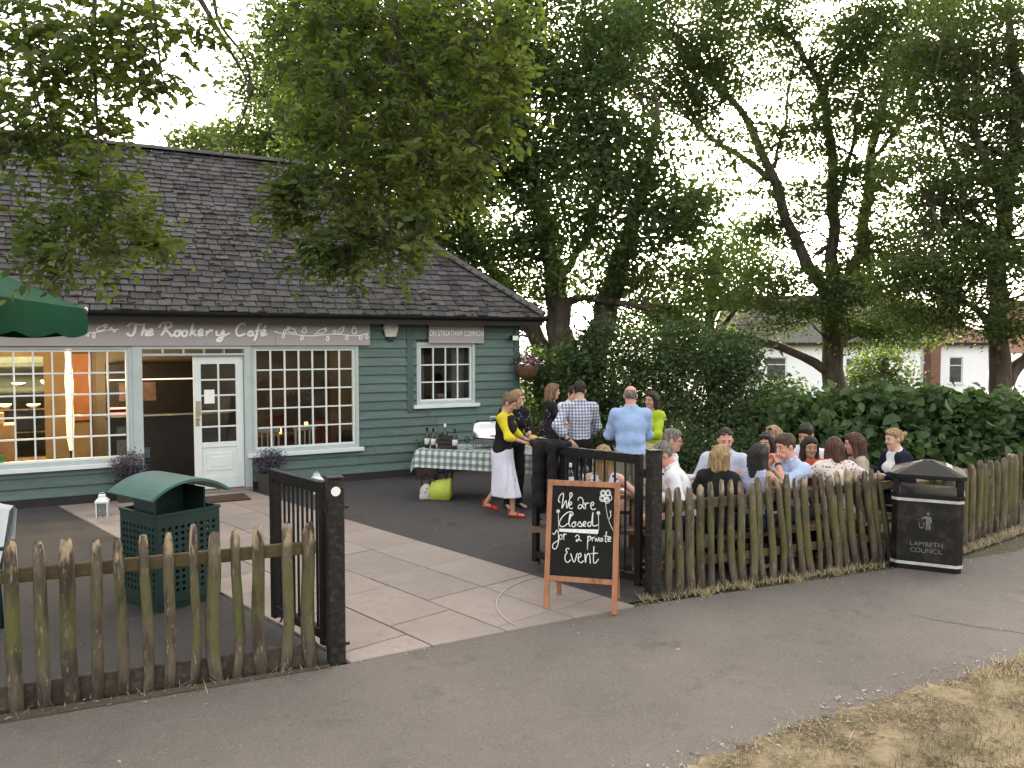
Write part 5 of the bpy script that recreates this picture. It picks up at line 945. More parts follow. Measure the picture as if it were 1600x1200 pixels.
def lantern(loc, rz, lab):
    l = empty('lantern', loc, rz, lab, 'lantern', 'white lanterns'); k = MB(); k.box(-.075, .075, -.075, .075, 0, .02)
    for sx in (-1, 1):
        for sy in (-1, 1): k.box(sx*.065-.007, sx*.065+.007, sy*.065-.007, sy*.065+.007, .02, .2)
    k.box(-.08, .08, -.08, .08, .2, .22); k.build('frame', WHITE, l)
    k = MB(); k.add([(x*.085, y*.085, .22) for x, y in ((-1, -1), (1, -1), (1, 1), (-1, 1))]+[(x*.04, y*.04, .27) for x, y in ((-1, -1), (1, -1), (1, 1), (-1, 1))]+[(x*.04, y*.04, .30) for x, y in ((-1, -1), (1, -1), (1, 1), (-1, 1))], [(3, 2, 1, 0), (8, 9, 10, 11)]+[(r_+i, r_+(i+1) % 4, r_+4+(i+1) % 4, r_+4+i) for r_ in (0, 4) for i in range(4)]); k.build('roof', WHITE, l)
    MB().tube([(.03*math.cos(t), 0, .30+.03*math.sin(t)) for t in np.linspace(0, 3.14, 9)], .004, 6).build('ring_handle', WHITE, l)
    g = MB().box(-.058, .058, -.001, .001, .022, .198).mesh('pane', GLASS)
    for i in range(4): o = link('pane', g, l, rot=(0, 0, R(90*i))); o.location = Matrix.Rotation(R(90*i), 4, 'Z') @ Vector((0, -.065, 0))
    MB().lathe([(.028, .02), (.028, .10), (.004, .102), (.003, .115)], 12).build('candle', pm('candle_wax', (.6, .55, .42), None, 5, .6), l); return l
lantern((-5.39, 10.80, 0), R(20), 'white candle lantern on the terrace below the shop window'); lantern((-2.98, 12.55, 0), R(35), 'white candle lantern by the wall, behind the open gate bars')
def planter(loc, rz, lab, mat, potmat, r, h, n):
    p = empty('planter', loc, rz, lab, 'planter', 'planters by the cafe wall'); k = MB()
    k.add([(x*.15, y*.15, 0) for x, y in ((-1, -1), (1, -1), (1, 1), (-1, 1))]+[(x*.19, y*.19, .30) for x, y in ((-1, -1), (1, -1), (1, 1), (-1, 1))]+[(x*.165, y*.165, .30) for x, y in ((-1, -1), (1, -1), (1, 1), (-1, 1))]+[(x*.16, y*.16, .24) for x, y in ((-1, -1), (1, -1), (1, 1), (-1, 1))], [(3, 2, 1, 0), (12, 13, 14, 15)]+[(q+i, q+(i+1) % 4, q+4+(i+1) % 4, q+4+i) for q in (0, 4, 8) for i in range(4)])
    k.build('pot', potmat, p); MB().box(-.195, .195, -.195, .195, .262, .292).build('pot_rim', potmat, p, bevel=.004) if False else None
    st = MB()
    for i in range(26): a = RNG.uniform(0, 6.28); q = RNG.uniform(.02, .12); st.tube([(q*math.cos(a), q*math.sin(a), .2), (q*2.2*math.cos(a), q*2.2*math.sin(a), .3+h*RNG.uniform(.5, 1))], .003, 4)
    st.build('stems', LEAF_BUSH, p); C, P = clump_points((0, 0, .3+h*.6), r, n//12, 12, r*.2, .9, .2); link('blooms', leaf_mesh('blooms', P, .03, mat, tmean=.5), p); return p
TERRA = pm('dark_pot', (.06, .045, .038), (.04, .03, .026), 7, .85, bmp=.3)
planter((-5.52, 11.86, 0), R(29), 'square pot of lavender left of the cafe doorway', LAVEND, TERRA, .24, .36, 2600); planter((-3.72, 12.70, 0), R(29), 'square pot of lavender right of the white door', LAVEND, TERRA, .22, .3, 2300)
planter((-1.42, 13.98, 0), R(29), 'dark pot of trailing greenery behind the buffet table', LEAF_BUSH, TERRA, .24, .38, 1200)
mt = MB().box(-.42, .42, -.26, .26, .022, .036).build('doormat', pm('coir_mat', (.035, .024, .018), (.05, .035, .025), 30, .98, bmp=.8), None, (-4.28, 11.95, 0), (0, 0, WA), bevel=.004); tag(mt, 'dark brown doormat on the paving by the cafe door', 'mat')
# ---------------------------------------------------------------- people: smooth implicit bodies, turned into one continuous skin each
def surface_nets(f, org, h):
    s = f < 0; nx, ny, nz = f.shape
    c = [s[i:nx-1+i, j:ny-1+j, k:nz-1+k] for i in (0, 1) for j in (0, 1) for k in (0, 1)]
    cnt = sum(x.astype(np.int8) for x in c); act = (cnt > 0) & (cnt < 8); I = np.argwhere(act)
    if not len(I): return None
    idx = np.full(act.shape, -1, np.int32); idx[act] = np.arange(len(I))
    offs = np.array([(i, j, k) for i in (0, 1) for j in (0, 1) for k in (0, 1)])
    V = np.stack([f[I[:, 0]+o[0], I[:, 1]+o[1], I[:, 2]+o[2]] for o in offs], 1)
    acc = np.zeros((len(I), 3)); w = np.zeros(len(I))
    for a in range(8):
        for b_ in range(a+1, 8):
            if np.abs(offs[a]-offs[b_]).sum() != 1: continue
            va, vb_ = V[:, a], V[:, b_]; m = (va < 0) != (vb_ < 0); t = np.where(m, va/(va-vb_+1e-12), 0)
            acc += np.where(m[:, None], offs[a]+t[:, None]*(offs[b_]-offs[a]), 0); w += m
    pos = org+(I+acc/w[:, None])*h; F = []
    for ax in range(3):
        sl0 = [slice(None)]*3; sl1 = [slice(None)]*3; sl0[ax] = slice(0, -1); sl1[ax] = slice(1, None)
        a, b_ = s[tuple(sl0)], s[tuple(sl1)]; E = np.argwhere(a != b_); u, v = [q for q in range(3) if q != ax]
        E = E[(E[:, u] > 0) & (E[:, v] > 0) & (E[:, u] < f.shape[u]-1) & (E[:, v] < f.shape[v]-1)]
        if not len(E): continue
        ins = a[E[:, 0], E[:, 1], E[:, 2]]; q = []
        for du, dv in ((-1, -1), (0, -1), (0, 0), (-1, 0)):
            e = E.copy(); e[:, u] += du; e[:, v] += dv; q.append(idx[e[:, 0], e[:, 1], e[:, 2]])
        q = np.stack(q, 1); flip = ins if ax == 1 else ~ins; q[flip] = q[flip][:, ::-1]; F.append(q)
    return pos, np.vstack(F)
def cap(a, b_, ra, rb): return ('c', np.array(a, float), np.array(b_, float), ra, rb)
def ell(c, r, M=None): return ('e', np.array(c, float), np.array(r, float), np.eye(3) if M is None else M)
def sdf_build(name, prims, mat, parent, h=.011, k=.03, infl=0., clips=(), cuts=(), wob=0., ks=None, rip=None):
    lo = np.full(3, 1e9); hi = -lo
    for p in prims:
        ext = (max(p[3], p[4]) if p[0] == 'c' else p[2].max())+infl+.03
        for q in ((p[1], p[2]) if p[0] == 'c' else (p[1],)): lo = np.minimum(lo, q-ext); hi = np.maximum(hi, q+ext)
    dim = np.ceil((hi-lo)/h).astype(int)+1; f = np.full(dim, .12, np.float32)
    ax = [lo[i]+h*np.arange(dim[i]) for i in range(3)]
    def dist(p, sl):
        X, Y, Z = np.meshgrid(*[ax[i][sl[i]] for i in range(3)], indexing='ij'); Q = np.stack([X, Y, Z], -1)
        if p[0] == 'c':
            ab = p[2]-p[1]; t = np.clip(((Q-p[1])@ab)/(ab@ab+1e-12), 0, 1); return np.linalg.norm(Q-p[1]-t[..., None]*ab, axis=-1)-(p[3]+(p[4]-p[3])*t)-infl
        q = (Q-p[1])@p[3]; r = p[2]+infl; k0 = np.linalg.norm(q/r, axis=-1); k1 = np.linalg.norm(q/(r*r), axis=-1)+1e-9; return k0*(k0-1)/k1
    def sl_of(p, mg):
        ext = (max(p[3], p[4]) if p[0] == 'c' else p[2].max())+infl+mg
        a = np.minimum(p[1], p[2])-ext if p[0] == 'c' else p[1]-ext; b_ = np.maximum(p[1], p[2])+ext if p[0] == 'c' else p[1]+ext
        return tuple(slice(max(0, int((a[i]-lo[i])/h)), min(dim[i], int((b_[i]-lo[i])/h)+2)) for i in range(3))
    for i, p in enumerate(prims):
        kk = k if ks is None else ks[i]; sl = sl_of(p, .07)
        d = dist(p, sl); g = f[sl]; m = np.clip(.5+.5*(g-d)/kk, 0, 1); f[sl] = g*(1-m)+d*m-kk*m*(1-m)
    for p in cuts:
        sl = sl_of(p, .02); d = -dist(p, sl)-infl*0; g = f[sl]; kk = .012; m = np.clip(.5-.5*(g-d)/kk, 0, 1); f[sl] = g*(1-m)+d*m+kk*m*(1-m)
    G = np.meshgrid(*ax, indexing='ij') if (clips or wob or rip) else None
    if wob: f += (wob*(np.sin(G[0]*31+G[2]*17+1.3)*np.sin(G[1]*27-G[2]*23)+.6*np.sin(G[2]*41+G[0]*29-G[1]*13))).astype(np.float32)
    if rip: f += rip(G).astype(np.float32)
    for (pt, nr) in clips:
        nr = np.array(nr, float); nr /= np.linalg.norm(nr); f = np.maximum(f, sum((G[i]-pt[i])*nr[i] for i in range(3)).astype(np.float32))
    r = surface_nets(f, lo, h)
    if r is None: return None
    return link(name, npmesh(name, r[0], r[1], mat, True), parent)
def rotm(yaw=0, pitch=0, roll=0):
    """columns right, forward, up; yaw left positive, pitch looks down, roll tips to the right"""
    return np.array((Matrix.Rotation(R(yaw), 3, 'Z') @ Matrix.Rotation(R(-pitch), 3, 'X') @ Matrix.Rotation(R(roll), 3, 'Y')))
def ik(S, W, a, b_, hint):
    S, W = np.array(S, float), np.array(W, float); d = W-S; L = np.linalg.norm(d); Lm = (a+b_)*.985
    if L > Lm: W = S+d*(Lm/L); d = W-S; L = Lm
    u = d/L; x = (a*a-b_*b_+L*L)/(2*L); y = math.sqrt(max(a*a-x*x, 0)); hnt = np.array(hint, float); hnt -= u*(hnt@u); hnt /= np.linalg.norm(hnt)+1e-9
    return S+u*x+hnt*y, W
SKIN = {k: pm('skin_'+k, c, tuple(x*.88 for x in c), 14, .55, spec=.35, bmp=.05, col3=(c[0]*1.04, c[1]*.82, c[2]*.8), scale3=18) for k, c in
        {'fair': (.56, .345, .265), 'tan': (.46, .27, .19), 'ruddy': (.56, .30, .22), 'olive': (.40, .235, .155)}.items()}
def hairmat(name, c, c2): return pm('hair_'+name, tuple(x*1.25 for x in c), tuple(x*.6 for x in c2), 75, .5, spec=.3, bmp=1., bscale=110, stretch=(1, 1, .1), lo=.36, hi=.64)
HAIR = {'brown': hairmat('brown', (.075, .045, .028), (.040, .024, .016)), 'black': hairmat('black', (.012, .010, .010), (.022, .018, .016)), 'blonde': hairmat('blonde', (.36, .24, .12), (.20, .12, .055)),
        'light': hairmat('light_brown', (.20, .12, .065), (.10, .058, .032)), 'grey': hairmat('grey', (.20, .18, .165), (.09, .08, .072)), 'chestnut': hairmat('chestnut', (.085, .036, .02), (.04, .018, .012)), 'dark': hairmat('dark_brown', (.028, .019, .014), (.016, .011, .009))}
EYEW = pm('eye_white', (.36, .32, .29)); EYED = pm('eye_iris', (.03, .022, .016), rough=.2); LIPM = pm('lips', (.42, .16, .13)); LENS = pm('dark_lens', (.02, .014, .014), rough=.12, spec=.6); RED = pm('red_frame', (.35, .03, .03), rough=.4)
SHOEB = pm('shoe_black', (.015, .015, .016), rough=.5); SHOEW = pm('shoe_white', (.6, .6, .58)); SHOER = pm('shoe_red', (.50, .025, .02), (.38, .02, .018), rough=.5)
def person(label, loc, yaw, ht=1.75, female=False, sit=False, lean=4., girth=1., head=(0, 5, 0), arms=None, legs=None, top=None, bottom=None, hair=('short', 'brown'), skin='fair', shoes=SHOEB, extras=(), group='guests at the private event', shy=0., twist=0., z0=0.):
    s = ht/1.75; root = empty('person', (loc[0], loc[1], z0), R(yaw), label, 'person', group); f_ = female; body, V = [], np.array
    P = V([0, 0, .55 if sit else .945*s]); sp = V([shy*.3, math.sin(R(lean)), math.cos(R(lean))]); sp /= np.linalg.norm(sp); rt = V([math.cos(R(twist)), math.sin(R(twist)), 0]); fw = np.cross(sp, rt)*1.; fw = np.cross(V([0, 0, 1.]), rt)*1.; fw = fw-sp*(fw@sp); fw /= np.linalg.norm(fw); T = np.stack([rt, fw, sp], 1)
    g = girth; sw = (.158 if f_ else .182)*s
    L = lambda x, y, z: P+T@(V([x, y, z])*s)                     # torso frame, origin at the pelvis
    Nb = L(0, -.012, .525); torso = []
    if f_: torso = [ell(L(0, 0, .0), V([.158*g, .112*g, .115])*s, T), ell(L(0, .004, .16), V([.115*g, .088*g, .13])*s, T), ell(L(0, .0, .34), V([.132*g, .095*g, .14])*s, T), ell(L(-.062, .085, .325), V([.058, .05, .056])*s, T), ell(L(.062, .085, .325), V([.058, .05, .056])*s, T)]
    else: torso = [ell(L(0, 0, .0), V([.152*g, .112*g, .12])*s, T), ell(L(0, .012*g, .16), V([.138*g, .105*g*g, .15])*s, T), ell(L(0, .004, .34), V([.158*g, .112*g, .165])*s, T)]
    Sh = {q: L(q*sw/s, -.005, .455) for q in (-1, 1)}
    torso += [cap(Sh[-1]*.93+Nb*.07, Sh[1]*.93+Nb*.07, .054*s, .054*s), cap(L(-.09, -.005, .475), Nb+sp*.02, .045*s, .045*s), cap(L(.09, -.005, .475), Nb+sp*.02, .045*s, .045*s)]
    HR = rotm(*head); HR = rotm(twist*.0)@HR; hc = Nb+sp*.075*s+V(HR[:, 2])*.085*s+V(HR[:, 1])*.018*s; hs_ = s**.5
    Hd = lambda x, y, z: hc+HR@(V([x, y, z])*hs_); er = lambda x, y, z: V([x, y, z])*hs_
    hp = [ell(Hd(0, -.012, .03), er(.074, .093, .085), HR), ell(Hd(0, .022, -.03), er(.060, .066, .083), HR), ell(Hd(0, .034, -.072), er(.046 if not f_ else .041, .048, .040), HR), ell(Hd(0, .068, -.096), er(.02, .018, .016), HR)]
    nose = [cap(Hd(0, .084, .012), Hd(0, .103, -.026), .009*hs_, .0125*hs_), cap(Hd(-.036, .072, .025), Hd(.036, .072, .025), .014*hs_, .014*hs_), ell(Hd(.034, .068, -.03), er(.022, .018, .02), HR), ell(Hd(-.034, .068, -.03), er(.022, .018, .02), HR)]
    ears = [ell(Hd(q*.076, -.006, -.008), er(.011, .021, .031), HR) for q in (-1, 1)]
    neck = [cap(Nb-sp*.04*s, hc+HR@V([0, -.018, -.05]), (.050 if f_ else .060)*s*(.7+.3*g), (.046 if f_ else .056)*s)]
    # legs
    hip = {q: P+V([q*.088*s, 0, -.02*s]) for q in (-1, 1)}; LG = {}
    for q in (-1, 1):
        if legs and q in legs: kn, an, fd = [V(x) for x in legs[q]]
        elif sit: kn, an, fd = V([q*.11, .43*s, .53]), V([q*.12, .38*s, .09]), V([0, 1, 0])
        else: kn, an, fd = V([q*.095, .02, .50*s]), V([q*.10, -.02, .085]), V([q*.15, 1, 0])
        fd = fd/np.linalg.norm(fd); LG[q] = (kn, an, fd)
    lw = .9 if f_ else 1.
    legp = {q: [cap(hip[q], LG[q][0], .082*s*lw*(.6+.4*g), .056*s*lw), cap(LG[q][0], LG[q][1], .054*s*lw, .036*s*lw), ell((LG[q][0]*.62+LG[q][1]*.38)-V([0, .015, 0]), V([.05, .052, .1])*s*lw)] for q in (-1, 1)}
    feet = {q: [cap(LG[q][1]+V([0, 0, -.045])-LG[q][2]*.03, LG[q][1]+LG[q][2]*.155*s+V([0, 0, -.058]), .034*s, .026*s)] for q in (-1, 1)}
    # arms: each entry is (wrist target, elbow hint, palm normal, curl)
    armp, foreP, handp, AW = {}, {}, {}, {}
    for q in (-1, 1):
        a = (arms or {}).get(q)
        if a is None: a = ((q*.20, .30*s, .80), (q*.5, -.3, -.8), (0, 0, -1), 25) if sit else (P+V([q*.27*s, .06, -.13*s]), (q*.4, -1, 0), (-q, 0, 0), 30)
        el, wr = ik(Sh[q], a[0], .285*s, .245*s, a[1]); lw2 = .84 if f_ else 1.; AW[q] = (el, wr)
        armp[q] = [cap(Sh[q], el, .050*s*lw2*(.65+.35*g), .040*s*lw2)]; foreP[q] = [cap(el, wr, .040*s*lw2, .026*s*lw2)]
        d = wr-el; d /= np.linalg.norm(d); nrm = V(a[2], float); nrm -= d*(nrm@d); nrm /= np.linalg.norm(nrm)+1e-9; wd = np.cross(d, nrm)*q; hh = s*(.93 if f_ else 1.)   # wd points to the thumb side
        Mh_ = np.stack([wd, d, nrm], 1); hnd = [ell(wr+d*.048*hh, V([.041, .052, .017])*hh, Mh_)]; cu = a[3]
        for i, (o_, l1, l2) in enumerate(((.030, .043, .036), (.010, .048, .041), (-.011, .044, .038), (-.030, .034, .030))):
            kn0 = wr+d*.088*hh+wd*o_*hh; a1 = R(cu*(.7+.12*i)); a2 = R(cu*(1.7+.15*i)); d1 = d*math.cos(a1)+nrm*math.sin(a1)+wd*o_*1.2; d2 = d*math.cos(a2)+nrm*math.sin(a2)
            m1 = kn0+d1*l1*hh; hnd += [cap(kn0-d*.02*hh, m1, .0092*hh, .0086*hh), cap(m1, m1+d2*l2*hh, .0086*hh, .0072*hh)]
        t0 = wr+d*.028*hh+wd*.026*hh; t1 = t0+(d*.55+wd*.75+nrm*.25)*.042*hh; hnd += [cap(t0, t1, .0125*hh, .0105*hh), cap(t1, t1+(d*.85+wd*.25+nrm*.4)*.034*hh, .0105*hh, .0085*hh)]; handp[q] = hnd
    allp = torso+neck+hp+nose+ears; ks = [.05]*len(torso)+[.03]+[.03]*len(hp)+[.016]*len(nose)+[.008]*len(ears)
    for q in (-1, 1):
        allp += armp[q]+foreP[q]+handp[q]+legp[q]+feet[q]; ks += [.04, .02, .018]+[.006]*8+[.01, .006]+[.045, .03, .03, .02]
    eyes_cut = [ell(Hd(q*.030, .098, .004), er(.017, .014, .010), HR) for q in (-1, 1)]
    sdf_build('body', allp, SKIN[skin], root, .0085, ks=ks, cuts=eyes_cut+[ell(Hd(0, .099, -.0585), er(.020, .008, .0028), HR)])
    M4 = Matrix(((HR[0, 0], HR[0, 1], HR[0, 2], hc[0]), (HR[1, 0], HR[1, 1], HR[1, 2], hc[1]), (HR[2, 0], HR[2, 1], HR[2, 2], hc[2]), (0, 0, 0, 1))) @ Matrix.Scale(hs_, 4)
    for q in (-1, 1):
        MB().ell((q*.030, .0795, .004), (.0115, .0115, .0072), 10, 8, M4).ell((q*.030, .0875, .004), (.006, .0055, .006), 8, 6, M4, 1).build('eye', [EYEW, EYED], root, smooth=True)
        MB().tube([M4 @ Vector(p) for p in ((q*.014, .0895, .0255), (q*.030, .0885, .030), (q*.048, .076, .0245))], [.0035, .0042, .0022], 6).build('eyebrow', HAIR[hair[1]] if hair[1] != 'blonde' else HAIR['light'], root, smooth=True)
    MB().ell((0, .0865, -.0525), (.021, .009, .0055), 12, 6, M4).ell((0, .086, -.0645), (.018, .009, .0062), 12, 6, M4).build('lips', LIPM, root, smooth=True)
    # hair
    hk, hcol = hair[0], hair[1]; Hn = lambda v: HR@V(v, float); face = (Hd(0, .082, .058), Hn((0, .86, -.5))); hm = HAIR[hcol]
    ripf = lambda G: .003*np.sin(G[2]*33+G[0]*47)*np.sin(G[1]*39-G[2]*21)+.0034*np.sin(((G[0]-hc[0])*HR[0, 0]+(G[1]-hc[1])*HR[1, 0])*260+np.sin(G[2]*40)*1.5)+.002*np.sin(((G[0]-hc[0])*HR[0, 1]+(G[1]-hc[1])*HR[1, 1])*230+np.sin(G[2]*55)*2)
    sk = [ell(Hd(0, -.014, .034), er(.080, .098, .090), HR)]
    if hk == 'bald': sdf_build('hair', [ell(Hd(0, -.014, .02), er(.078, .096, .088), HR)], hm, root, .007, clips=[(Hd(0, .015, 0), Hn((0, 1, .15))), (Hd(0, 0, .048), Hn((0, .35, 1))), (Hd(0, 0, -.062), Hn((0, -.2, -1)))], rip=ripf)
    elif hk in ('short', 'tousled', 'receding'):
        fc = face if hk != 'receding' else (Hd(0, .045, .085), Hn((0, .86, -.35)))
        sdf_build('hair', [ell(Hd(0, -.014, .036), er(.082, .101, .096), HR), ell(Hd(0, .03, .085), er(.062, .055, .035), HR), ell(Hd(0, -.06, -.03), er(.066, .045, .06), HR)], hm, root, .007, k=.02, clips=[fc, (Hd(0, 0, -.07), Hn((0, -.5, -1)))], rip=ripf)
    else:
        ln = {'bob': .13, 'long': .22, 'verylong': .30, 'bun': .02, 'tail': .03}[hk]; pr = sk+[ell(Hd(0, .035, .08), er(.060, .05, .034), HR), ell(Hd(0, -.055, -.03), er(.072, .055, .07), HR)]
        if hk in ('bob', 'long', 'verylong'):
            dn = V([0, 0, -1.])*.75-V(HR[:, 2])*.25; pr += [cap(Hd(0, -.065, 0), Hd(0, -.06, 0)+dn*ln+V(HR[:, 1])*.0-fw*.02, .070, .055)]
            for q in (-1, 1): pr += [cap(Hd(q*.068, .012, .03), Hd(q*.082, -.004, -.02)+dn*(ln-.05), .026, .027), cap(Hd(q*.05, -.045, 0), Hd(q*.062, -.045, -.02)+dn*(ln-.02), .05, .042)]
            cl = []; cut = [ell(Hd(0, .085, -.035), er(.058, .075, .10), HR)]
        else:
            cl = [(Hd(0, .075, .062), Hn((0, .84, -.54))), (Hd(0, 0, -.07), Hn((0, -.5, -1)))]; cut = []
            if hk == 'bun': pr += [ell(Hd(0, -.095, .085), er(.042, .04, .04), HR)]
            if hk == 'tail': pr += [cap(Hd(0, -.1, .03), Hd(0, -.155, .02), .028, .022), cap(Hd(0, -.155, .02), Hd(0, -.175, -.10), .024, .010)]
        sdf_build('hair', pr, hm, root, .0075, k=.025, clips=cl, cuts=cut, rip=ripf)
    # clothes
    if top:
        mat, sleeve = top['mat'], top.get('sleeve', 'long'); inf = top.get('fit', .013); pr = list(torso)
        for q in (-1, 1):
            el, wr = AW[q]
            if sleeve == 'short': pr.append(cap(Sh[q], Sh[q]*.45+el*.55, armp[q][0][3]*1.06, armp[q][0][4]*1.12))
            elif sleeve == 'elbow': pr += [cap(Sh[q], el, armp[q][0][3]*1.04, armp[q][0][4]*1.08), cap(el, el*.75+wr*.25, armp[q][0][4]*1.08, armp[q][0][4]*1.02)]
            elif sleeve == 'rolled': pr += [cap(Sh[q], el, armp[q][0][3]*1.04, armp[q][0][4]*1.12), cap(el, el*.55+wr*.45, armp[q][0][4]*1.12, armp[q][0][4]*.98), cap(el*.62+wr*.38, el*.5+wr*.5, armp[q][0][4]*1.12, armp[q][0][4]*1.1)]
            elif sleeve == 'long': pr += [cap(Sh[q], el, armp[q][0][3]*1.04, armp[q][0][4]*1.10), cap(el, el*.08+wr*.92, armp[q][0][4]*1.10, foreP[q][0][4]*1.15)]
        hem = top.get('hem', .12); nl = top.get('neck', .02)
        cl = [(Nb+sp*(.032-nl*.3)+fw*.0, sp+fw*top.get('vee', .45)), (P-sp*hem, -sp)]
        if sleeve == 'none': cl += [(Sh[q]-rt*q*.012, rt*q+sp*.5) for q in (-1, 1)]
        if top.get('collar'):
            n = 9; cr = .064*s*(.8+.2*g); cc = Nb+sp*.022*s; ring_ = [cc+rt*cr*math.sin(t)+fw*(cr*.95*math.cos(t)+.008)-sp*(.030*max(0, math.cos(t))-.012) for t in np.linspace(R(18), R(342), n)]
            sdf_build('collar', [cap(ring_[i], ring_[i+1], .017, .017) for i in range(n-1)], mat, root, .008, k=.01)
        if top.get('flare'): pr.append(cap(P+sp*.05, P-sp*(hem+.02), .15*s*g, .175*s*g))
        sdf_build(top.get('name', 'shirt'), pr, mat, root, .010, k=.045, infl=inf, clips=cl, wob=.0028)
    if top and top.get('over'):                                         # waistcoat, apron top or open cardigan over the shirt
        ov = top['over']; pr = list(torso)
        if ov.get('sleeve'): 
            for q in (-1, 1): el, wr = AW[q]; pr += [cap(Sh[q], el, armp[q][0][3]*1.1, armp[q][0][4]*1.2), cap(el, el*.1+wr*.9, armp[q][0][4]*1.2, foreP[q][0][4]*1.25)]
        cl = [(Nb+sp*.02, sp+fw*ov.get('vee', .7)), (P-sp*ov.get('hem', .1), -sp)]
        if not ov.get('sleeve'): cl += [(Sh[q]-rt*q*.012, rt*q+sp*.55) for q in (-1, 1)]
        cut = []
        if ov.get('open'): cut = [cap(Nb+fw*.13*s, P+fw*.16*s, .065, .095)]
        sdf_build(ov['name'], pr, ov['mat'], root, .010, k=.045, infl=.03, clips=cl, cuts=cut, wob=.003)
    if bottom:
        bm_ = bottom['mat']; kind = bottom['kind']; pel = [torso[0]]
        if kind == 'trousers':
            pr = pel+sum((legp[q][:2] for q in (-1, 1)), [])
            sdf_build('trousers', pr, bm_, root, .012, k=.03, infl=.014, clips=[(P+sp*.10, sp)], wob=.004)
        elif kind == 'shorts': sdf_build('shorts', pel+[cap(hip[q], hip[q]*.25+LG[q][0]*.75, .09*s, .08*s) for q in (-1, 1)], bm_, root, .012, k=.03, infl=.012, clips=[(P+sp*.10, sp)], wob=.003)
        elif kind == 'skirt':
            ln = bottom.get('len', .62); z1 = P[2]-ln*s; cx = (LG[-1][0]+LG[1][0])/2; pr = [torso[0], ell(P+V([0, 0, -.02]), V([.165, .13, .14])*s)]
            pr += [cap((P[0], P[1], P[2]-.05), (cx[0]*.6, cx[1]*.6, z1), .135*s, .185*s), cap((P[0]-.05, P[1], P[2]-.1), (LG[-1][0][0], LG[-1][0][1]*.9, z1), .12*s, .14*s), cap((P[0]+.05, P[1], P[2]-.1), (LG[1][0][0], LG[1][0][1]*.9, z1), .12*s, .14*s)]
            fold = lambda G: .011*np.clip((P[2]-G[2])/.5, 0, 1)*np.sin(np.arctan2(G[1]-cx[1]*.5, G[0]-cx[0]*.5)*13+np.sin(G[2]*6))
            sc_ = lambda G: fold(G)
            sdf_build('skirt', pr, bm_, root, .012, k=.05, infl=.008, clips=[(P+sp*bottom.get('waist', .14), sp), ((0, 0, z1), (0, 0, -1))], rip=sc_)
    if shoes is not None:
        for q in (-1, 1):
            f0 = feet[q][0]; c_ = [(LG[q][1]+V([0, 0, -.012]), V([0, 0, 1.])+LG[q][2]*.35)] if shoes is not SHOER else [(LG[q][1]+V([0, 0, -.052]), V([0, 0, 1.]))]
            pr = [cap(f0[1], f0[2], f0[3], f0[4])]+([cap(f0[2]*.55+f0[1]*.45-np.cross(LG[q][2], V([0, 0, 1.]))*.03, f0[2]*.55+f0[1]*.45+np.cross(LG[q][2], V([0, 0, 1.]))*.03, .034, .034)] if False else [])
            sdf_build('shoe', pr, shoes, root, .009, infl=.009, clips=c_)
            if shoes is SHOER:
                sd2 = np.cross(LG[q][2], V([0, 0, 1.])); MB().tube([f0[1]*(1-t)+f0[2]*t+sd2*x+V([0, 0, z]) for t, x, z in ((.62, -.042, -.01), (.62, -.03, .03), (.62, 0, .044), (.62, .03, .03), (.62, .042, -.01))], .010, 6).tube([f0[1]*(1-t)+f0[2]*t+sd2*x+V([0, 0, z]) for t, x, z in ((-.05, -.044, 0), (-.1, -.03, .06), (.12, 0, .085), (-.1, .03, .06), (-.05, .044, 0))], .007, 6).build('sandal_strap', SHOER, root, smooth=True)
    for e in extras:
        if e == 'sunglasses_up':
            for q in (-1, 1): MB().ell((q*.034, .072, .098), (.027, .014, .018), 10, 6, M4).build('sunglasses', LENS, root, smooth=True)
        if e == 'glasses':
            k = MB()
            for q in (-1, 1):
                k.tube([M4 @ Vector((q*.032+.023*math.cos(t), .103, .003+.017*math.sin(t))) for t in np.linspace(0, 6.283, 13)], .003, 5).tube([M4 @ Vector((q*.054, .101, .008)), M4 @ Vector((q*.078, .07, .008)), M4 @ Vector((q*.08, -.005, .008))], .003, 5)
            k.tube([M4 @ Vector((-.01, .104, .006)), M4 @ Vector((.01, .104, .006))], .003, 5); k.build('glasses', RED, root)
        if e == 'watch':
            el, wr = AW[-1]; d = (wr-el)/np.linalg.norm(wr-el); c0 = wr-d*.02
            MB().tube([c0-d*.012, c0+d*.012], .033*s, 12).build('watch', SHOEB, root, smooth=True)
    return root, AW
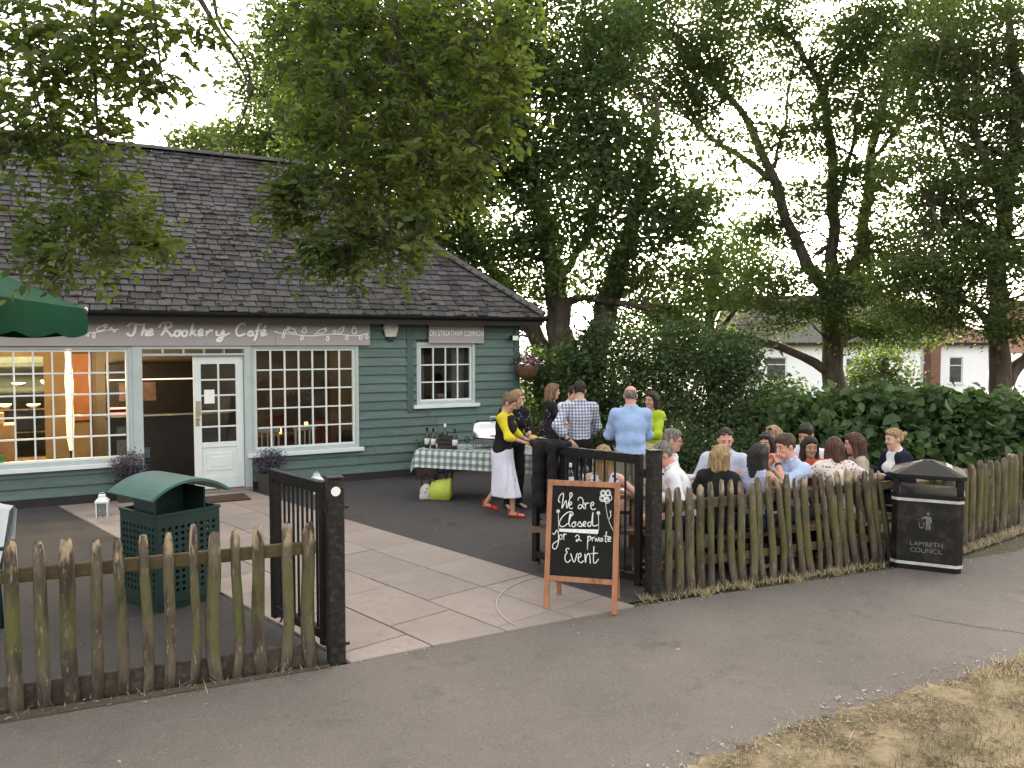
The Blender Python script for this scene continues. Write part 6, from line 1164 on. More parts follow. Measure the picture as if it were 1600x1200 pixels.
# ---------------------------------------------------------------- who is there
FAB = dict(yellow=cloth('yellow_knit', (.62, .52, .035)), black=cloth('black_cloth', (.012, .012, .013), (.020, .019, .020)), white=cloth('white_cotton', (.72, .72, .76)), wskirt=cloth('white_skirt_cotton', (.66, .66, .76), (.60, .60, .70)),
  blue=cloth('pale_blue_oxford', (.32, .44, .66), (.27, .38, .60)), lime=cloth('lime_jersey', (.36, .46, .035), (.28, .38, .03)), navy=cloth('navy_knit', (.016, .017, .035)), beige=cloth('stone_jersey', (.36, .33, .27)), coral=cloth('coral_cotton', (.62, .10, .07)), jean=cloth('dark_denim', (.03, .038, .06)), khaki=cloth('khaki_cotton', (.22, .20, .16)), sky=cloth('light_blue_cotton', (.40, .50, .70)),
  cream=cloth('cream_linen', (.55, .52, .36)), pale=cloth('lilac_white_cotton', (.52, .55, .70)),
  plaid=checkcloth('navy_check', (.62, .64, .70), (.035, .05, .16), .042, .5, (0, 2), .55), gingham=checkcloth('fine_blue_check', (.55, .58, .68), (.12, .16, .34), .016, .5, (0, 2), .6),
  polka=spotcloth('polka_dot', (.012, .012, .014), (.55, .55, .55), 28, .16), dflor=spotcloth('dark_floral', (.016, .014, .016), (.22, .15, .15), 15, .2, (.05, .09, .07)),
  wflor=spotcloth('white_crimson_floral', (.62, .62, .70), (.22, .02, .045), 20, .30, (.05, .06, .20)), bflor=spotcloth('blossom_print', (.62, .54, .50), (.16, .11, .14), 24, .26, (.42, .24, .22)))
T_ = lambda m, **k: dict(mat=FAB[m], **k)
tr = lambda m: dict(kind='trousers', mat=FAB[m])
def W(p, yaw, q):
    """world point into a person's own frame"""
    a = R(-yaw); x, y = q[0]-p[0], q[1]-p[1]; return (x*math.cos(a)-y*math.sin(a), x*math.sin(a)+y*math.cos(a), q[2])
# standing by the buffet
person('person in a yellow cardigan, black waistcoat and long white skirt carrying a plate', (-.13, 10.95), -108, 1.63, True, lean=6, head=(0, 28, 0), top=T_('yellow', sleeve='elbow', name='cardigan', hem=.0, over=dict(name='waistcoat', mat=FAB['black'], hem=.07, vee=.6)), bottom=dict(kind='skirt', mat=FAB['wskirt'], len=.66, waist=.03), hair=('bun', 'light'), skin='tan', shoes=SHOER,
  arms={1: ((.14, .36, 1.0), (.6, -.5, -.6), (0, 0, 1), 18), -1: ((-.10, .34, .99), (-.6, -.4, -.6), (0, 0, 1), 20)}, legs={1: ((.08, .16, .48), (.08, .17, .085), (0, 1, 0)), -1: ((-.09, -.02, .47), (-.09, -.25, .15), (0, 1, -.2))}, group='standing guests')
person('person in a black polka dot blouse and black trousers beside the buffet table', (.02, 11.42), -152, 1.66, True, head=(25, 18, 0), top=T_('polka', sleeve='elbow', name='blouse', hem=.16, fit=.02), bottom=tr('black'), hair=('bob', 'blonde'), arms={1: ((.02, .32, 1.02), (.6, -.3, -.7), (0, 0, 1), 45), -1: ((-.06, .33, 1.05), (-.6, -.3, -.7), (0, 0, 1), 50)}, group='standing guests')
person('person in a dark floral dress standing behind the buffet table', (.56, 12.42), -82, 1.69, True, head=(0, 8, 0), top=T_('dflor', sleeve='short', name='dress', hem=.45, flare=True), bottom=tr('black'), hair=('bob', 'light'), arms={1: ((.10, .34, 1.08), (.7, -.4, -.6), (0, 0, 1), 45), -1: ((-.08, .34, 1.10), (-.7, -.3, -.6), (0, 0, 1), 40)}, group='standing guests')
person('person in a white shirt standing half hidden beyond the checked shirt', (.92, 12.95), -160, 1.62, False, head=(10, 15, 0), top=T_('white', collar=True), bottom=tr('jean'), hair=('short', 'dark'), group='standing guests')
person('person in a navy and white checked shirt with one hand on the hip', (.90, 10.95), 8, 1.79, False, lean=3, head=(-12, 8, 0), top=T_('plaid', sleeve='rolled', collar=True, hem=.13), bottom=tr('black'), hair=('short', 'dark'), girth=.98, arms={-1: ((-.17, -.13, 1.02), (-1, -.25, .1), (.3, 1, 0), 18), 1: ((.16, .30, 1.02), (.9, -.4, -.4), (0, 0, 1), 40)}, group='standing guests', extras=('watch',))
person('person in a pale blue shirt and khaki trousers standing with back turned', (1.44, 10.0), 2, 1.78, False, lean=3, girth=1.2, head=(-4, 6, 0), top=T_('blue', sleeve='long', collar=True, hem=.14, fit=.016), bottom=tr('khaki'), hair=('bald', 'grey'), skin='ruddy', arms={-1: ((-.05, .30, 1.12), (-.9, -.2, -.6), (0, 0, 1), 40), 1: ((.05, .30, 1.10), (.9, -.2, -.6), (0, 0, 1), 40)}, group='standing guests')
person('person in a lime green top standing and facing the pale blue shirt', (1.88, 11.0), 128, 1.66, True, head=(8, 6, -8), top=T_('lime', sleeve='elbow', name='top', hem=.10, fit=.018), bottom=dict(kind='skirt', mat=FAB['cream'], len=.5), hair=('bob', 'dark'), skin='tan', arms={1: ((.10, .34, 1.06), (.7, -.4, -.6), (0, 0, 1), 45), -1: ((-.10, .34, 1.04), (-.7, -.4, -.6), (0, 0, 1), 45)}, group='standing guests')
# seated at the picnic tables
sitk = dict(sit=True, group='seated diners')
person('seated person in a white shirt bending forward beside the gate post', (1.78, 8.20), 78, 1.76, False, lean=22, head=(12, 28, 0), girth=1.12, top=T_('white', sleeve='long', collar=True, fit=.016), bottom=tr('jean'), hair=('receding', 'grey'), skin='ruddy', **sitk)
person('seated person in red-framed glasses and a white shirt', (1.66, 9.05), -112, 1.76, False, lean=8, head=(8, 8, 0), top=T_('white', sleeve='long', collar=True), bottom=tr('jean'), hair=('short', 'grey'), skin='tan', extras=('glasses',), **sitk)
person('seated person in a sleeveless white and crimson floral top behind the gate bars', (.88, 7.88), -6, 1.66, True, lean=8, head=(8, 10, 0), top=T_('wflor', sleeve='none', name='top'), bottom=tr('jean'), hair=('long', 'blonde'), arms={1: ((.18, .32, .82), (.9, -.3, -.4), (0, 0, -1), 25)}, **sitk)
person('seated person in a black short-sleeved top with back turned', (1.98, 8.0), -28, 1.64, True, lean=13, head=(-12, 14, 0), top=T_('black', sleeve='short', name='top', fit=.02), bottom=tr('black'), hair=('bob', 'blonde'), **sitk)
person('seated person in a lilac-white shirt with sunglasses pushed up, facing the fence', (2.37, 9.20), 168, 1.80, False, lean=12, head=(6, 16, 0), top=T_('pale', sleeve='rolled', collar=True), bottom=tr('jean'), hair=('receding', 'dark'), skin='ruddy', extras=('sunglasses_up',), **sitk)
person('seated person in a fine blue checked sleeveless top with back turned', (2.36, 8.10), -42, 1.66, True, lean=13, head=(-10, 12, 0), top=T_('gingham', sleeve='none', name='top'), bottom=tr('jean'), hair=('verylong', 'black'), skin='olive', arms={1: ((.10, .36, .98), (.8, -.1, -.7), (-1, 0, 0), 40)}, **sitk)
person('seated person in a coral top with sunglasses pushed up', (2.92, 9.38), 150, 1.62, True, lean=10, head=(-5, 10, 0), top=T_('coral', sleeve='short', name='top'), bottom=tr('jean'), hair=('bob', 'dark'), skin='tan', extras=('sunglasses_up',), **sitk)
person('seated person in a light blue top with sunglasses pushed up', (3.18, 9.82), 118, 1.68, True, lean=8, head=(0, 8, 0), top=T_('sky', sleeve='short', name='top'), bottom=tr('jean'), hair=('bob', 'blonde'), extras=('sunglasses_up',), **sitk)
person('seated person in a light blue shirt with both hands raised to the mouth', (2.97, 8.57), 114, 1.80, False, lean=12, head=(-4, 16, 0), girth=1.05, top=T_('sky', sleeve='rolled', collar=True), bottom=tr('jean'), hair=('tousled', 'brown'), skin='ruddy', extras=('watch',), arms={1: ((.035, .29, 1.09), (.7, -.1, -.7), (-1, .2, 0), 55), -1: ((-.045, .30, 1.07), (-.6, .1, -.8), (1, .2, 0), 55)}, **sitk)
person('seated person in a white collared shirt looking down, behind the coral top', (3.50, 9.62), 128, 1.80, False, lean=10, head=(10, 20, 0), top=T_('white', sleeve='rolled', collar=True), bottom=tr('jean'), hair=('short', 'black'), skin='tan', **sitk)
person('seated person in a coral top without sunglasses, behind the blossom print blouse', (3.30, 9.14), 158, 1.58, True, lean=9, head=(20, 10, 0), top=T_('coral', sleeve='short', name='top'), bottom=tr('jean'), hair=('long', 'dark'), skin='olive', **sitk)
person('seated person in a blossom print blouse with back turned', (3.40, 8.60), -4, 1.66, True, lean=10, girth=1.12, head=(-5, 14, 0), top=T_('bflor', sleeve='elbow', name='blouse', fit=.022), bottom=tr('jean'), hair=('bob', 'chestnut'), skin='tan', arms={1: ((.24, .34, .84), (.9, -.3, -.2), (0, 0, -1), 20), -1: ((-.22, .32, .84), (-.9, -.3, -.2), (0, 0, -1), 20)}, **sitk)
person('seated person in a stone coloured top leaning in beside the blossom print', (3.93, 9.12), 82, 1.66, True, lean=12, head=(0, 12, 0), top=T_('beige', sleeve='short', name='top'), bottom=tr('jean'), hair=('long', 'chestnut'), skin='tan', **sitk)
person('seated person in a navy cardigan over a white top', (4.48, 9.50), 98, 1.67, True, lean=7, head=(4, 10, 0), top=T_('white', sleeve='long', name='top', over=dict(name='cardigan', mat=FAB['navy'], sleeve=True, open=True, vee=.3)), bottom=tr('jean'), hair=('tail', 'blonde'), **sitk)

# ---------------------------------------------------------------- picnic tables and what is on them
WOOD = pm('table_wood', (.16, .10, .06), (.11, .07, .042), 6, .7, bmp=.3, stretch=(.5, 4, 4), jitter=.1, rnd=True)
def picnic(loc, yaw, L, lab):
    t = empty('picnic_table', loc, R(yaw), lab, 'table', 'picnic tables on the terrace')
    pl_ = MB().box(-L/2, L/2, -.058, .058, -.02, .02).mesh('plank', WOOD)
    for i in range(5): link('plank', pl_, t, (0, (i-2)*.122, .72))
    for sy in (-1, 1):
        for j in (0, 1): link('bench_plank', pl_, t, (0, sy*(.43+j*.12), .425))
    for sx in (-1, 1):
        x = sx*(L/2-.25)
        for sy in (-1, 1): MB().bar((x, sy*.22, .70), (x, sy*.50, 0), .04, .09, (1, 0, 0)).build('leg', WOOD, t)
        MB().box(x+.021*sx-.02, x+.021*sx+.02, -.58, .58, .34, .404).build('cross_beam', WOOD, t); MB().box(x+.021*sx-.02, x+.021*sx+.02, -.30, .30, .63, .699).build('cross_beam', WOOD, t)
    return t
picnic((.90, 8.72, 0), -6, 1.3, 'small picnic table with bottles behind the chalkboard gate'); picnic((2.55, 8.72, 0), 24, 1.7, 'picnic table among the diners nearest the leaning fence'); picnic((4.0, 9.3, 0), 24, 1.3, 'picnic table at the blossom print end of the party')
GB = glassmat('clear_bottle', (.8, .85, .82), 1.5); DKG = pm('dark_bottle_glass', (.010, .012, .008), (.018, .014, .010), 6, .12, spec=.6); LAB = pm('bottle_label', (.62, .62, .64), (.5, .5, .52), 20, .8)
def bottle(loc, lab, mat=DKG, h=.31, r=.037, neckc=None, group='bottles'):
    b = empty('bottle', loc, RNG.uniform(0, 6), lab, 'bottle', group); MB().lathe([(r*.9, 0), (r, .01), (r, h*.6), (r*.8, h*.68), (r*.38, h*.76), (r*.36, h*.95), (r*.42, h*.955), (r*.42, h)], 14).build('glass', mat, b, smooth=True)
    MB().lathe([(r+.0015, h*.18), (r+.0015, h*.48)], 14).build('label', LAB, b, smooth=True); MB().lathe([(r*.44, h*.86), (r*.44, h*1.005)], 12).build('capsule', neckc or DKG, b); return b
def tumbler(loc, lab, r=.033, h=.11, stem=False, group='glasses'):
    g = empty('wine_glass' if stem else 'tumbler', loc, 0, lab, 'glass', group)
    if stem: MB().lathe([(.033, 0), (.03, .004), (.005, .01), (.005, .085), (.03, .10), (.038, .14), (.031, .19), (.029, .19), (.036, .14), (.028, .104), (.001, .095)], 14).build('glass', GB, g, smooth=True)
    else: MB().lathe([(r*.85, 0), (r, h), (r*.94, h), (r*.8, .012), (.001, .01)], 14).build('glass', GB, g, smooth=True)
    return g
bottle((.62, 8.72, .741), 'clear water bottle with a white label on the small picnic table', GB, .28, .034, PAPER, 'bottles on the picnic tables'); bottle((.80, 8.90, .741), 'dark wine bottle on the small picnic table', DKG, .30, .037, None, 'bottles on the picnic tables'); tumbler((.52, 8.66, .741), 'clear tumbler beside the water bottle', group='glasses on the picnic tables')
PLATE = pm('plate_white', (.72, .72, .70), (.66, .66, .64), 5, .35); FOOD = pm('food', (.42, .26, .09), (.18, .20, .05), 30, .8, bmp=.8)
def plate(loc, lab):
    p = empty('plate', loc, 0, lab, 'plate', 'plates of food on the picnic tables'); MB().lathe([(.06, 0), (.115, .014), (.12, .018), (.115, .019), (.06, .006), (.001, .005)], 20).build('dish', PLATE, p, smooth=True); MB().ell((.01, 0, .022), (.06, .045, .02)).ell((-.03, .02, .022), (.03, .03, .022)).build('food', FOOD, p, smooth=True)
for i, (x, y, lab) in enumerate([(1.25, 8.62, 'plate of food before the person in white bending forward'), (2.25, 8.62, 'plate of food before the person in the black top'), (2.62, 8.80, 'plate of food before the fine blue checked top'), (2.75, 8.62, 'plate of food before the raised hands and light blue shirt'), (3.85, 9.2, 'plate of food before the blossom print blouse'), (4.25, 9.42, 'plate of food before the navy cardigan')]): plate((x, y, .741), lab)
for x, y, lab in [(2.0, 8.55, 'tumbler before the person in red glasses'), (2.45, 8.72, 'tumbler before the lilac-white shirt'), (4.02, 9.42, 'tumbler before the stone coloured top')]: tumbler((x, y, .741), lab, group='glasses on the picnic tables')
bottle((2.95, 8.95, .741), 'dark wine bottle among the diners behind the fence', DKG, .30, .037, None, 'bottles on the picnic tables')

# ---------------------------------------------------------------- buffet table
by_ = math.atan2(-.29, .80); bt = empty('buffet_table', (-.10, 12.02, 0), by_, 'long trestle buffet table beneath the gingham cloth', 'table'); LT, DT = 2.5, .74
MB().box(-LT/2, LT/2, -DT/2, DT/2, .70, .735).build('table_top', WOOD, bt)
for sx in (-1, 1):
    for sy in (-1, 1): MB().tube([(sx*(LT/2-.25), sy*.28, 0), (sx*(LT/2-.32), sy*.28, .70)], .015, 8).build('leg', RUST, bt)
tcm = checkcloth('green_gingham', (.58, .62, .60), (.02, .055, .05), .10, .5, (0, 1), .55, uv=True)
k = MB(); nx, ny = 64, 40; hang = .27; xs_ = np.linspace(-LT/2-hang, LT/2+hang, nx); ys_ = np.linspace(-DT/2-hang, DT/2+hang, ny); vs = []; uvs = []
for y in ys_:
    for x in xs_:
        ox, oy = max(abs(x)-LT/2-.006, 0), max(abs(y)-DT/2-.006, 0); h = max(ox, oy)+.35*min(ox, oy); fold = .022*math.sin(x*17+y*3)*min(1, oy/.1)+.02*math.sin(y*19)*min(1, ox/.1)
        X = math.copysign(min(abs(x), LT/2+.008+.10*min(ox, oy)+ox*.12), x); Y = math.copysign(min(abs(y), DT/2+.008+.10*min(ox, oy)+oy*.10), y)
        if oy > 0: Y += math.copysign(fold, y)*.6+math.copysign(.012, y)
        if ox > 0: X += math.copysign(abs(fold), x)
        vs.append((X, Y, .742-h)); uvs.append((x, y))
k.add(vs, [(j*nx+i, j*nx+i+1, (j+1)*nx+i+1, (j+1)*nx+i) for j in range(ny-1) for i in range(nx-1)])
me = bpy.data.meshes.new('tablecloth'); me.from_pydata(k.v, [], k.f); me.materials.append(tcm); ul = me.uv_layers.new(name='UV')
for lp in me.loops: ul.data[lp.index].uv = uvs[lp.vertex_index]
me.polygons.foreach_set('use_smooth', [True]*len(me.polygons)); tc_ = link('tablecloth', me, None, (-.10, 12.02, 0), (0, 0, by_)); tag(tc_, 'dark green and white gingham cloth draped over the buffet table', 'tablecloth')
def bw(x, y, z=.745): v = Matrix.Rotation(by_, 4, 'Z') @ Vector((x, y, 0)); return (-.10+v.x, 12.02+v.y, z)
for x, y, lab, m, h, nc in [(-1.14, -.24, 'dark wine bottle at the table corner, outermost of the bottles', DKG, .30, None), (-1.03, -.26, 'dark wine bottle beside the outermost bottle', DKG, .30, None), (-.68, -.27, 'dark wine bottle standing right of the bottle carrier', DKG, .30, None), (-.95, -.02, 'tall clear wine bottle with a white capsule', glassmat('pale_bottle', (.75, .82, .75), 1.5), .34, PAPER)]: bottle(bw(x, y), lab, m, h, .037, nc, 'bottles on the buffet')
cr = empty('bottle_carrier', bw(-.84, -.18), by_, 'dark slatted bottle carrier on the gingham cloth', 'crate'); CRM = pm('carrier_brown', (.03, .02, .016), (.02, .014, .012), 8, .6)
MB().box(-.11, .11, -.08, .08, 0, .012).build('base', CRM, cr)
for sy in (-1, 1):
    for j in range(3): MB().box(-.11, .11, sy*.08-.006, sy*.08+.006, .015+j*.06, .06+j*.06).build('slat', CRM, cr)
for sx in (-1, 1): MB().box(sx*.116-.006, sx*.116+.006, -.085, .085, .0, .2).build('end_panel', CRM, cr)
tumbler(bw(-.52, -.2), 'stemmed wine glass beside the bottle carrier', stem=True, group='glasses on the buffet'); tumbler(bw(-.44, -.06), 'stemmed wine glass in front of the steel dish', stem=True, group='glasses on the buffet')
cd = empty('chafing_dish', bw(-.16, .10), by_, 'polished steel roll-top chafing dish on the buffet', 'dish')
MB().box(-.33, .33, -.22, .22, .10, .16).build('pan', STEEL, cd, bevel=.012)
for sx in (-1, 1):
    for sy in (-1, 1): MB().tube([(sx*.3, sy*.19, 0), (sx*.3, sy*.19, .1)], .012, 8).build('leg', STEEL, cd)
k = MB(); vs = []; nn = 13
for a in np.linspace(0, math.pi, nn):
    for x, r_ in ((-.33, .0), (-.33, .2), (-.30, .225), (.30, .225), (.33, .2), (.33, 0)): vs.append((x, -math.cos(a)*r_, .165+math.sin(a)*r_*1.15))
k.add(vs, [(i*6+j, i*6+j+1, (i+1)*6+j+1, (i+1)*6+j) for i in range(nn-1) for j in range(5)]); k.build('roll_top_lid', STEEL, cd, smooth=True)
MB().tube(spline([(-.07, -.1, .40), (-.07, -.1, .46), (.07, -.1, .46), (.07, -.1, .40)], 4), .009, 8).build('handle', STEEL, cd, smooth=True)
MB().box(.25, .55, -.3, -.05, 0, .02).build('napkin_stack', PAPER, None, bw(.35, 0), (0, 0, by_)); tag(bpy.data.objects['napkin_stack'], 'stack of white napkins on the gingham cloth', 'napkins')
# plate carried by the woman in the yellow cardigan
a = R(-108); px, py = -.13-math.sin(a)*.47+.0, 10.95+math.cos(a)*.47
pc = empty('serving_plate', (px, py, 1.02), 0, 'flat plate with bread rolls held by the person in the yellow cardigan', 'plate')
MB().lathe([(.07, 0), (.15, .012), (.155, .017), (.15, .018), (.07, .006), (.001, .005)], 22).build('dish', pm('wooden_plate', (.42, .34, .22), None, 8, .6), pc, smooth=True); MB().ell((-.04, 0, .035), (.06, .05, .035)).ell((.06, .03, .022), (.04, .035, .02)).build('food', pm('bread', (.52, .38, .16), (.42, .27, .10), 14, .8, bmp=.3), pc, smooth=True)
# bags under the buffet
bg_ = empty('tote_bag', (-1.04, 12.0, 0), R(-12), 'lime green tote bag on the ground under the buffet', 'bag')
k = MB(); k.add([(-.15, -.07, 0), (.15, -.07, 0), (.15, .07, 0), (-.15, .07, 0), (-.17, -.09, .15), (.17, -.09, .14), (.17, .09, .14), (-.16, .09, .15), (-.14, -.03, .27), (.16, -.02, .33), (.16, .03, .34), (-.13, .03, .28)], [(3, 2, 1, 0), (8, 9, 10, 11)]+[(q+i, q+(i+1) % 4, q+4+(i+1) % 4, q+4+i) for q in (0, 4) for i in range(4)]); k.build('body', pm('lime_vinyl', (.42, .48, .06), (.32, .38, .05), 6, .55, bmp=.5, bscale=10), bg_, bevel=.02, smooth=True)
for y in (-.04, .04): MB().tube(spline([(-.09, y, .28), (-.08, y*1.5, .38), (.06, y*1.6, .40), (.10, y, .32)], 4), .009, 6).build('strap', FAB['black'], bg_, smooth=True)
b2 = empty('floral_bag', (-1.26, 12.02, 0), R(10), 'small pale patterned bag leaning beside the lime tote', 'bag'); sdf_build('body', [ell((0, 0, .12), (.09, .07, .12)), cap((-.04, 0, .05), (.04, 0, .05), .06, .06)], spotcloth('bag_print', (.5, .45, .42), (.15, .1, .1), 22, .3), b2, .012, clips=[((0, 0, .004), (0, 0, -1))]); MB().tube(spline([(-.06, 0, .2), (-.05, 0, .34), (.05, 0, .34), (.06, 0, .2)], 4), .008, 6).build('strap', FAB['black'], b2, smooth=True)
# napkin in the hand of the woman in the floral dress, jacket over the gate end
jk = empty('draped_jacket', (.22, 8.34, 0), math.atan2(.98, -1.05), 'black jacket hung over the free end of the open gate', 'jacket')
sdf_build('cloth', [cap((-.02, -.045, 1.30), (-.42, -.045, 1.30), .035, .035), cap((-.02, .045, 1.29), (-.40, .045, 1.29), .035, .035), cap((-.06, -.07, 1.25), (-.05, -.075, .62), .05, .06), cap((-.20, -.075, 1.25), (-.19, -.08, .55), .055, .07), cap((-.34, -.07, 1.25), (-.32, -.075, .68), .05, .05), cap((-.15, .075, 1.25), (-.14, .08, .72), .06, .07), cap((-.30, .07, 1.25), (-.29, .075, .8), .05, .05)], FAB['black'], jk, .012, k=.05, wob=.005)
# ---------------------------------------------------------------- inside the cafe (same axes as the building)
def inside(name, s, y, z, label=None, cat=None, rz=0, group=None):
    v = Matrix.Rotation(WA, 4, 'Z') @ Vector((s, y, 0)); return empty(name, (WP[0]+v.x, WP[1]+v.y, z), WA+rz, label, cat, group)
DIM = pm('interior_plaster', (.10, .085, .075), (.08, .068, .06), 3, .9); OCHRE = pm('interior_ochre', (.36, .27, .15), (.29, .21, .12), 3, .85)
MB().box(S0+.12, S1-.12, .13, DEP-.12, -.005, .015).build('interior_floor', pm('interior_boards', (.10, .07, .05), (.07, .05, .036), 5, .6, stretch=(4, .5, 1)), cafe)
MB().box(S0+.12, S1-.12, .12, DEP-.12, 2.60, 2.64).build('interior_ceiling', pm('interior_ceiling', (.30, .28, .25), None, 3, .9), cafe)
MB().box(S0+.125, -.35, 3.6, 3.7, .02, 2.59).box(.55, 1.35, 3.6, 3.7, .02, 2.59).box(-.35, .55, 3.601, 3.699, 2.05, 2.59).build('partition', OCHRE, cafe)
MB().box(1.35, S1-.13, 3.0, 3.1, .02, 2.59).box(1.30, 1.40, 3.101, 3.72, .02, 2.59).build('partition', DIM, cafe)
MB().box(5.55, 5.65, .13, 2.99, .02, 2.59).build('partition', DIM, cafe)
ct = inside('serving_counter', 2.2, 1.75, .016, 'dark serving counter with notices inside the cafe doorway', 'counter')
MB().box(-.75, 1.15, -.02, .5, 0, 1.05).build('front', pm('counter_dark', (.035, .034, .036), (.028, .027, .03), 4, .6), ct); MB().box(-.8, 1.2, -.08, .55, 1.05, 1.09).build('worktop', STEEL, ct, bevel=.006)
for i, (x, z, w, h, c) in enumerate([(-.62, .42, .16, .26, (.22, .24, .24)), (-.40, .62, .2, .2, (.10, .14, .09)), (-.36, .36, .24, .17, (.16, .25, .34)), (-.62, .74, .14, .16, (.2, .2, .2))]): MB().box(x, x+w, -.03, -.022, z, z+h).build('notice', pm('notice_%d' % i, c, tuple(q*.6 for q in c), 16, .7), ct)
fg = inside('display_fridge', 2.0, 2.75, .016, 'display fridge glowing pink behind the counter', 'fridge'); MB().box(-.5, 1.0, 0, .25, 0, 1.9).build('cabinet', BLACKP, fg); MB().box(-.45, -.05, -.06, -.005, 1.12, 1.145).build('lit_shelf', emit('pink_strip', (1., .34, .28), .32), fg); MB().box(-.45, .95, -.05, -.005, 1.62, 1.64).build('lit_shelf', emit('dim_strip', (1., .8, .7), .12), fg)
MB().box(-.3, .3, -.012, -.005, 1.25, 1.58).build('menu_board', pm('menu', (.06, .04, .04), (.12, .08, .08), 8, .6), fg)
tl_ = inside('column_lamp', .92, 2.2, .016, 'tall glowing yellow paper column lamp inside the left window', 'lamp')
MB().lathe([(.10, 0), (.10, .03), (.02, .04)], 16).build('base', BLACKP, tl_); k = MB(); k.lathe([(.02, .5), (.05, .7), (.06, 1.0), (.05, 1.3), (.062, 1.6), (.045, 2.0), (.055, 2.3), (.05, 2.45)], 16); k.build('shade', emit('warm_paper', (1., .66, .26), .34), tl_, smooth=True); MB().tube([(0, 0, .04), (0, 0, .52)], .012, 8).build('stem', BLACKP, tl_)
lp = bpy.data.lights.new('column_lamp_light', 'POINT'); lp.energy = 32; lp.color = (1, .66, .30); lp.shadow_soft_size = .12; lo_ = bpy.data.objects.new('bulb', lp); COL.objects.link(lo_); lo_.parent = tl_; lo_.location = (0, -.2, 1.7)
kl = inside('kitchen_light', .1, 4.9, 2.5, 'bright ceiling light in the kitchen beyond the partition', 'lamp'); MB().box(-.5, .5, -.06, .06, 0, .06).build('tube', emit('kitchen_tube', (1., .70, .36), 1.), kl)
lp = bpy.data.lights.new('kitchen_lamp_light', 'POINT'); lp.energy = 120; lp.color = (1, .68, .34); lp.shadow_soft_size = .2; lo_ = bpy.data.objects.new('bulb', lp); COL.objects.link(lo_); lo_.parent = kl; lo_.location = (0, 0, -.15)
ex = inside('exit_sign', .1, 3.56, 2.20, 'small green exit sign over the kitchen doorway', 'sign'); MB().box(-.2, .2, 0, .03, 0, .15).build('panel', emit('exit_green', (.10, .40, .12), .06), ex)
k = MB(); k.ell((-.075, -.004, .115), (.014, .003, .014)).box(-.09, -.05, -.006, -.001, .05, .1).box(-.12, -.09, -.006, -.001, .075, .088).box(-.05, -.02, -.006, -.001, .075, .088).box(-.11, -.085, -.006, -.001, .025, .055).box(-.06, -.035, -.006, -.001, .02, .05).box(.03, .11, -.006, -.001, .02, .13); k.build('symbol', PAPER, ex)
ob = inside('wall_panel', 1.12, 3.50, .9, 'orange-lit wooden wall panel inside the left window', 'panel'); MB().box(-.15, .18, 0, .05, 0, 1.2).build('board', pm('orange_wood', (.45, .17, .06), (.36, .13, .05), 5, .6, stretch=(5, 1, .6)), ob)
sh_ = inside('kitchen_shelf', .1, 5.6, .016, 'steel kitchen shelving with stacked white dishes', 'shelf')
for z in (.5, .95, 1.4, 1.85): MB().box(-.9, .9, 0, .4, z, z+.03).build('shelf_board', STEEL, sh_)
for x in (-.88, .88): MB().box(x-.02, x+.02, .0, .4, 0, 1.9).build('upright', STEEL, sh_) if False else MB().box(x-.02, x+.02, .02, .06, 0, 1.88).build('upright', STEEL, sh_)
for i in range(7): MB().lathe([(.09, 0), (.13, .05+.02*(i % 3)), (.12, .06+.02*(i % 3))], 14, (-.75+i*.25, .2, .98+.45*(i % 2))).build('dish_stack', PLATE, sh_, smooth=True)
wk = inside('worktop_unit', -.9, 2.9, .016, 'kitchen worktop unit with boxes inside the left window', 'counter'); MB().box(-.9, 1.0, 0, .6, 0, .9).build('cabinet', pm('unit_brown', (.22, .14, .08), (.16, .10, .06), 4, .7), wk)
for x, w, h, c in [(-.8, .25, .18, (.5, .3, .02)), (-.3, .3, .12, (.6, .6, .58)), (.15, .18, .28, (.05, .05, .06)), (.55, .3, .2, (.3, .2, .12))]: MB().box(x, x+w, .1, .35, .9, .9+h).build('box', pm('box_%d' % int(x*100+200), c, None, 6, .7), wk, bevel=.01)
for x, c, z, h, lab in [(-.10, (.55, .14, .18), .80, .28, 'pink poster stuck inside the left window'), (-.06, (.12, .42, .05), .62, .13, 'bright green leaflet at the foot of the left window')]:
    o = MB().box(-.13, .13, 0, .003, 0, h).build('window_poster', pm('poster_%s' % lab[:4].strip(), c, tuple(min(1, q*1.4+.12) for q in c), 20, .8), None); on_wall(o, x, .06, z); tag(o, lab, 'poster')
# tube lights and a few cafe tables behind the right-hand window
for i, (s_, y_, lab) in enumerate([(3.9, 1.2, 'white ceiling tube light just inside the right-hand window'), (4.4, 2.3, 'white ceiling tube light at the back of the cafe room')]):
    q = inside('tube_light', s_, y_, 2.52, lab, 'lamp', R(8)); MB().box(-.6, .6, -.03, .03, 0, .05).build('tube', emit('tube_white_%d' % i, (1., .95, .85), .16), q); MB().box(-.62, .62, -.05, .05, .051, .08).build('fitting', PAPER, q)
def ctable(s_, y_, lab):
    t = inside('cafe_table', s_, y_, .016, lab, 'table', 0, 'tables inside the cafe'); MB().lathe([(.35, .70), (.35, .73)], 24).build('top', WOOD, t); MB().tube([(0, 0, .02), (0, 0, .7)], .03, 10).build('column', BLACKP, t); MB().lathe([(.25, 0), (.24, .02), (.03, .04)], 20).build('foot', BLACKP, t)
ctable(4.0, 1.0, 'round cafe table just inside the right-hand window'); ctable(4.75, 1.9, 'round cafe table farther back in the cafe room')
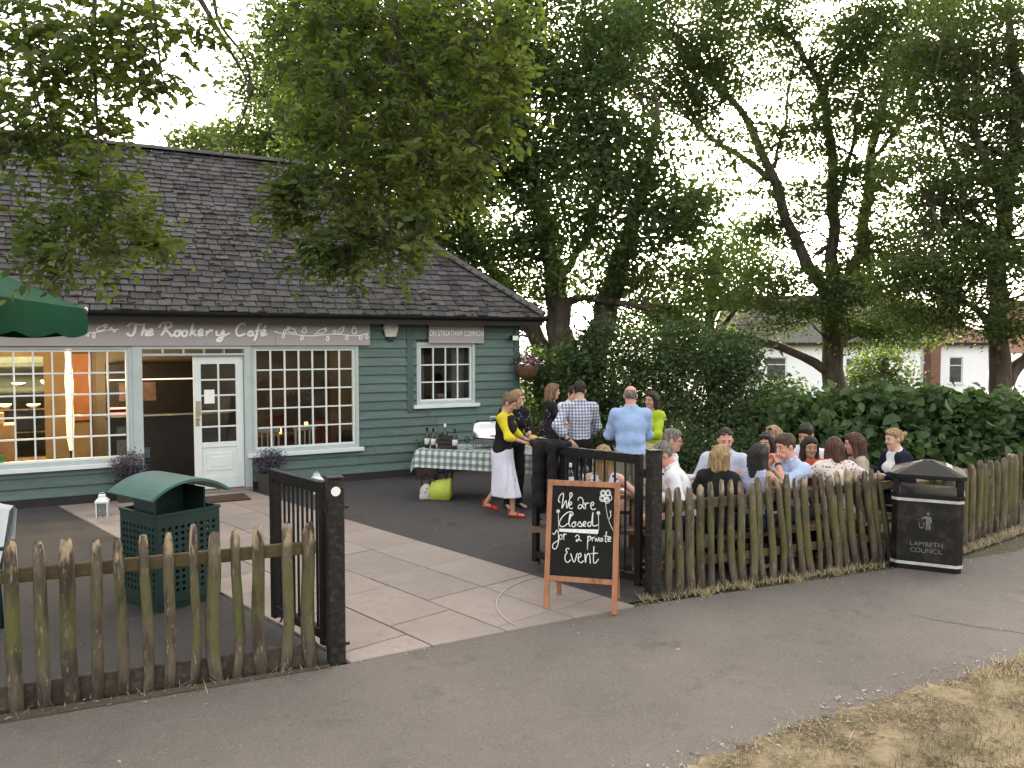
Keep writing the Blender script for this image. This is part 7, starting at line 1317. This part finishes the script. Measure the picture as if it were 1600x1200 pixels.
def cchair(s_, y_, rz, lab, m):
    t = inside('cafe_chair', s_, y_, .016, lab, 'chair', R(rz), 'chairs inside the cafe'); MB().box(-.2, .2, -.2, .2, .43, .46).build('seat', m, t, bevel=.008)
    for sx in (-1, 1):
        for sy in (-1, 1): MB().box(sx*.17-.015, sx*.17+.015, sy*.17-.015, sy*.17+.015, 0, .43).build('leg', m, t)
        MB().box(sx*.17-.015, sx*.17+.015, .155, .185, .461, .86).build('back_post', m, t)
    for x in (-.09, 0, .09): MB().box(x-.012, x+.012, .16, .18, .461, .82).build('spindle', m, t)
    MB().box(-.2, .2, .15, .19, .82, .90).build('top_rail', m, t, bevel=.006)
RC = pm('red_chair_paint', (.22, .02, .03), (.16, .015, .022), 5, .5); WC = pm('white_chair_paint', (.5, .5, .48), None, 5, .6)
cchair(3.75, .55, 170, 'white spindle-back chair by the right-hand window', WC); cchair(4.3, .6, 195, 'white spindle-back chair nearer the window jamb', WC); cchair(4.95, 1.3, 150, 'red chair inside the right-hand window', RC); cchair(4.45, 2.5, 10, 'red chair at the farther cafe table', RC)
cl = inside('table_candle', 4.05, .95, .746, 'small lit table lamp behind the right-hand window', 'lamp'); MB().lathe([(.03, 0), (.035, .06), (.03, .09)], 12).build('glass', emit('candle_glow', (1., .5, .16), .6), cl)
c2 = inside('table_candle', 4.75, 1.85, .746, 'small lit table lamp farther back in the cafe', 'lamp'); MB().lathe([(.03, 0), (.035, .06), (.03, .09)], 12).build('glass', emit('candle_glow_2', (1., .5, .16), .5), c2)
vase = inside('vase', 6.72, .22, 1.28, 'pink bowl on the sill of the little window', 'bowl'); MB().lathe([(.05, 0), (.10, .06), (.11, .11), (.10, .11), (.04, .02)], 14).build('bowl', pm('pink_glaze', (.42, .22, .20), None, 6, .4), vase, smooth=True)
k = MB(); cu_ = inside('curtain', 6.72, .30, 1.3, 'pale grey curtain behind the little window', 'curtain')
for x0, x1 in ((-.5, -.28), (.26, .5)):
    vs = []; nn = 18
    for i in range(nn): x = x0+(x1-x0)*i/(nn-1); vs += [(x, .03*math.sin(i*1.5), 0), (x, .03*math.sin(i*1.5), .92)]
    k.add(vs, [(2*i, 2*i+2, 2*i+3, 2*i+1) for i in range(nn-1)])
k.build('drapes', cloth('curtain_grey', (.22, .21, .20)), cu_, smooth=True)

# ---------------------------------------------------------------- white houses beyond the hedge
def house(name, lab, loc, rz, w, d, h, rh, roofm, wins, chim, hip=.0, bay=None):
    ho = empty(name, loc, R(rz), lab, 'house', 'white houses behind the park'); t = .25
    cuts = wins; k = MB(); zc_ = sorted({0, h} | {z for q in wins for z in (q[1], q[1]+q[3])})
    for z0, z1 in zip(zc_, zc_[1:]):
        x = 0
        for q in sorted([q for q in wins if q[1] < z1-.01 and q[1]+q[3] > z0+.01]):
            if q[0] > x: k.box(x, q[0], 0, t, z0, z1)
            x = q[0]+q[2]
        k.box(x, w, 0, t, z0, z1)
    k.box(0, t, t, d, 0, h).box(w-t, w, t, d, 0, h).box(t, w-t, d-t, d, 0, h); k.build('wall', RENDERW, ho)
    for x, z, ww, hh in wins:
        f = MB(); q = .06; f.box(x, x+q, .05, .13, z, z+hh).box(x+ww-q, x+ww, .05, .13, z, z+hh).box(x+q, x+ww-q, .05, .13, z, z+q).box(x+q, x+ww-q, .05, .13, z+hh-q, z+hh).box(x+q, x+ww-q, .055, .125, z+hh*.66, z+hh*.66+.05)
        wn = f.build('window', WHITE, ho); MB().box(x+q, x+ww-q, .08, .09, z+q, z+hh-q).build('pane', pm('far_window_glass', (.05, .055, .06), (.08, .085, .09), 3, .12, spec=.6), wn); MB().box(x-.08, x+ww+.08, -.1, .04, z-.08, z-.002).build('sill', WHITE, wn)
    o = .4; k = MB(); hp_ = hip*d/2
    k.add([(-o, -o, h), (w+o, -o, h), (w+o, d+o, h), (-o, d+o, h), (-o+hp_, d/2, h+rh), (w+o-hp_, d/2, h+rh)], [(0, 1, 5, 4), (2, 3, 4, 5), (1, 2, 5), (3, 0, 4), (3, 2, 1, 0)]); rf = k.build('roof', roofm, ho)
    MB().tube([(-o+hp_, d/2, h+rh), (w+o-hp_, d/2, h+rh)], .12, 8).build('ridge', roofm, rf); MB().box(-o, w+o, -o-.06, -o-.002, h-.14, h+.02).build('gutter', LEAD, rf)
    for x, y, cw, z0, z1 in chim:
        c_ = MB().box(x-cw/2, x+cw/2, y-cw/2, y+cw/2, z0, z1).build('chimney', BRICK, rf); k = MB(); k.box(x-cw/2-.06, x+cw/2+.06, y-cw/2-.06, y+cw/2+.06, z1+.002, z1+.1)
        k.lathe([(.13, 0), (.11, .4)], 10, (x-cw*.2, y, z1+.1)).lathe([(.13, 0), (.11, .36)], 10, (x+cw*.2, y, z1+.1)); k.build('chimney_pots', BRICK, rf)
    if not wins: pass
    return ho
GZ = -4.62
house('white_house', 'white rendered house with a dark roof behind the bushy shrub', (12.4, 44, GZ), -4, 9, 8, 6.9, 2.6, TILE_GREY, [(1.1, 4.9, 1.05, 1.25), (5.2, 4.8, 1.1, 1.3), (1.1, 1.2, 1.2, 1.3), (5.2, 1.2, 1.6, 1.3)], [(7.2, 4, .9, 8.2, 10.6)])
house('white_house', 'white house with a red tiled roof and brick chimney stack', (22.3, 47, GZ), 3, 4.9, 9, 6.9, 2.5, TILE_RED, [(2.6, 4.6, .8, 1.5), (.6, 1.4, 1.2, 1.3), (3.2, 1.4, 1.2, 1.3)], [(4.2, 3.0, .9, 8.0, 10.2)], .4)
house('white_house', 'white house with a steep red roof beyond the dark-trunked tree', (28.9, 45, GZ), -6, 9, 8, 6.3, 3.0, TILE_RED, [(1.2, 3.6, 1.1, 1.2), (4.6, 3.4, 1.6, 1.3), (1.2, .9, 1.5, 1.2)], [(2.0, 4, 1.0, 8.6, 10.6)])
st2 = empty('chimney_stack', (23.7, 46.3, GZ), R(3), 'tall brick chimney breast running up the white house', 'chimney'); MB().box(-.28, .28, 0, .75, 0, 6.8).build('breast', BRICK, st2); MB().box(-.34, .34, -.08, .83, 6.8, 7.0).build('capping', BRICK, st2)
